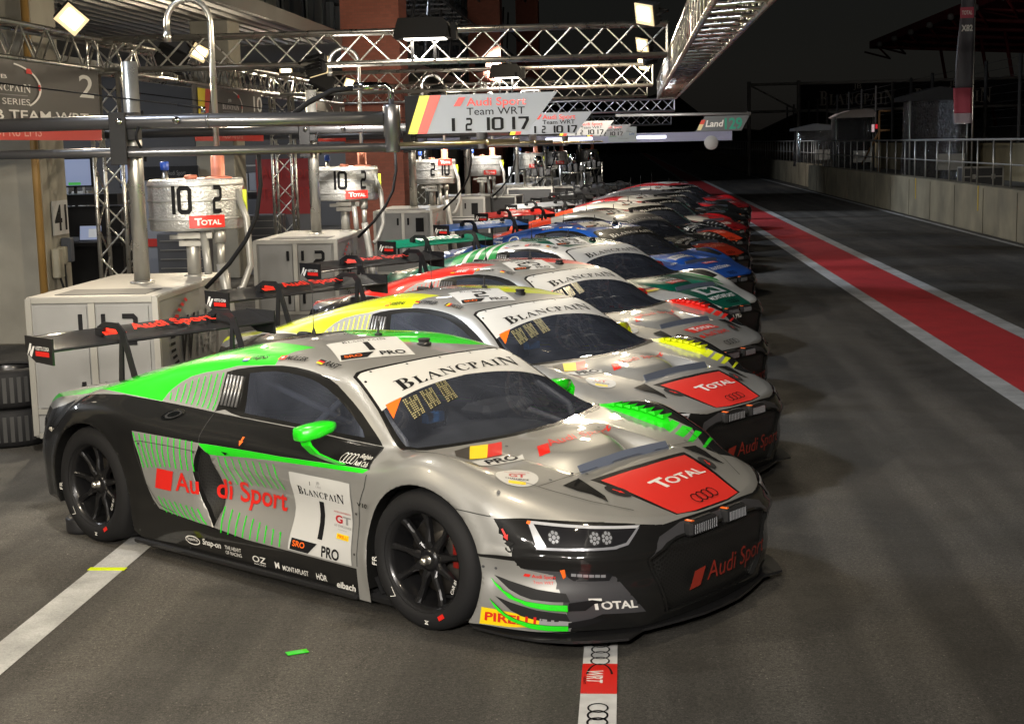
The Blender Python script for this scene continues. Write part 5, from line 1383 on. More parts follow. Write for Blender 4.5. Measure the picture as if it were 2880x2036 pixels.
def wing_parts(parent, top, letters=None, lettermat=REDV, end=CARBON):
    """rear wing > endplates, swan-neck struts, lettering"""
    n = 14
    up = []; lo = []
    for i in range(n+1):
        t = i/n
        x = -.47-.285*t
        zc = 1.098+.055*t**1.3+.018*t*t
        th = .030*(1-t)**.5*(t+.05)**.35
        up.append((x, zc+th*.7)); lo.append((x, zc-th*.5))
    prof = up+[(-.757, 1.172)]+lo[::-1]
    m = MB()
    k = len(prof)
    vs = [(x, y, z) for y in (-.868, .868) for x, z in prof]
    m.add(vs, [(i, (i+1) % k, k+(i+1) % k, k+i) for i in range(k)], 0, True)
    wg = m.build('rear_wing', top, parent)
    for s in (-1, 1):
        e = MB(); e.prism([(-.772, 1.180), (-.472, 1.176), (-.472, 1.012), (-.66, 1.020), (-.768, 1.074)], s*.866, s*.880, 'y')
        ep = e.build('endplate', end, wg)
        f = Flat((-.755 if s < 0 else -.49, s*.8815, 1.05), (1 if s < 0 else -1, 0, 0), (0, 0, 1), .001)
        f.put([[(.005, .005), (.04, .085), (.06, .085), (.045, .03), (.075, .07), (.095, .07), (.055, .0), (.035, .01), (.045, .05)]], LETTERW)
        f.put(fit(sans('ASSETTO CORSA', .02), .15, .024, .105, .048), LETTERW)
        f.put([[(.105, .012), (.255, .012), (.255, .042), (.105, .042)]], REDV)
        f.build('endplate_lettering', ep)
        t = MB()
        y0, y1 = s*.437-.007, s*.437+.007
        t.prism([(-.64, 1.195), (-.645, 1.135), (-.60, 1.13), (-.585, 1.175), (-.555, 1.195), (-.44, 1.190), (-.405, 1.155), (-.365, .84), (-.405, .84), (-.43, .84), (-.345, 1.12), (-.345, 1.18), (-.42, 1.232), (-.57, 1.230)][:7]+[(-.44, .84), (-.395, .84), (-.375, 1.10), (-.355, 1.145), (-.35, 1.18), (-.42, 1.232), (-.57, 1.230)], y0, y1, 'y')
        t.prism([(-.352, 1.175), (-.372, 1.10), (-.282, .85), (-.235, .87)], y0, y1, 'y')
        t.box((-.615, s*.437, 1.165), (.055, .045, .05), 0)
        t.build('swan_neck', CARBON, wg)
    if letters:
        f = Flat((-.515, -.62, 1.134), (0, 1, 0), Vector((-.285, 0, .082)).normalized(), .011)
        for i, (kind, a, b) in enumerate(letters):
            if kind == 'sq': f.put([[(a, .02), (b, .02), (b+.03, .15), (a+.03, .15)]], lettermat)
            else: f.put(fit(sans(kind, .02), b-a, .13, a, .02), lettermat)
        f.build('wing_lettering', wg)
    return wg
def mirror_parts(parent, m):
    for s in (-1, 1):
        b = MB(); secs = []
        for ya, zc, hh, x0, x1 in ((1.105, .888, .030, 1.985, 2.035), (1.095, .889, .035, 1.972, 2.065), (1.02, .898, .037, 1.975, 2.095), (.94, .908, .030, 1.985, 2.10), (.905, .912, .022, 2.0, 2.085), (.895, .913, .012, 2.02, 2.06)):
            ring = []
            for q in range(14):
                a = 2*math.pi*q/14
                cx_, cz = math.copysign(abs(math.cos(a))**.6, math.cos(a)), math.copysign(abs(math.sin(a))**.5, math.sin(a))
                ring.append(((x0+x1)/2-.03+(x1-x0)/2*cx_, s*(ya-.02)-(.05 if s > 0 else 0), zc+hh*cz-(.035 if s > 0 else 0)))
            secs.append(ring)
        vs = [p for r_ in secs for p in r_]; n = 14; k = len(secs)
        fs = [(i*n+j, i*n+(j+1) % n, (i+1)*n+(j+1) % n, (i+1)*n+j) for i in range(k-1) for j in range(n)]+[tuple(range(n)), tuple(range((k-1)*n, k*n))]
        b.add(vs, fs, 0, True)
        mo = b.build('mirror', m, parent)
        a = MB()
        P = [(1.98, s*1.04, .875, .030), (2.01, s*1.045, .83, .028), (2.03, s*1.01, .785, .026), (2.08, s*.96, .75, .024), (2.14, s*.932, .730, .020)]
        vs = []
        for x, y, z, hw in P: vs += [(x-hw, y-.009, z), (x+hw, y-.009, z+.006), (x+hw, y+.009, z+.006), (x-hw, y+.009, z)]
        a.add(vs, [(i*4+j, i*4+(j+1) % 4, i*4+4+(j+1) % 4, i*4+4+j) for i in range(4) for j in range(4)]+[(0, 1, 2, 3), (16, 17, 18, 19)])
        a.build('mirror_stalk', m, mo)
def lower_parts(parent):
    h = [(2.98,0),(2.98,.93),(3.02,.955),(3.20,.955),(3.38,.925),(3.52,.855),(3.62,.76),(3.70,.665),(3.685,.585),(3.675,.52),(3.70,.44),(3.735,.30),(3.765,.15),(3.77,0)]
    m = MB(); m.prism(sym([(x-(.018 if y > 0 or x > 3.7 else 0), y) for x, y in h]), .072, .084, 'z')
    m.build('splitter', CARBON, parent)
    u = MB()
    u.prism(sym([(-.78,0),(-.78,.62),(-.42,.62),(-.40,.55),(.40,.55),(.42,.93),(2.30,.93),(2.33,.60),(3.05,.60),(3.1,.88),(3.4,.8),(3.6,.5),(3.6,0)]), .07, .10, 'z')
    u.build('floor_pan', MATTE, parent)
    for s in (-1, 1):
        t = MB(); t.box((1.32, s*.95, .085), (1.85, .055, .035), 0, ch=.01)
        t.build('side_skirt', CARBON, parent)
    for xc, zc, rr in ((0, .35, .40), (2.7, .34, .40)):
        for s in (-1, 1):
            a = MB(); A = [R(q) for q in np.linspace(-35, 215, 20)]
            vs = [(xc+rr*math.cos(q), s*y, zc+rr*math.sin(q)) for q in A for y in (.50, .925)]
            a.add(vs, [(2*i, 2*i+1, 2*i+3, 2*i+2) for i in range(19)], 0, True)
            n0 = len(A); a.add([(xc+rr*math.cos(q), s*.50, zc+rr*math.sin(q)) for q in A], [tuple(range(n0))], 0)
            a.build('wheel_arch_liner', MATTE, parent)
    rp = MB()
    P = surface(6, 24)[0]
    rp.add([tuple(p) for p in P]+[(p[0], -p[1], p[2]) for p in P[::-1]], [tuple(range(2*len(P)))], 0)
    rp.build('rear_panel', MATTE, parent)
    dv = MB()
    for s in (-1, 1):
        for k in range(7): dv.box((-.43, s*.90, .30+.055*k), (.05, .10, .012), 0, Matrix.Rotation(R(25), 3, 'Y'))
    dv.build('rear_louvre', mat('louvre_beige', (.32, .30, .26), .5), parent)
def cabin_parts(parent):
    d = MB()
    secs = []
    for x, w_, z in ((1.95,.60,.70),(2.05,.66,.79),(2.20,.70,.80),(2.40,.70,.785),(2.55,.45,.765)):
        secs.append([(x, w_*math.cos(a), .45+(z-.45)*math.sin(a)**.55) for a in np.linspace(.02, math.pi-.02, 13)])
    d.add([p for q in secs for p in q], [(i*13+j, i*13+j+1, i*13+14+j, i*13+13+j) for i in range(4) for j in range(12)], 0, True)
    d.box((2.06, .32, .83), (.22, .42, .07), 0, ch=.03)
    d.build('dashboard', CHARC, parent)
    bx = MB(); bx.box((2.16, -.30, .875), (.05, .13, .055), 0, ch=.006); bx.build('dash_display', mat('display_blue', '#2E6FB4', .4), parent)
    f = MB(); f.box((1.4, 0, .30), (1.9, 1.3, .02)); f.box((.95, 0, .7), (.03, 1.15, .75)); f.build('cabin_tub', mat('cabin_grey', (.05, .055, .07), .5), parent)
    c = MB()
    tube = mat('cage_tube', (.24, .25, .30), .35)
    for s in (-1, 1):
        c.tube([(2.38, s*.66, .62), (2.30, s*.66, .82), (1.88, s*.555, 1.07), (1.45, s*.56, 1.105), (1.02, s*.56, 1.06), (1.02, s*.58, .35)], .021, 8)
        c.tube([(1.02, s*.56, .72), (1.9, s*.66, .78), (2.3, s*.66, .70)], .018, 8)
        c.tube([(1.9, s*.55, 1.06), (1.98, s*.64, .72)], .018, 8)
    c.tube([(1.88, -.555, 1.07), (1.88, .555, 1.07)], .02, 8)
    c.tube([(1.02, -.56, 1.06), (1.02, .56, 1.06)], .02, 8)
    c.tube([(1.02, -.56, 1.04), (1.02, .56, .45)], .019, 8); c.tube([(1.02, .56, 1.04), (1.02, -.56, .45)], .019, 8)
    c.tube([(1.03, -.55, 1.06), (1.85, .2, 1.075)], .018, 8); c.tube([(1.03, .55, 1.06), (1.85, -.2, 1.075)], .018, 8)
    c.build('roll_cage', tube, parent)
    s = MB()
    s.tube([(1.98, .34+.155*math.cos(a), .80+.12*math.sin(a)) for a in np.linspace(0, 2*math.pi, 17)[:-1]], .016, 6, closed=True)
    s.box((1.99, .34, .80), (.03, .26, .06)); s.tube([(1.99, .34, .80), (2.1, .34, .77)], .02, 6)
    s.build('steering_wheel', CHARC, parent)
    t = MB()
    t.box((1.30, .34, .42), (.5, .46, .10), 0, ch=.03); t.box((1.12, .34, .70), (.11, .48, .62), 0, Matrix.Rotation(R(-14), 3, 'Y'), ch=.04)
    t.box((1.17, .34, .98), (.20, .34, .20), 0, ch=.05); t.box((1.27, .13, .90), (.22, .05, .22), 0, ch=.02); t.box((1.27, .55, .90), (.22, .05, .22), 0, ch=.02)
    t.build('seat', mat('seat_black', (.06, .06, .07), .6), parent)
def small_parts(parent, bvh, fogs=True):
    def zat(x, y):
        h = bvh.ray_cast(Vector((x, y, 3)), Vector((0, 0, -1)), 5)[0]
        return h.z if h else .7
    a = MB(); z = zat(1.42, .04)
    a.lathe([(.022, z-.002), (.022, z+.012), (.007, z+.016), (.006, z+.085)], (1.42, .04, 0), 'z', 12)
    a.build('roof_aerial', MATTE, parent)
    a = MB(); z = zat(1.722, .10)
    a.lathe([(.040, z-.004), (.042, z+.012), (.034, z+.014), (.030, z+.024), (.036, z+.026), (.034, z+.036)], (1.722, .10, 0), 'z', 18)
    a.build('roof_cap', CARBON, parent)
    a = MB(); z = zat(.86, .05)
    a.lathe([(.016, z-.005), (.010, z+.02), (.003, z+.04), (.0015, z+.30)], (.86, .05, 0), 'z', 8)
    a.box((.72, .10, zat(.72, .10)+.01), (.10, .05, .03), 0, ch=.008)
    a.build('whip_aerial', MATTE, parent)
    g = MB()
    z0 = zat(3.186, 0)
    vs = []
    for y in np.linspace(-.365, .365, 13):
        zz = zat(3.20, y)
        vs += [(3.192, y, zz-.004), (3.168, y, zz+.036), (3.171, y, zz+.037), (3.196, y, zz-.002)]
    g.add(vs, [(i*4+j, i*4+(j+1) % 4, i*4+4+(j+1) % 4, i*4+4+j) for i in range(12) for j in range(4)]+[(0, 1, 2, 3), (48, 49, 50, 51)])
    g.build('bonnet_gurney', BLUEGREY, parent)
    for s in (-1, 1):
        v = MB()
        for k in range(5):
            x = .985+.030*k
            o1 = bvh.ray_cast(Vector((x+.01, s*3, .895)), Vector((0, -s, 0)), 5)[0]; o2 = bvh.ray_cast(Vector((x, s*3, 1.055)), Vector((0, -s, 0)), 5)[0]
            if o1 and o2: v.tube([o1+Vector((0, s*.006, 0)), o2+Vector((0, s*.006, 0))], .0085, 6)
        v.build('side_vent', VENTM, parent)
    if fogs:
        for y0, y1 in ((-.275, -.048), (.02, .205)):
            m = MB(); yc = (y0+y1)/2; wd = y1-y0
            m.box((3.735, yc, .507), (.05, wd, .072), 0, ch=.012)
            m.box((3.762, yc, .507), (.004, wd-.024, .052), 1)
            for k in range(11): m.box((3.765, y0+.025+(wd-.05)*k/10, .507), (.003, .005, .044), 2)
            m.box((3.735, y0+.02, .546), (.04, .02, .004), 3); m.box((3.735, yc, .547), (.02, wd*.7, .003), 0)
            m.box((3.70, yc, .48), (.03, wd*.5, .03), 0)
            m.build('spot_lamp', [MATTE, LENS, LEDM, ORANGEV], parent)
def headlight_parts(parent, bvh):
    for s, P in ((-1, 'diagR'), (1, 'diagL')):
        d = Drape(bvh)
        O = [(1.427,.598),(1.934,.562),(1.86,.486),(1.80,.474),(1.454,.474)]
        d.put([O], P, LENS, grid=.05, lift=.003)
        fr = mat('light_guide', (.55, .56, .60), .25, .3)
        d.put([[(1.430,.596),(1.930,.561),(1.912,.552),(1.455,.583)]], P, fr, grid=.05, lift=.0045)
        d.put([[(1.430,.596),(1.455,.583),(1.50,.492),(1.46,.480)]], P, fr, grid=.05, lift=.005)
        d.put([[(1.46,.478),(1.80,.477),(1.862,.489),(1.926,.556),(1.908,.551),(1.852,.499),(1.79,.488),(1.49,.489)]], P, mat('light_guide_low', (.35, .36, .40), .2, .5), grid=.05, lift=.0055)
        for cu, cv in ((1.535, .533), (1.71, .527), (1.765, .526)):
            d.put(disc2(cu, cv, .026, .030, 14), P, MATTE, grid=0, lift=.0042)
            d.put(disc2(cu, cv, .0085, .0095, 8), P, LEDM, grid=0, lift=.0055)
            for k in range(7):
                a = 2*math.pi*k/7
                d.put(disc2(cu+.0175*math.cos(a), cv+.020*math.sin(a), .0068, .0078, 8), P, LEDM, grid=0, lift=.0055)
        d.put([[(1.43,.595),(1.445,.594),(1.44,.580),(1.425,.584)]], P, ORANGEV, grid=0, lift=.006)
        d.build('headlight', parent)
        d = Drape(bvh)
        d.put([[(1.575,.385),(1.60,.392),(1.76,.378),(1.785,.36),(1.77,.335),(1.61,.342),(1.585,.36)]], P, LENS, grid=.05, lift=.004)
        d.put([[(1.60+.026*k, .365-.002*k), (1.622+.026*k, .3635-.002*k), (1.622+.026*k, .3775-.002*k), (1.60+.026*k, .379-.002*k)] for k in range(6)], P, LEDM, grid=0, lift=.0055)
        d.put([[(1.552,.392),(1.572,.398),(1.578,.36),(1.566,.352)]], P, ORANGEV, grid=0, lift=.005)
        d.build('light_bar', parent)
# ------------------------------------------------------------------ cars
GRILLEM = mat('grille_mesh', (.013, .013, .013), .45)
def hexmesh(name, scale, holes=(.002, .002, .002), bars=(.014, .014, .014)):
    m = bpy.data.materials.new(name); m.use_nodes = True; t = m.node_tree; b = t.nodes['Principled BSDF']
    tc = t.nodes.new('ShaderNodeTexCoord'); vo = t.nodes.new('ShaderNodeTexVoronoi'); vo.feature = 'DISTANCE_TO_EDGE'; vo.inputs['Scale'].default_value = scale; vo.inputs['Randomness'].default_value = .0
    mp = t.nodes.new('ShaderNodeMapping'); mp.inputs['Rotation'].default_value = (.6, .3, .8)
    ra = t.nodes.new('ShaderNodeMapRange'); ra.inputs[1].default_value = .08; ra.inputs[2].default_value = .16
    mx = t.nodes.new('ShaderNodeMix'); mx.data_type = 'RGBA'; mx.inputs[6].default_value = (*bars, 1); mx.inputs[7].default_value = (*holes, 1)
    t.links.new(tc.outputs['Object'], mp.inputs[0]); t.links.new(mp.outputs[0], vo.inputs['Vector']); t.links.new(vo.outputs['Distance'], ra.inputs[0]); t.links.new(ra.outputs[0], mx.inputs[0]); t.links.new(mx.outputs[2], b.inputs['Base Color'])
    b.inputs['Roughness'].default_value = .45
    return m
NOSEGREY = mat('nose_grey', (.045, .045, .05), .5)
VISOR = [(-.515,.405),(-.47,.44),(-.33,.484),(0,.499),(.33,.484),(.47,.44),(.515,.405),(.43,.50),(.28,.540),(-.28,.540),(-.43,.50)]
SIDEDUCT = [(1.392,.386),(1.54,.384),(1.72,.372),(1.80,.35),(1.95,.165),(1.74,.178),(1.605,.125),(1.584,.171),(1.557,.267),(1.526,.365)]
HEX = hexmesh('honeycomb', 75)
BASES = {}
def get_base(nu, nv):
    if (nu, nv) not in BASES:
        bm = base_body(nu, nv)
        me = bpy.data.meshes.new('shell'); bm.to_mesh(me); bm.free()
        BASES[(nu, nv)] = me
    bm = bmesh.new(); bm.from_mesh(BASES[(nu, nv)])
    return bm
def make_body(root, L, res):
    """body shell with its livery; returns body and the surface tree"""
    bm = get_base(*res)
    slots = [L['base'], L['accent'], BLACK, L['banner']]
    def S(m):
        if m not in slots: slots.append(m)
        return slots.index(m)
    up = lambda c, n: n.z > .05 and c.z > .45
    for proj, poly, m in L['areas']:
        if proj == 'topL': stencil(bm, poly, 'top', S(m), lambda c, n: c.y > 0 and c.z > .2)
        elif proj == 'topR': stencil(bm, [(x, -y) for x, y in poly], 'top', S(m), lambda c, n: c.y < 0 and c.z > .2)
        elif proj == 'top': stencil(bm, poly, 'top', S(m), up)
        elif proj == 'front': stencil(bm, poly, 'front', S(m), lambda c, n: c.x > 3.4 and c.z < .56)
        elif proj == 'nose': mirror2(bm, poly, 'diag', S(m), lambda c, n: c.x > 2.9 and c.z < .62)
        else: mirror2(bm, poly, proj, S(m), (lambda c, n: c.z > .55) if proj == 'rail' else None)
    mirror2(bm, DLO, 'side', 2, lambda c, n: c.z > .8)
    stencil(bm, WS_BLACK, 'top', 2, lambda c, n: n.z > .3 and c.z > .76)
    stencil(bm, BANNER, 'top', 3, lambda c, n: n.z > .3 and c.z > .76)
    NS = len(slots)
    gl = mirror2(bm, SIDEGL, 'side', NS, lambda c, n: c.z > .82)
    ws = stencil(bm, WS_GLASS, 'top', NS+1, lambda c, n: n.z > .3 and c.z > .76)
    gr = stencil(bm, GRILLE, 'front', NS+2, lambda c, n: c.x > 3.55 and n.x > .2)
    it = mirror2(bm, INTAKE, 'side', NS+3, None)
    bvh = BVHTree.FromBMesh(bm)
    gl = [f for f in bm.faces if f.material_index == NS]; ws = [f for f in bm.faces if f.material_index == NS+1]
    gr = [f for f in bm.faces if f.material_index == NS+2]; it = [f for f in bm.faces if f.material_index == NS+3]
    L1 = [f for f in gl if f.calc_center_median().y < 0]; L2 = [f for f in gl if f.calc_center_median().y >= 0]
    off(bm, L1, 'side_window', GLASSS, root); off(bm, L2, 'side_window', GLASSS, root)
    off(bm, ws, 'windscreen', GLASSW, root)
    g = off(bm, gr, 'grille', HEX, root)
    for v in g.data.vertices: v.co.x -= .022
    I1 = [f for f in it if f.is_valid and f.calc_center_median().y < 0]; I2 = [f for f in it if f.is_valid and f.calc_center_median().y >= 0]
    for fs in (I1, I2):
        o = off(bm, fs, 'side_intake', HEX, root)
        for v in o.data.vertices: v.co.y -= math.copysign(.03, v.co.y)
    # return edges of the grille and side openings
    e1 = []; e2 = []
    for e in bm.edges:
        if e.is_boundary:
            m = (e.verts[0].co+e.verts[1].co)/2
            if m.x > 3.6 and .125 < m.z < .51: e1.append(e)
            elif .93 < m.x < 1.18 and .25 < m.z < .71 and abs(m.y) > .8: e2.append(e)
    for es, ax in ((e1, 0), (e2, 1)):
        if not es: continue
        r = bmesh.ops.extrude_edge_only(bm, edges=es)
        for q in r['geom']:
            if isinstance(q, bmesh.types.BMVert):
                if ax == 0: q.co.x -= .028
                else: q.co.y -= math.copysign(.035, q.co.y)
            elif isinstance(q, bmesh.types.BMFace): q.material_index = 2; q.smooth = False
    me = bpy.data.meshes.new('body'); bm.to_mesh(me); bm.free()
    body = link('body', me, root, slots)
    return body, bvh
def quadmap(TL, TR, BR, BL):
    def f(polys):
        out = []
        for p in polys:
            q = []
            for s, t in p:
                a = [BL[i]+(BR[i]-BL[i])*s for i in (0, 1)]; b = [TL[i]+(TR[i]-TL[i])*s for i in (0, 1)]
                q.append((a[0]+(b[0]-a[0])*t, a[1]+(b[1]-a[1])*t))
            out.append(q)
        return out
    return f
def unit(x0, y0, x1, y1): return [[(x0, y0), (x1, y0), (x1, y1), (x0, y1)]]
ROOFQ = ((1.399,-.342),(1.518,.082),(1.846,-.098),(1.701,-.518))
def roof_number(d, num, sro=True):
    q = quadmap(*ROOFQ)
    d.put(q(unit(0, 0, 1, 1)), 'top', WHITE)
    d.put(q(fit(blancpain(), .62, .13, .2, .83)), 'top', INK, grid=.1)
    nw = .08 if num == '1' else min(.27*len(num), .62)
    n = fit(number(num), nw, .46, .5-nw/2, .32)
    d.put(q(n), 'top', INK)
    d.put(q([[(.02, .03), (.36, .03), (.50, .25), (.05, .25)]]), 'top', INK)
    d.put(q(fit(sans('SRO', .02), .24, .10, .08, .09)), 'top', ORANGEV, grid=.1)
    d.put(q(fit(sans('PRO', .02), .34, .18, .56, .05)), 'top', INK, grid=.1)
def banner_text(d, m):
    d.put(box4(blancpain(), (2.106, -.463), (2.072, .515), (2.028, -.458)), 'top', m)
FLAGS = {'nl': ('#C8202B', '#F0F0F0', '#22408F'), 'ch': ('#D8261C',), 'de': ('#101010', '#C8202B', '#E8C21A'), 'es': ('#C8202B', '#E8C21A', '#C8202B'), 'be': ('#101010', '#E8C21A', '#C8202B'), 'gb': ('#22408F', '#F0F0F0', '#C8202B')}
def names(d, lst, inks):
    for (a, b, v0, v1, t, fl), ink in zip(lst, inks):
        cols = FLAGS[fl]; n = len(cols)
        k = (v1-v0)/(b-a); w = .045
        for i, c in enumerate(cols):
            if fl == 'be': d.put([[(a+w*i/3, v0), (a+w*(i+1)/3, v0), (a+w*(i+1)/3, v0+.036), (a+w*i/3, v0+.036)]], 'railR', mat('flag'+c, c, .4), grid=0, step=.0001)
            else: d.put([[(a, v0+.036*(n-1-i)/n), (a+w, v0+.036*(n-1-i)/n+w*k), (a+w, v0+.036*(n-i)/n+w*k), (a, v0+.036*(n-i)/n)]], 'railR', mat('flag'+c, c, .4), grid=0, step=.0001)
        if fl == 'ch': d.put(rect(a+.019, v0+.008, a+.027, v0+.030)+rect(a+.012, v0+.015, a+.034, v0+.023), 'railR', LETTERW, grid=0)
        d.put(box4(sans(t, .03, .15), (a+w+.01, v0+(w+.01)*k), (b, v1), (a+w+.01, v0+.042+(w+.01)*k)), 'railR', ink, grid=.05)
    d.z += .001
N3 = lambda a, b, c: [(1.04, 1.225, .338, .364, *a), (1.315, 1.52, .377, .388, *b), (1.60, 1.755, .390, .374, *c)]
def stripe(pts, w): return strip(pts, w)
def silver_car(root, accent, num, nm, inks, hero=False, redhood=True, res=(190, 68), flag='be'):
    L = dict(base=SILVER, accent=accent, banner=WHITE, areas=[
        ('side', BSIDE, BLACK), ('side', BLADE, accent), ('top', COVER, BLACK), ('rail', RAIL, accent), ('topL', ROOFGREEN, accent),
        ('topL', FENBLK, BLACK), ('topL', FENSTR, accent)]+[('topL', b, accent) for b in FENBARS]+[('nose', NOSE, BLACK), ('nose', SIDEDUCT, NOSEGREY), ('front', VISOR, NOSEGREY)]+
        ([('top', sym(BLKHOOD), BLACK), ('top', sym(REDHOOD), REDPANEL)] if redhood else []))
    body, bvh = make_body(root, L, res)
    # louvre teeth on the far wing crest
    lv = MB()
    for k in range(7):
        x = 2.52+.058*k; y = .80-.004*k
        h = bvh.ray_cast(Vector((x, y, 3)), Vector((0, 0, -1)), 5)[0]
        if h: lv.add([(x-.012, y-.05, h.z+.002), (x-.012, y+.035, h.z-.006), (x+.035, y+.035, h.z+.010), (x+.035, y-.05, h.z+.013), (x+.035, y+.035, h.z-.02), (x+.035, y-.05, h.z-.01)], [(0, 3, 2, 1), (3, 5, 4, 2), (0, 5, 3), (1, 2, 4)], 0)
    lv.build('wing_louvre', accent, root)
    d = Drape(bvh)
    banner_text(d, INK)
    for x, y in ((1.91,-.50),(1.93,-.25),(1.935,0),(1.93,.25),(1.91,.50),(1.96,-.585),(1.96,.585)): d.put(disc2(x, y, .008, .008, 8), 'top', INK, grid=0, step=0)
    roof_number(d, num)
    names(d, nm, inks)
    d.build('roof_lettering', body)
    d = Drape(bvh)
    # bonnet
    d.put([[(2.806,-.23),(2.818,-.155),(2.903,-.243),(2.876,-.295)]], 'top', REDV, grid=.014, lift=.003)
    BS = [(2.879,-.195),(2.889,-.081),(2.886,.052),(2.86,.204),(2.797,.409)]
    def bend(p):
        u, v = p; k = min(int(u*4), 3); f_ = u*4-k
        return (BS[k][0]+(BS[k+1][0]-BS[k][0])*f_-(.100-.02*u)*v, BS[k][1]+(BS[k+1][1]-BS[k][1])*f_+(.045+.03*u)*v)
    tx = []
    for p in fit(sans('Audi Sport', .012), 1, 1): tx.append([bend(q) for q in p])
    d.put(tx, 'top', REDV, grid=.014, lift=.003)
    if redhood:
        d.put(box4(total_logo(), (3.506,-.145), (3.482,.276), (3.430,-.165)), 'top', LETTERW)
    else:
        d.put([[(3.40,-.19),(3.38,.23),(3.29,.20),(3.31,-.22)]], 'top', REDPANEL); d.put(box4(total_logo(), (3.385,-.15), (3.365,.19), (3.32,-.17)), 'top', LETTERW)
        d.put([[(3.50,-.20),(3.495,-.15),(3.45,-.16),(3.455,-.21)]], 'top', REDV); d.put(box4(sans('Audi Sport', .012), (3.52,-.13), (3.495,.24), (3.43,-.13)), 'top', REDV)
    d.put(box4(ringlogo(18, .10), (3.665,-.078), (3.652,.135), (3.598,-.072)), 'top', BLACK, grid=.03, lift=.008)
    if flag:
        d.put([[(2.59,-.601),(2.59,-.49),(2.732,-.649),(2.656,-.662)]], 'top', mat('flag_black', (.04,.035,.03), .4), grid=.014, lift=.003)
        d.put([[(2.59,-.49),(2.624,-.392),(2.761,-.555),(2.732,-.649)]], 'top', mat('flag_yellow', '#E6C81A', .4), grid=.014, lift=.003)
        d.put([[(2.624,-.392),(2.639,-.307),(2.769,-.452),(2.761,-.555)]], 'top', mat('flag_red', '#C42620', .4), grid=.014, lift=.003)
        q = quadmap((2.768,-.673),(2.799,-.335),(2.896,-.402),(2.850,-.709))
        d.put(q(unit(0, 0, 1, 1)), 'top', WHITE, grid=.014, lift=.003); d.put(q(fit(sans('PRO', .035), .64, .76, .2, .12)), 'top', INK, grid=.014, lift=.0042)
    o = lambda P: place(P, (3.052,-.673), (.061,.083), (-.0705,.0825))
    d.put(o(disc2(0, 0, 1, 1, 28)), 'top', WHITE, grid=.02)
    d.put(o(fit(sans('GT', .04), .8, .5, -.4, -.05)), 'top', CRIMSON, grid=.04, step=0); d.put(o(fit(sans('INTERCONTINENTAL'), 1.2, .14, -.6, .55)), 'top', CRIMSON, grid=.05, step=0); d.put(o(fit(sans('CHALLENGE', .02), 1.1, .18, -.55, -.35)), 'top', INK, grid=.05, step=0); d.put(o(unit(-.4, -.8, .4, -.5)), 'top', YELLOWV, grid=.05)
    for s in (1, -1):
        d.put([[(3.225, -s*.430), (3.228, -s*.552), (3.30, -s*.535), (3.36, -s*.505), (3.445, -s*.490), (3.405, -s*.462), (3.33, -s*.452)]], 'top', BLACK, grid=.03)
        d.put(place(disc2(0, 0, 1, 1, 20), (3.415, -s*.374), (.060, s*.026), (.014, -s*.036)), 'top', MATTE, grid=.03)
        d.put(place([[(-.5,-.12),(.1,-.12),(.1,-.35),(.6,0),(.1,.35),(.1,.12),(-.5,.12)]], (3.415, -s*.374), (.05, s*.022), (.010, -s*.03)), 'top', REDV, grid=0)
    d.build('bonnet_lettering', body)
    # windscreen number panel
    d = Drape(bvh)
    d.put([[(2.127,-.612),(2.132,-.499),(2.21,-.639)]], 'top', ORANGEV, lift=.002)
    dots = mat('led_dot', (.50, .46, .25), .3, .2)
    bk = mat('led_box', (.02, .02, .016), .4)
    for Q in (((2.148,-.516),(2.153,-.411),(2.266,-.464),(2.273,-.554)), ((2.145,-.385),(2.143,-.288),(2.256,-.336),(2.266,-.426)), ((2.125,-.243),(2.126,-.162),(2.254,-.204),(2.265,-.296))):
        q = quadmap(*Q)
        d.put(q(unit(0, 0, 1, 1)), 'top', bk, lift=.0025)
        P = []
        for i in range(7):
            for j in range(10):
                s_, t_ = (i+.5)/7, (j+.5)/10
                if abs(i-3) in (0, 3) or (abs(abs(i-3)-abs(j-4.5)*.6) < 1.0): P += unit(s_-.042, t_-.026, s_+.042, t_+.026)
        d.put(q(P), 'top', dots, grid=0, lift=.0035)
    d.build('windscreen_panel', root)
    # flank
    d = Drape(bvh)
    P = []
    for k in range(9):
        x = .555+.047*k
        z1 = [.925,.955,.98,1.0,1.017,1.03,1.043,1.052,1.06][k]
        P += strip([(x+.006, .888-.003*k), (x-.012+.0015*k, z1)], .008)
    d.put(P, 'side', accent, -1, grid=.06)
    if hero:
        P = []
        for k in range(11):
            x = .445+.05*k
            P += strip([(x, .716), (x+.01+.006*max(0, 5-k), .64), (x+.03+.010*max(0, 6-k), .555-.006*max(0, 5-k))], .0085)
            if x > .5: P += strip([(.56+.048*k, .385-.004*k), (.60+.048*k, .33-.004*k), (.63+.048*k, .30-.003*k)], .0075) if .63+.048*k < 1.10 else []
        for k in range(9):
            x = 1.135+.057*k
            P += strip([(x, .650+.002*k), (x+.025, .58), (x+.055, .50+.004*k)], .0075)
            P += strip([(1.165+.06*k, .375-.008*k), (1.175+.06*k, .31), (1.185+.06*k, .245)], .0085)
        d.put(P, 'side', accent, -1, grid=.05)
        d.put([[(.633,.423),(.775,.422),(.80,.535),(.66,.538)]], 'side', REDV, -1)
        d.put(fit(sans('Au', .015), .185, .108, .815, .428), 'side', REDV, -1)
        d.put(fit(sans('di Sport', .015), .565, .150, 1.088, .378), 'side', REDV, -1)
        q = quadmap((1.719,.642),(2.2,.645),(2.218,.24),(1.738,.245))
        d.put(q(unit(0, 0, 1, 1)), 'side', WHITE, -1)
        d.put(q(fit(sans('JB', .0), .06, .045, .45, .90)+fit(sans('1735', .0), .09, .022, .44, .865)), 'side', GREYINK, -1, grid=.1, step=.0003)
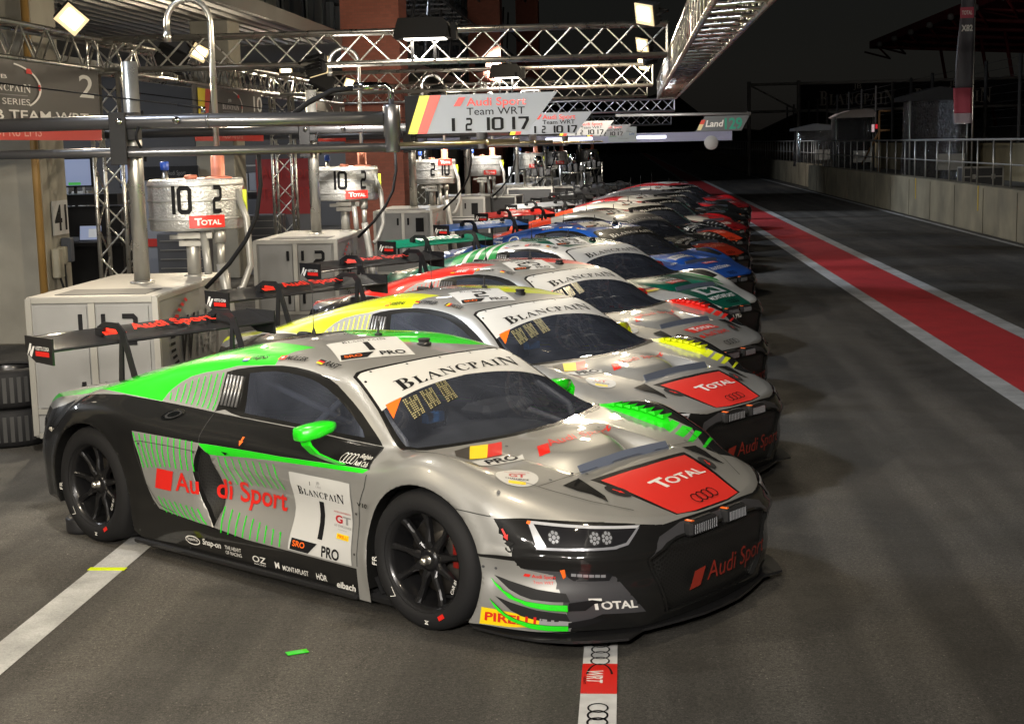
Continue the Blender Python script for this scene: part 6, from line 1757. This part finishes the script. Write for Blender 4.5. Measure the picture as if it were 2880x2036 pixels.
        d.put(q(fit(blancpain(), .78, .12, .11, .725)), 'side', INK, -1, grid=.1, step=.0003)
        d.put(q(unit(.45, .21, .53, .69)), 'side', INK, -1, step=.0003)
        d.put(q([[(.03, .01), (.33, .01), (.46, .15), (.04, .15)]]), 'side', INK, -1)
        d.put(q(fit(sans('SRO', .02), .20, .07, .07, .055)), 'side', ORANGEV, -1, grid=.1, step=.0003)
        d.put(q(fit(sans('PRO', .03), .28, .135, .54, .015)), 'side', INK, -1, grid=.1, step=.0003)
        d.put(q(fit(sans('INTERCONTINENTAL', .005), .29, .02, .70, .60)+fit(sans('G', .03), .12, .10, .72, .47)), 'side', CRIMSON, -1, grid=.1, step=.0003)
        d.put(q(fit(sans('T', .03), .13, .10, .85, .47)+fit(sans('GT CHALLENGE', .01), .29, .03, .70, .42)+fit(sans('POWERED BY', .0), .15, .012, .77, .385)), 'side', GREYINK, -1, grid=.1, step=.0003)
        d.put(q(unit(.76, .28, .96, .345)), 'side', YELLOWV, -1); d.put(q(fit(sans('PIRELLI', .02), .16, .035, .78, .295)), 'side', REDV, -1, grid=.1)
        W = [('Snap-on', .02, 1.03, 1.19, .150, .045, .2), ('THE HEART', .005, 1.225, 1.36, .166, .020, 0), ('OF RACING', .005, 1.225, 1.36, .138, .020, 0), ('OZ', .01, 1.45, 1.56, .135, .035, .1), ('RACING', .0, 1.46, 1.55, .120, .010, 0), ('M', .03, 1.63, 1.665, .130, .034, 0), ('MONTAPLAST', .012, 1.69, 1.89, .128, .028, 0), ('H\u00d6R', .02, 1.95, 2.03, .125, .040, 0), ('eibach', .025, 2.10, 2.24, .110, .035, .15)]
        for t, b, x0, x1, z0, h, sh in W: d.put(fit(sans(t, b, sh), x1-x0, h, x0, z0), 'side', LETTERW, -1, grid=.1, step=.0001)
        d.put(arc(.945, .17, .065, .026, 0, 360, 20, .058, .020), 'side', LETTERW, -1, grid=0); d.put(fit(sans('GraphicWrap', .02), .09, .022, .90, .162), 'side', LETTERW, -1, grid=0)
        d.put(fit(sans('V10', .02), .085, .022, 2.262, .545), 'side', INK, -1, grid=0)
        d.put(fit(ringlogo(14, .08), .11, .035, 2.115, .735), 'side', LETTERW, -1, grid=0); d.put(fit(sans('Belgian', .01), .085, .018, 2.235, .755)+fit(sans('Audi Club', .01), .10, .018, 2.23, .733), 'side', LETTERW, -1, grid=0)
        d.put([[(1.335,.765),(1.35,.765),(1.35,.745),(1.36,.748),(1.342,.725),(1.324,.748),(1.335,.745)]], 'side', ORANGEV, -1, grid=0)
        d.put([[(1.20,.696),(1.25,.694),(1.225,.676)]], 'side', INK, -1, grid=0)
        d.put([[(1.90,.60),(1.905,.60),(1.905,.62),(1.90,.62)]], 'side', INK, -1, grid=0)
    d.build('flank_lettering', body)
    if hero:
        # lines where panels meet
        d = Drape(bvh)
        seam = mat('panel_gap', (.03, .03, .03), .6)
        d.put(strip([(2.285,.805),(2.338,.735),(2.31,.64),(2.262,.55),(2.255,.40),(2.252,.24)], .005), 'side', seam, -1, grid=.05)
        d.put(strip([(1.0,1.08),(.97,.95),(.965,.862),(.97,.80),(.99,.74),(1.0,.712)], .004), 'side', seam, -1, grid=.05)
        d.put(strip([(2.94,.632),(3.05,.618),(3.11,.612)], .005), 'side', seam, -1, grid=.05)
        d.put(strip([(.455,.665),(.50,.675),(.75,.672),(.99,.665)], .0035), 'side', seam, -1, grid=.05)
        d.put(strip([(.455,.665),(.47,.60),(.55,.44),(.66,.33),(.80,.305)], .0035), 'side', seam, -1, grid=.05)
        d.put(strip([(3.17,-.66),(3.19,-.40),(3.195,0),(3.19,.40),(3.17,.66)], .004), 'top', seam, grid=.05)
        for x, y in ((3.16,-.56),(3.165,-.40),(3.165,.40),(3.16,.56),(3.10,-.86),(2.70,-.34),(2.74,.36),(3.22,-.36),(3.22,.36)): d.put(disc2(x, y, .009, .009, 8), 'top', CHARC, grid=0, step=0)
        for x, z in ((.50,.66),(.62,.33),(.97,.66),(2.24,.30),(2.24,.50),(.45,.15),(.9,.115),(1.4,.10),(1.9,.10)): d.put(disc2(x, z, .007, .007, 8), 'side', seam, -1, grid=0, step=0)
        d.put(strip([(3.06,-.72),(3.25,-.63),(3.40,-.56),(3.56,-.45)], .004), 'top', seam, grid=.05)
        d.put(strip([(3.06,.72),(3.25,.63),(3.40,.56),(3.56,.45)], .004), 'top', seam, grid=.05)
        d.build('panel_gaps', body)
        f = Drape(bvh)
        f.put(place(disc2(0, 0, 1, 1, 24), (.672,-.022), (.068, .034), (-.018, .036)), 'railR', CHROME, lift=.004)
        f.put(place(disc2(0, 0, 1, 1, 24), (.676,-.022), (.050, .025), (-.013, .027)), 'railR', MATTE, lift=.006)
        f.put(place(disc2(0, 0, 1, 1, 20), (.678,-.021), (.036, .018), (-.009, .019)), 'railR', CHROME, lift=.008)
        f.build('fuel_filler', body)
        # front corner
        d = Drape(bvh)
        d.put([[(1.221,.190),(1.34,.183),(1.461,.167),(1.456,.124),(1.34,.110),(1.213,.104)]], 'diagR', YELLOWV, grid=.04)
        d.put([[(1.461,.167),(1.60,.150),(1.60,.115),(1.456,.124)]], 'diagR', mat('grey_vinyl', (.30,.30,.31), .4), grid=.04)
        d.put(box4(sans('PIRELLI', .03), (1.235,.125), (1.445,.130), (1.237,.168)), 'diagR', REDV, grid=.04)
        d.put([[(1.40,.352),(1.425,.350),(1.432,.364),(1.408,.366)]], 'diagR', REDV, grid=0, step=0)
        d.put(fit(sans('Audi Sport', .015), .10, .022, 1.436, .343)+fit(sans('Team WRT', 0), .085, .014, 1.44, .322), 'diagR', REDV, grid=0)
        d.put(box4(total_logo(), (1.683,.207), (1.906,.194), (1.672,.262)), 'diagR', LETTERW, grid=.04)
        d.put([[(1.585,.243),(1.69,.255),(1.76,.24),(1.70,.235),(1.66,.205),(1.585,.205)]], 'diagR', INK, grid=.04, step=0)
        d.put([[(1.585,.147),(1.70,.165),(1.76,.155),(1.66,.125),(1.585,.12)]], 'diagR', INK, grid=.04)
        d.put([[(1.315,.560),(1.322,.563),(1.336,.535),(1.343,.538),(1.340,.512),(1.320,.527),(1.327,.531)]], 'diagR', REDV, grid=0)
        d.put(arc(1.345,.480,.017,.022,180,360,12,.011,.015)+[[(1.325,.500),(1.345,.510),(1.367,.500),(1.352,.488),(1.338,.488)]], 'diagR', CHROME, grid=0)
        for u, v in ((1.235,.385),(1.29,.380)): d.put(disc2(u, v, .006, .007, 8), 'diagR', CHARC, grid=0, step=0)
        d.build('bumper_lettering', body)
        for Q in ([(1.267,.340),(1.326,.284),(1.37,.262),(1.415,.250),(1.506,.243),(1.580,.242),(1.580,.217),(1.50,.219),(1.43,.230),(1.348,.256),(1.30,.295)], [(1.268,.246),(1.33,.188),(1.37,.168),(1.43,.154),(1.51,.148),(1.582,.147),(1.582,.122),(1.50,.124),(1.43,.131),(1.348,.160),(1.30,.198)]):
            for s, P in ((-1, 'diagR'), (1, 'diagL')):
                d = Drape(bvh)
                d.put([[(u+.012, v+.004) for u, v in Q[:6]]+[(1.575, .285-(.34-Q[0][1])), (1.45, .300-(.34-Q[0][1])), (1.34, .325-(.34-Q[0][1]))][::1]], P, MATTE, grid=.03, lift=.003)
                d.put([Q], P, accent, grid=.03, lift=.035)
                d.put([Q], P, MATTE, grid=.03, lift=.030)
                d.build('dive_plane', root)
    # grille frame and lettering
    d = Drape(bvh); d.put(strip([(y*1.012, .305+(z-.305)*1.02) for y, z in GRILLE], .012, True), 'front', BLACK, lift=.007); d.build('grille_frame', root)
    d = Drape(bvh)
    gm = mat('grille_red', '#8A2A1E', .5)
    d.put([[(-.25,.212),(-.175,.222),(-.15,.312),(-.225,.300)]], 'front', gm, grid=.05)
    d.put(box4(sans('Audi Sport', .0), (-.13,.205), (.44,.215), (-.13,.325)), 'front', gm, grid=.05)
    d.build('grille_lettering', root)
    wing_parts(root, CARBON, [('sq', .16, .32), ('Audi Sport', .40, 1.06)], mat('wing_red', '#E8301E', .35))
    mirror_parts(root, accent)
    return body, bvh
def shared_parts(root, bvh):
    for x, zc, r, wd in ((0, .35, .35, .31), (2.7, .34, .34, .30)):
        for s in (-1, 1): wheel(root, x, s*(.957 if x < 1 else .957), zc, r, s, wd)
    lower_parts(root); cabin_parts(root); small_parts(root, bvh); headlight_parts(root, bvh)
SHARED = ('wheel', 'splitter', 'floor_pan', 'side_skirt', 'wheel_arch_liner', 'rear_panel', 'rear_louvre', 'dashboard', 'dash_display', 'cabin_tub', 'roll_cage', 'steering_wheel', 'seat', 'roof_aerial', 'roof_cap', 'whip_aerial', 'bonnet_gurney', 'side_vent', 'spot_lamp', 'headlight', 'light_bar')
def share(src, root, skip=()):
    for ch in list(src.children):
        k = ch.name.split('.')[0]
        if k in SHARED and k not in skip: copy_tree(ch, root)
CARS = [((-2.5775, 9.1119), 'silver race car with bright green roof rail and mirrors, number 1 on its door'),
        ((-2.23, 11.882), 'silver race car with yellow roof rail and number 2 on its roof'),
        ((-2.058, 14.62), 'silver race car with red roof rail and number 25 on its roof'),
        ((-1.819, 17.85), 'white and dark green race car with number 129 on its roof'),
        ((-1.585, 21.272), 'blue race car with a black screen banner and number 5 on its roof'),
        ((-1.352, 24.80), 'race car with orange and white roof numbered 10, orange nose and red rear wing'),
        ((-1.11, 28.15), 'race car with orange and white roof numbered 17, orange nose and pale rear wing'),
        ((-.83, 31.32), 'race car with pale roof and red nose with a white wedge on the bonnet'),
        ((-.59, 34.5), 'dark race car with a plain grey roof between the red nosed and white roofed cars'),
        ((-.33, 37.55), 'race car with white roof, dark red bonnet and black nose'),
        ((.01, 40.99), 'red race car at the far end of the parked row')]
GRP = 'race cars parked in a row along the pit lane'
roots = [thing('race_car', lab, 'race car', (p[0], p[1], 0), -.6349, GRP) for p, lab in CARS]
b1, BV1 = silver_car(roots[0], GREENV, '1', N3(('FRIJNS', 'nl'), ('M\u00dcLLER', 'ch'), ('RAST', 'de')), (INK, INK, INK), hero=True)
shared_parts(roots[0], BV1)
fw_ = [c for c in roots[0].children if c.name.startswith('wheel') and not c.name.startswith('wheel_') and c.location.y < 0]
for c in fw_: tyre_marks(c)
silver_car(roots[1], YELP, '2', N3(('RIBERAS', 'es'), ('STIPPLER', 'de'), ('VANTHOOR', 'be')), (INK, INK, INK), res=(150, 60))
share(roots[0], roots[1])
silver_car(roots[2], REDP, '25', N3(('HAASE', 'de'), ('VERVISCH', 'be'), ('WINKELHOCK', 'de')), (LETTERW, INK, INK), redhood=False, res=(140, 56), flag=None)
share(roots[0], roots[2])
HOODMID = sym([(2.55,0),(2.60,.62),(3.0,.56),(3.25,.40),(3.60,.30),(3.705,.27),(3.71,0)])
HOODFRONT = sym([(3.19,0),(3.19,.40),(3.45,.42),(3.66,.36),(3.70,.2),(3.71,0)])
ROOFALL = sym([(1.0,0),(1.0,.36),(1.25,.50),(1.5,.52),(1.80,.45),(1.83,0)])
def stripes_rail(x0, x1, n, w):
    return [[(x0+(x1-x0)*k/n, .03), (x0+(x1-x0)*k/n+w, .03), (x0+(x1-x0)*k/n+w+.1, .5), (x0+(x1-x0)*k/n+.1, .5)] for k in range(n)]
def other_car(root, L, num, prints, wingtop, mirror, bannerink, winglet=None, names_=None, res=(96, 40), wingend=CARBON):
    body, bvh = make_body(root, L, res)
    d = Drape(bvh)
    banner_text(d, bannerink)
    if num: roof_number(d, num)
    if names_: names(d, names_[0], names_[1])
    d.build('roof_lettering', body)
    d = Drape(bvh)
    for kind, proj, polys, m in prints: d.put(polys, proj, m, -1 if proj == 'side' else None)
    d.put(box4(ringlogo(14, .12), (3.665,-.078), (3.652,.135), (3.598,-.072)), 'top', BLACK, grid=.03, lift=.008)
    d.build('bonnet_lettering', body)
    wing_parts(root, wingtop, winglet, LETTERW, wingend)
    mirror_parts(root, mirror)
    share(roots[0], root)
    return body
def lettering(txt, bl, br, tl, m, b=.02): return ('t', 'top', box4(sans(txt, b), bl, br, tl), m)
def patch(poly, m, proj='top'): return ('p', proj, [poly], m)
# number 129
other_car(roots[3], dict(base=WHITEP, accent=MIDGREEN, banner=WHITE, areas=[('side', BSIDE, WHITEP), ('side', [(-.95,-.1),(-.95,.5),(.5,.55),(1.2,.45),(2.25,.30),(2.25,-.1)], DKGREEN),
    ('rail', RAILALL, WHITEP), ('rail', [(-.9,-.2),(-.9,.3),(.32,.6),(.42,-.2)], DKGREEN), ('rail', [(.36,-.2),(.30,.6),(.98,.6),(.93,-.2)], MIDGREEN)]+[('rail', p, WHITEP) for p in stripes_rail(.45, .90, 3, .06)]+
    [('top', ROOFALL, DKGREEN), ('top', COVER, BLACK), ('nose', NOSE, BLACK), ('top', HOODMID, DKGREEN), ('topL', [(2.45,.62),(3.0,.60),(3.2,.55),(3.2,.50),(2.9,.56),(2.45,.58)], MIDGREEN), ('topR', [(2.45,.66),(3.0,.60),(3.0,.57),(2.45,.62)], MIDGREEN), ('topL', [(2.55,.84),(2.95,.80),(2.95,.70),(2.6,.74)], BLACK), ('topL', [(2.5,.72),(3.0,.70),(3.1,.62),(2.6,.66)], MIDGREEN)]), '129',
    [patch([(2.86,-.17),(2.85,.14),(2.79,.13),(2.80,-.18)], WHITE), lettering('PRO', (2.85,-.13), (2.84,.10), (2.805,-.14), INK, .03), patch([(2.98,-.15),(2.96,.19),(2.88,.17),(2.90,-.17)], REDPANEL), ('t', 'top', box4(total_logo(), (2.965,-.12), (2.945,.16), (2.91,-.13)), LETTERW),
     patch([(3.45,-.20),(3.42,.24),(3.25,.22),(3.27,-.24)], WHITE), lettering('M', (3.42,-.13), (3.40,.16), (3.29,-.15), DKGREEN, .04), lettering('MONTAPLAST', (3.56,-.24), (3.54,.25), (3.49,-.24), LETTERW, .03),
     patch([(3.02,-.76),(3.0,-.50),(2.96,-.49),(2.98,-.74)], INK), patch([(3.06,-.77),(3.04,-.51),(3.0,-.50),(3.02,-.76)], REDV), patch([(3.10,-.78),(3.08,-.52),(3.04,-.51),(3.06,-.77)], YELLOWV),
     patch([(-.36,.41),(-.30,.41),(-.28,.475),(-.34,.475)], REDV, 'front'), ('t', 'front', box4(sans('R8 LMS', .015), (-.28,.415), (-.02,.44), (-.28,.475)), LETTERW)], mat('wing_green', '#0A6A52', .35, coat=.5), REDP, INK, [('MONTAPLAST', .25, 1.0)],
    (N3(('J. GREEN', 'gb'), ('R. FELLER', 'ch'), ('C. MIES', 'de')), (INK, INK, INK)), (110, 44))
# number 5
other_car(roots[4], dict(base=BLUEP, accent=DKBLUE, banner=BLACK, areas=[('side', BSIDE, BLUEP), ('rail', [(.30,-.2),(.38,.5),(.52,.5),(.46,-.2)], DKBLUE), ('rail', [(.75,0),(.85,.6),(1.1,.6),(1.0,.1)], DKBLUE), ('top', COVER, DKBLUE), ('nose', NOSE, BLACK), ('topR', [(2.5,.5),(3.2,.45),(3.2,.35),(2.9,.30),(2.55,.38)], paint('light_blue_paint', '#2E86D8')), ('topL', [(2.55,.84),(3.0,.80),(3.0,.70),(2.6,.74)], BLACK)]), '5',
    [patch([(2.95,-.24),(2.90,.30),(2.78,.26),(2.82,-.26)], WHITE), lettering('RAVENOL', (2.92,-.20), (2.875,.26), (2.84,-.20), DKBLUE, .03), patch([(3.32,-.10),(3.30,.22),(3.24,.21),(3.26,-.12)], REDPANEL), ('t', 'top', box4(total_logo(), (3.31,-.08), (3.29,.19), (3.27,-.09)), LETTERW),
     lettering('hutchison', (3.52,-.22), (3.47,.26), (3.42,-.2), LETTERW, .01), lettering('DORA', (3.16,-.60), (3.10,-.38), (3.11,-.60), LETTERW, .03), patch([(2.70,-.72),(2.72,-.45),(2.69,-.44),(2.67,-.70)], INK), patch([(2.73,-.73),(2.75,-.46),(2.72,-.45),(2.70,-.72)], REDV), patch([(2.76,-.74),(2.78,-.47),(2.75,-.46),(2.73,-.73)], YELLOWV),
     ('t', 'railR', fit(sans('Home', .02), .12, .05, .28, .18)+fit(sans('Displays', .02), .17, .05, .26, .11), LETTERW), ('t', 'railR', arc(.62, .17, .09, .07, 20, 330, 20, .07, .05), LETTERW)], mat('wing_blue', '#2468C8', .35, coat=.5), BLUEP, LETTERW, [('PHOENIX RACING', .2, 1.05)],
    (N3(('HUTCHISON', 'gb'), ('SCHRAMM', 'de'), ('PARERAS', 'de')), (LETTERW, LETTERW, LETTERW)))
ROOFOR = [(1.05,.60),(1.2,-.10),(1.45,-.30),(1.62,-.20),(1.70,.10),(1.62,.30),(1.78,.60)]
for i, num, wt, ink in ((5, '10', mat('wing_red_gloss', '#D8261C', .35, coat=.5), LETTERW), (6, '17', mat('wing_pale', (.5, .52, .56), .35, coat=.5), LETTERW)):
    other_car(roots[i], dict(base=WHITEP, accent=ORP, banner=GREYP if i == 5 else BLACK, areas=[('side', BSIDE, BLACK), ('rail', RAILALL, WHITEP), ('rail', [(-.9,-.2),(-.9,.5),(.55,.5),(.95,-.1),(.9,-.2)], ORP), ('top', ROOFOR, ORP), ('top', COVER, BLACK), ('nose', NOSE, BLACK), ('top', sym([(2.3,0),(2.3,1.0),(3.2,1.0),(3.4,.8),(3.6,.6),(3.72,.3),(3.72,0)]), BLACK), ('top', HOODFRONT, ORP)]), num,
        [('t', 'top', box4(total_logo(), (3.44,-.22), (3.40,.24), (3.31,-.22)), mat('pale_orange', '#F4A58C', .4)), lettering('VAN DER HORST' if i == 5 else 'LECLUS', (2.95,-.35), (2.90,.12), (2.86,-.35), LETTERW, .02), lettering('REAL ESTATE' if i == 5 else 'racing', (3.02,-.24), (2.99,.02), (2.98,-.24), LETTERW, .01)]+
        [patch([(2.66+.09*k, .79), (2.69+.09*k, .79), (2.70+.09*k, .72), (2.67+.09*k, .72)], mat('pale_grey', (.22, .22, .22), .4)) for k in range(7)]+
        [patch([(2.62+.07*k, -.70), (2.65+.07*k, -.71), (2.67+.07*k, -.58), (2.64+.07*k, -.57)], ORP) for k in range(5)], wt, ORP, ink, [('ASSETTO', .3, .9)] if i == 5 else None, None, (84, 36))
other_car(roots[7], dict(base=WHITEP, accent=CRIMSON, banner=BLACK, areas=[('side', BSIDE, BLACK), ('rail', RAILALL, CRIMSON), ('top', COVER, BLACK), ('nose', NOSE, BLACK), ('top', sym([(2.3,0),(2.3,1.0),(3.2,1.0),(3.4,.8),(3.6,.6),(3.72,.3),(3.72,0)]), CRIMSON), ('top', [(2.62,-.55),(2.62,.2),(3.05,.15),(3.1,-.30)], WHITEP), ('topL', FENBLK, BLACK)]), '33',
    [lettering('NAVIS', (3.50,-.2), (3.46,.24), (3.38,-.2), LETTERW, .03), patch([(-.34,.40),(-.10,.415),(-.10,.465),(-.34,.45)], REDPANEL, 'front')], mat('wing_black', (.03, .03, .03), .35, coat=.5), CRIMSON, LETTERW, None, None, (70, 32))
other_car(roots[8], dict(base=GREYP, accent=GREYP, banner=BLACK, areas=[('side', BSIDE, BLACK), ('top', COVER, BLACK), ('nose', NOSE, BLACK), ('top', sym([(2.3,0),(2.3,1.0),(3.2,1.0),(3.4,.8),(3.6,.6),(3.72,.3),(3.72,0)]), BLACK)]), None,
    [lettering('RACING', (3.30,-.3), (3.26,.2), (3.18,-.3), LETTERW, .02)], MATS['wing_black'], BLACK, LETTERW, None, None, (70, 32))
other_car(roots[9], dict(base=WHITEP, accent=CRIMSON, banner=BLACK, areas=[('side', BSIDE, BLACK), ('rail', RAILALL, GREYP), ('top', COVER, BLACK), ('nose', NOSE, BLACK), ('top', sym([(2.3,0),(2.3,1.0),(3.2,1.0),(3.4,.8),(3.6,.6),(3.72,.3),(3.72,0)]), BLACK), ('top', [(2.62,-.75),(2.62,.3),(3.0,.2),(3.05,-.6)], CRIMSON)]), '22',
    [lettering('77', (3.30,-.1), (3.28,.2), (3.18,-.1), LETTERW, .02)], MATS['wing_black'], GREYP, LETTERW, None, None, (70, 32))
other_car(roots[10], dict(base=CRIMSON, accent=CRIMSON, banner=BLACK, areas=[('side', BSIDE, CRIMSON), ('top', COVER, BLACK), ('nose', NOSE, BLACK), ('top', [(1.3,-.5),(1.3,.5),(1.7,.45),(1.7,-.45)], WHITEP)]), None,
    [lettering('TOTAL', (3.45,-.2), (3.42,.2), (3.36,-.2), LETTERW, .02)], MATS['wing_black'], CRIMSON, LETTERW, None, None, (70, 32))
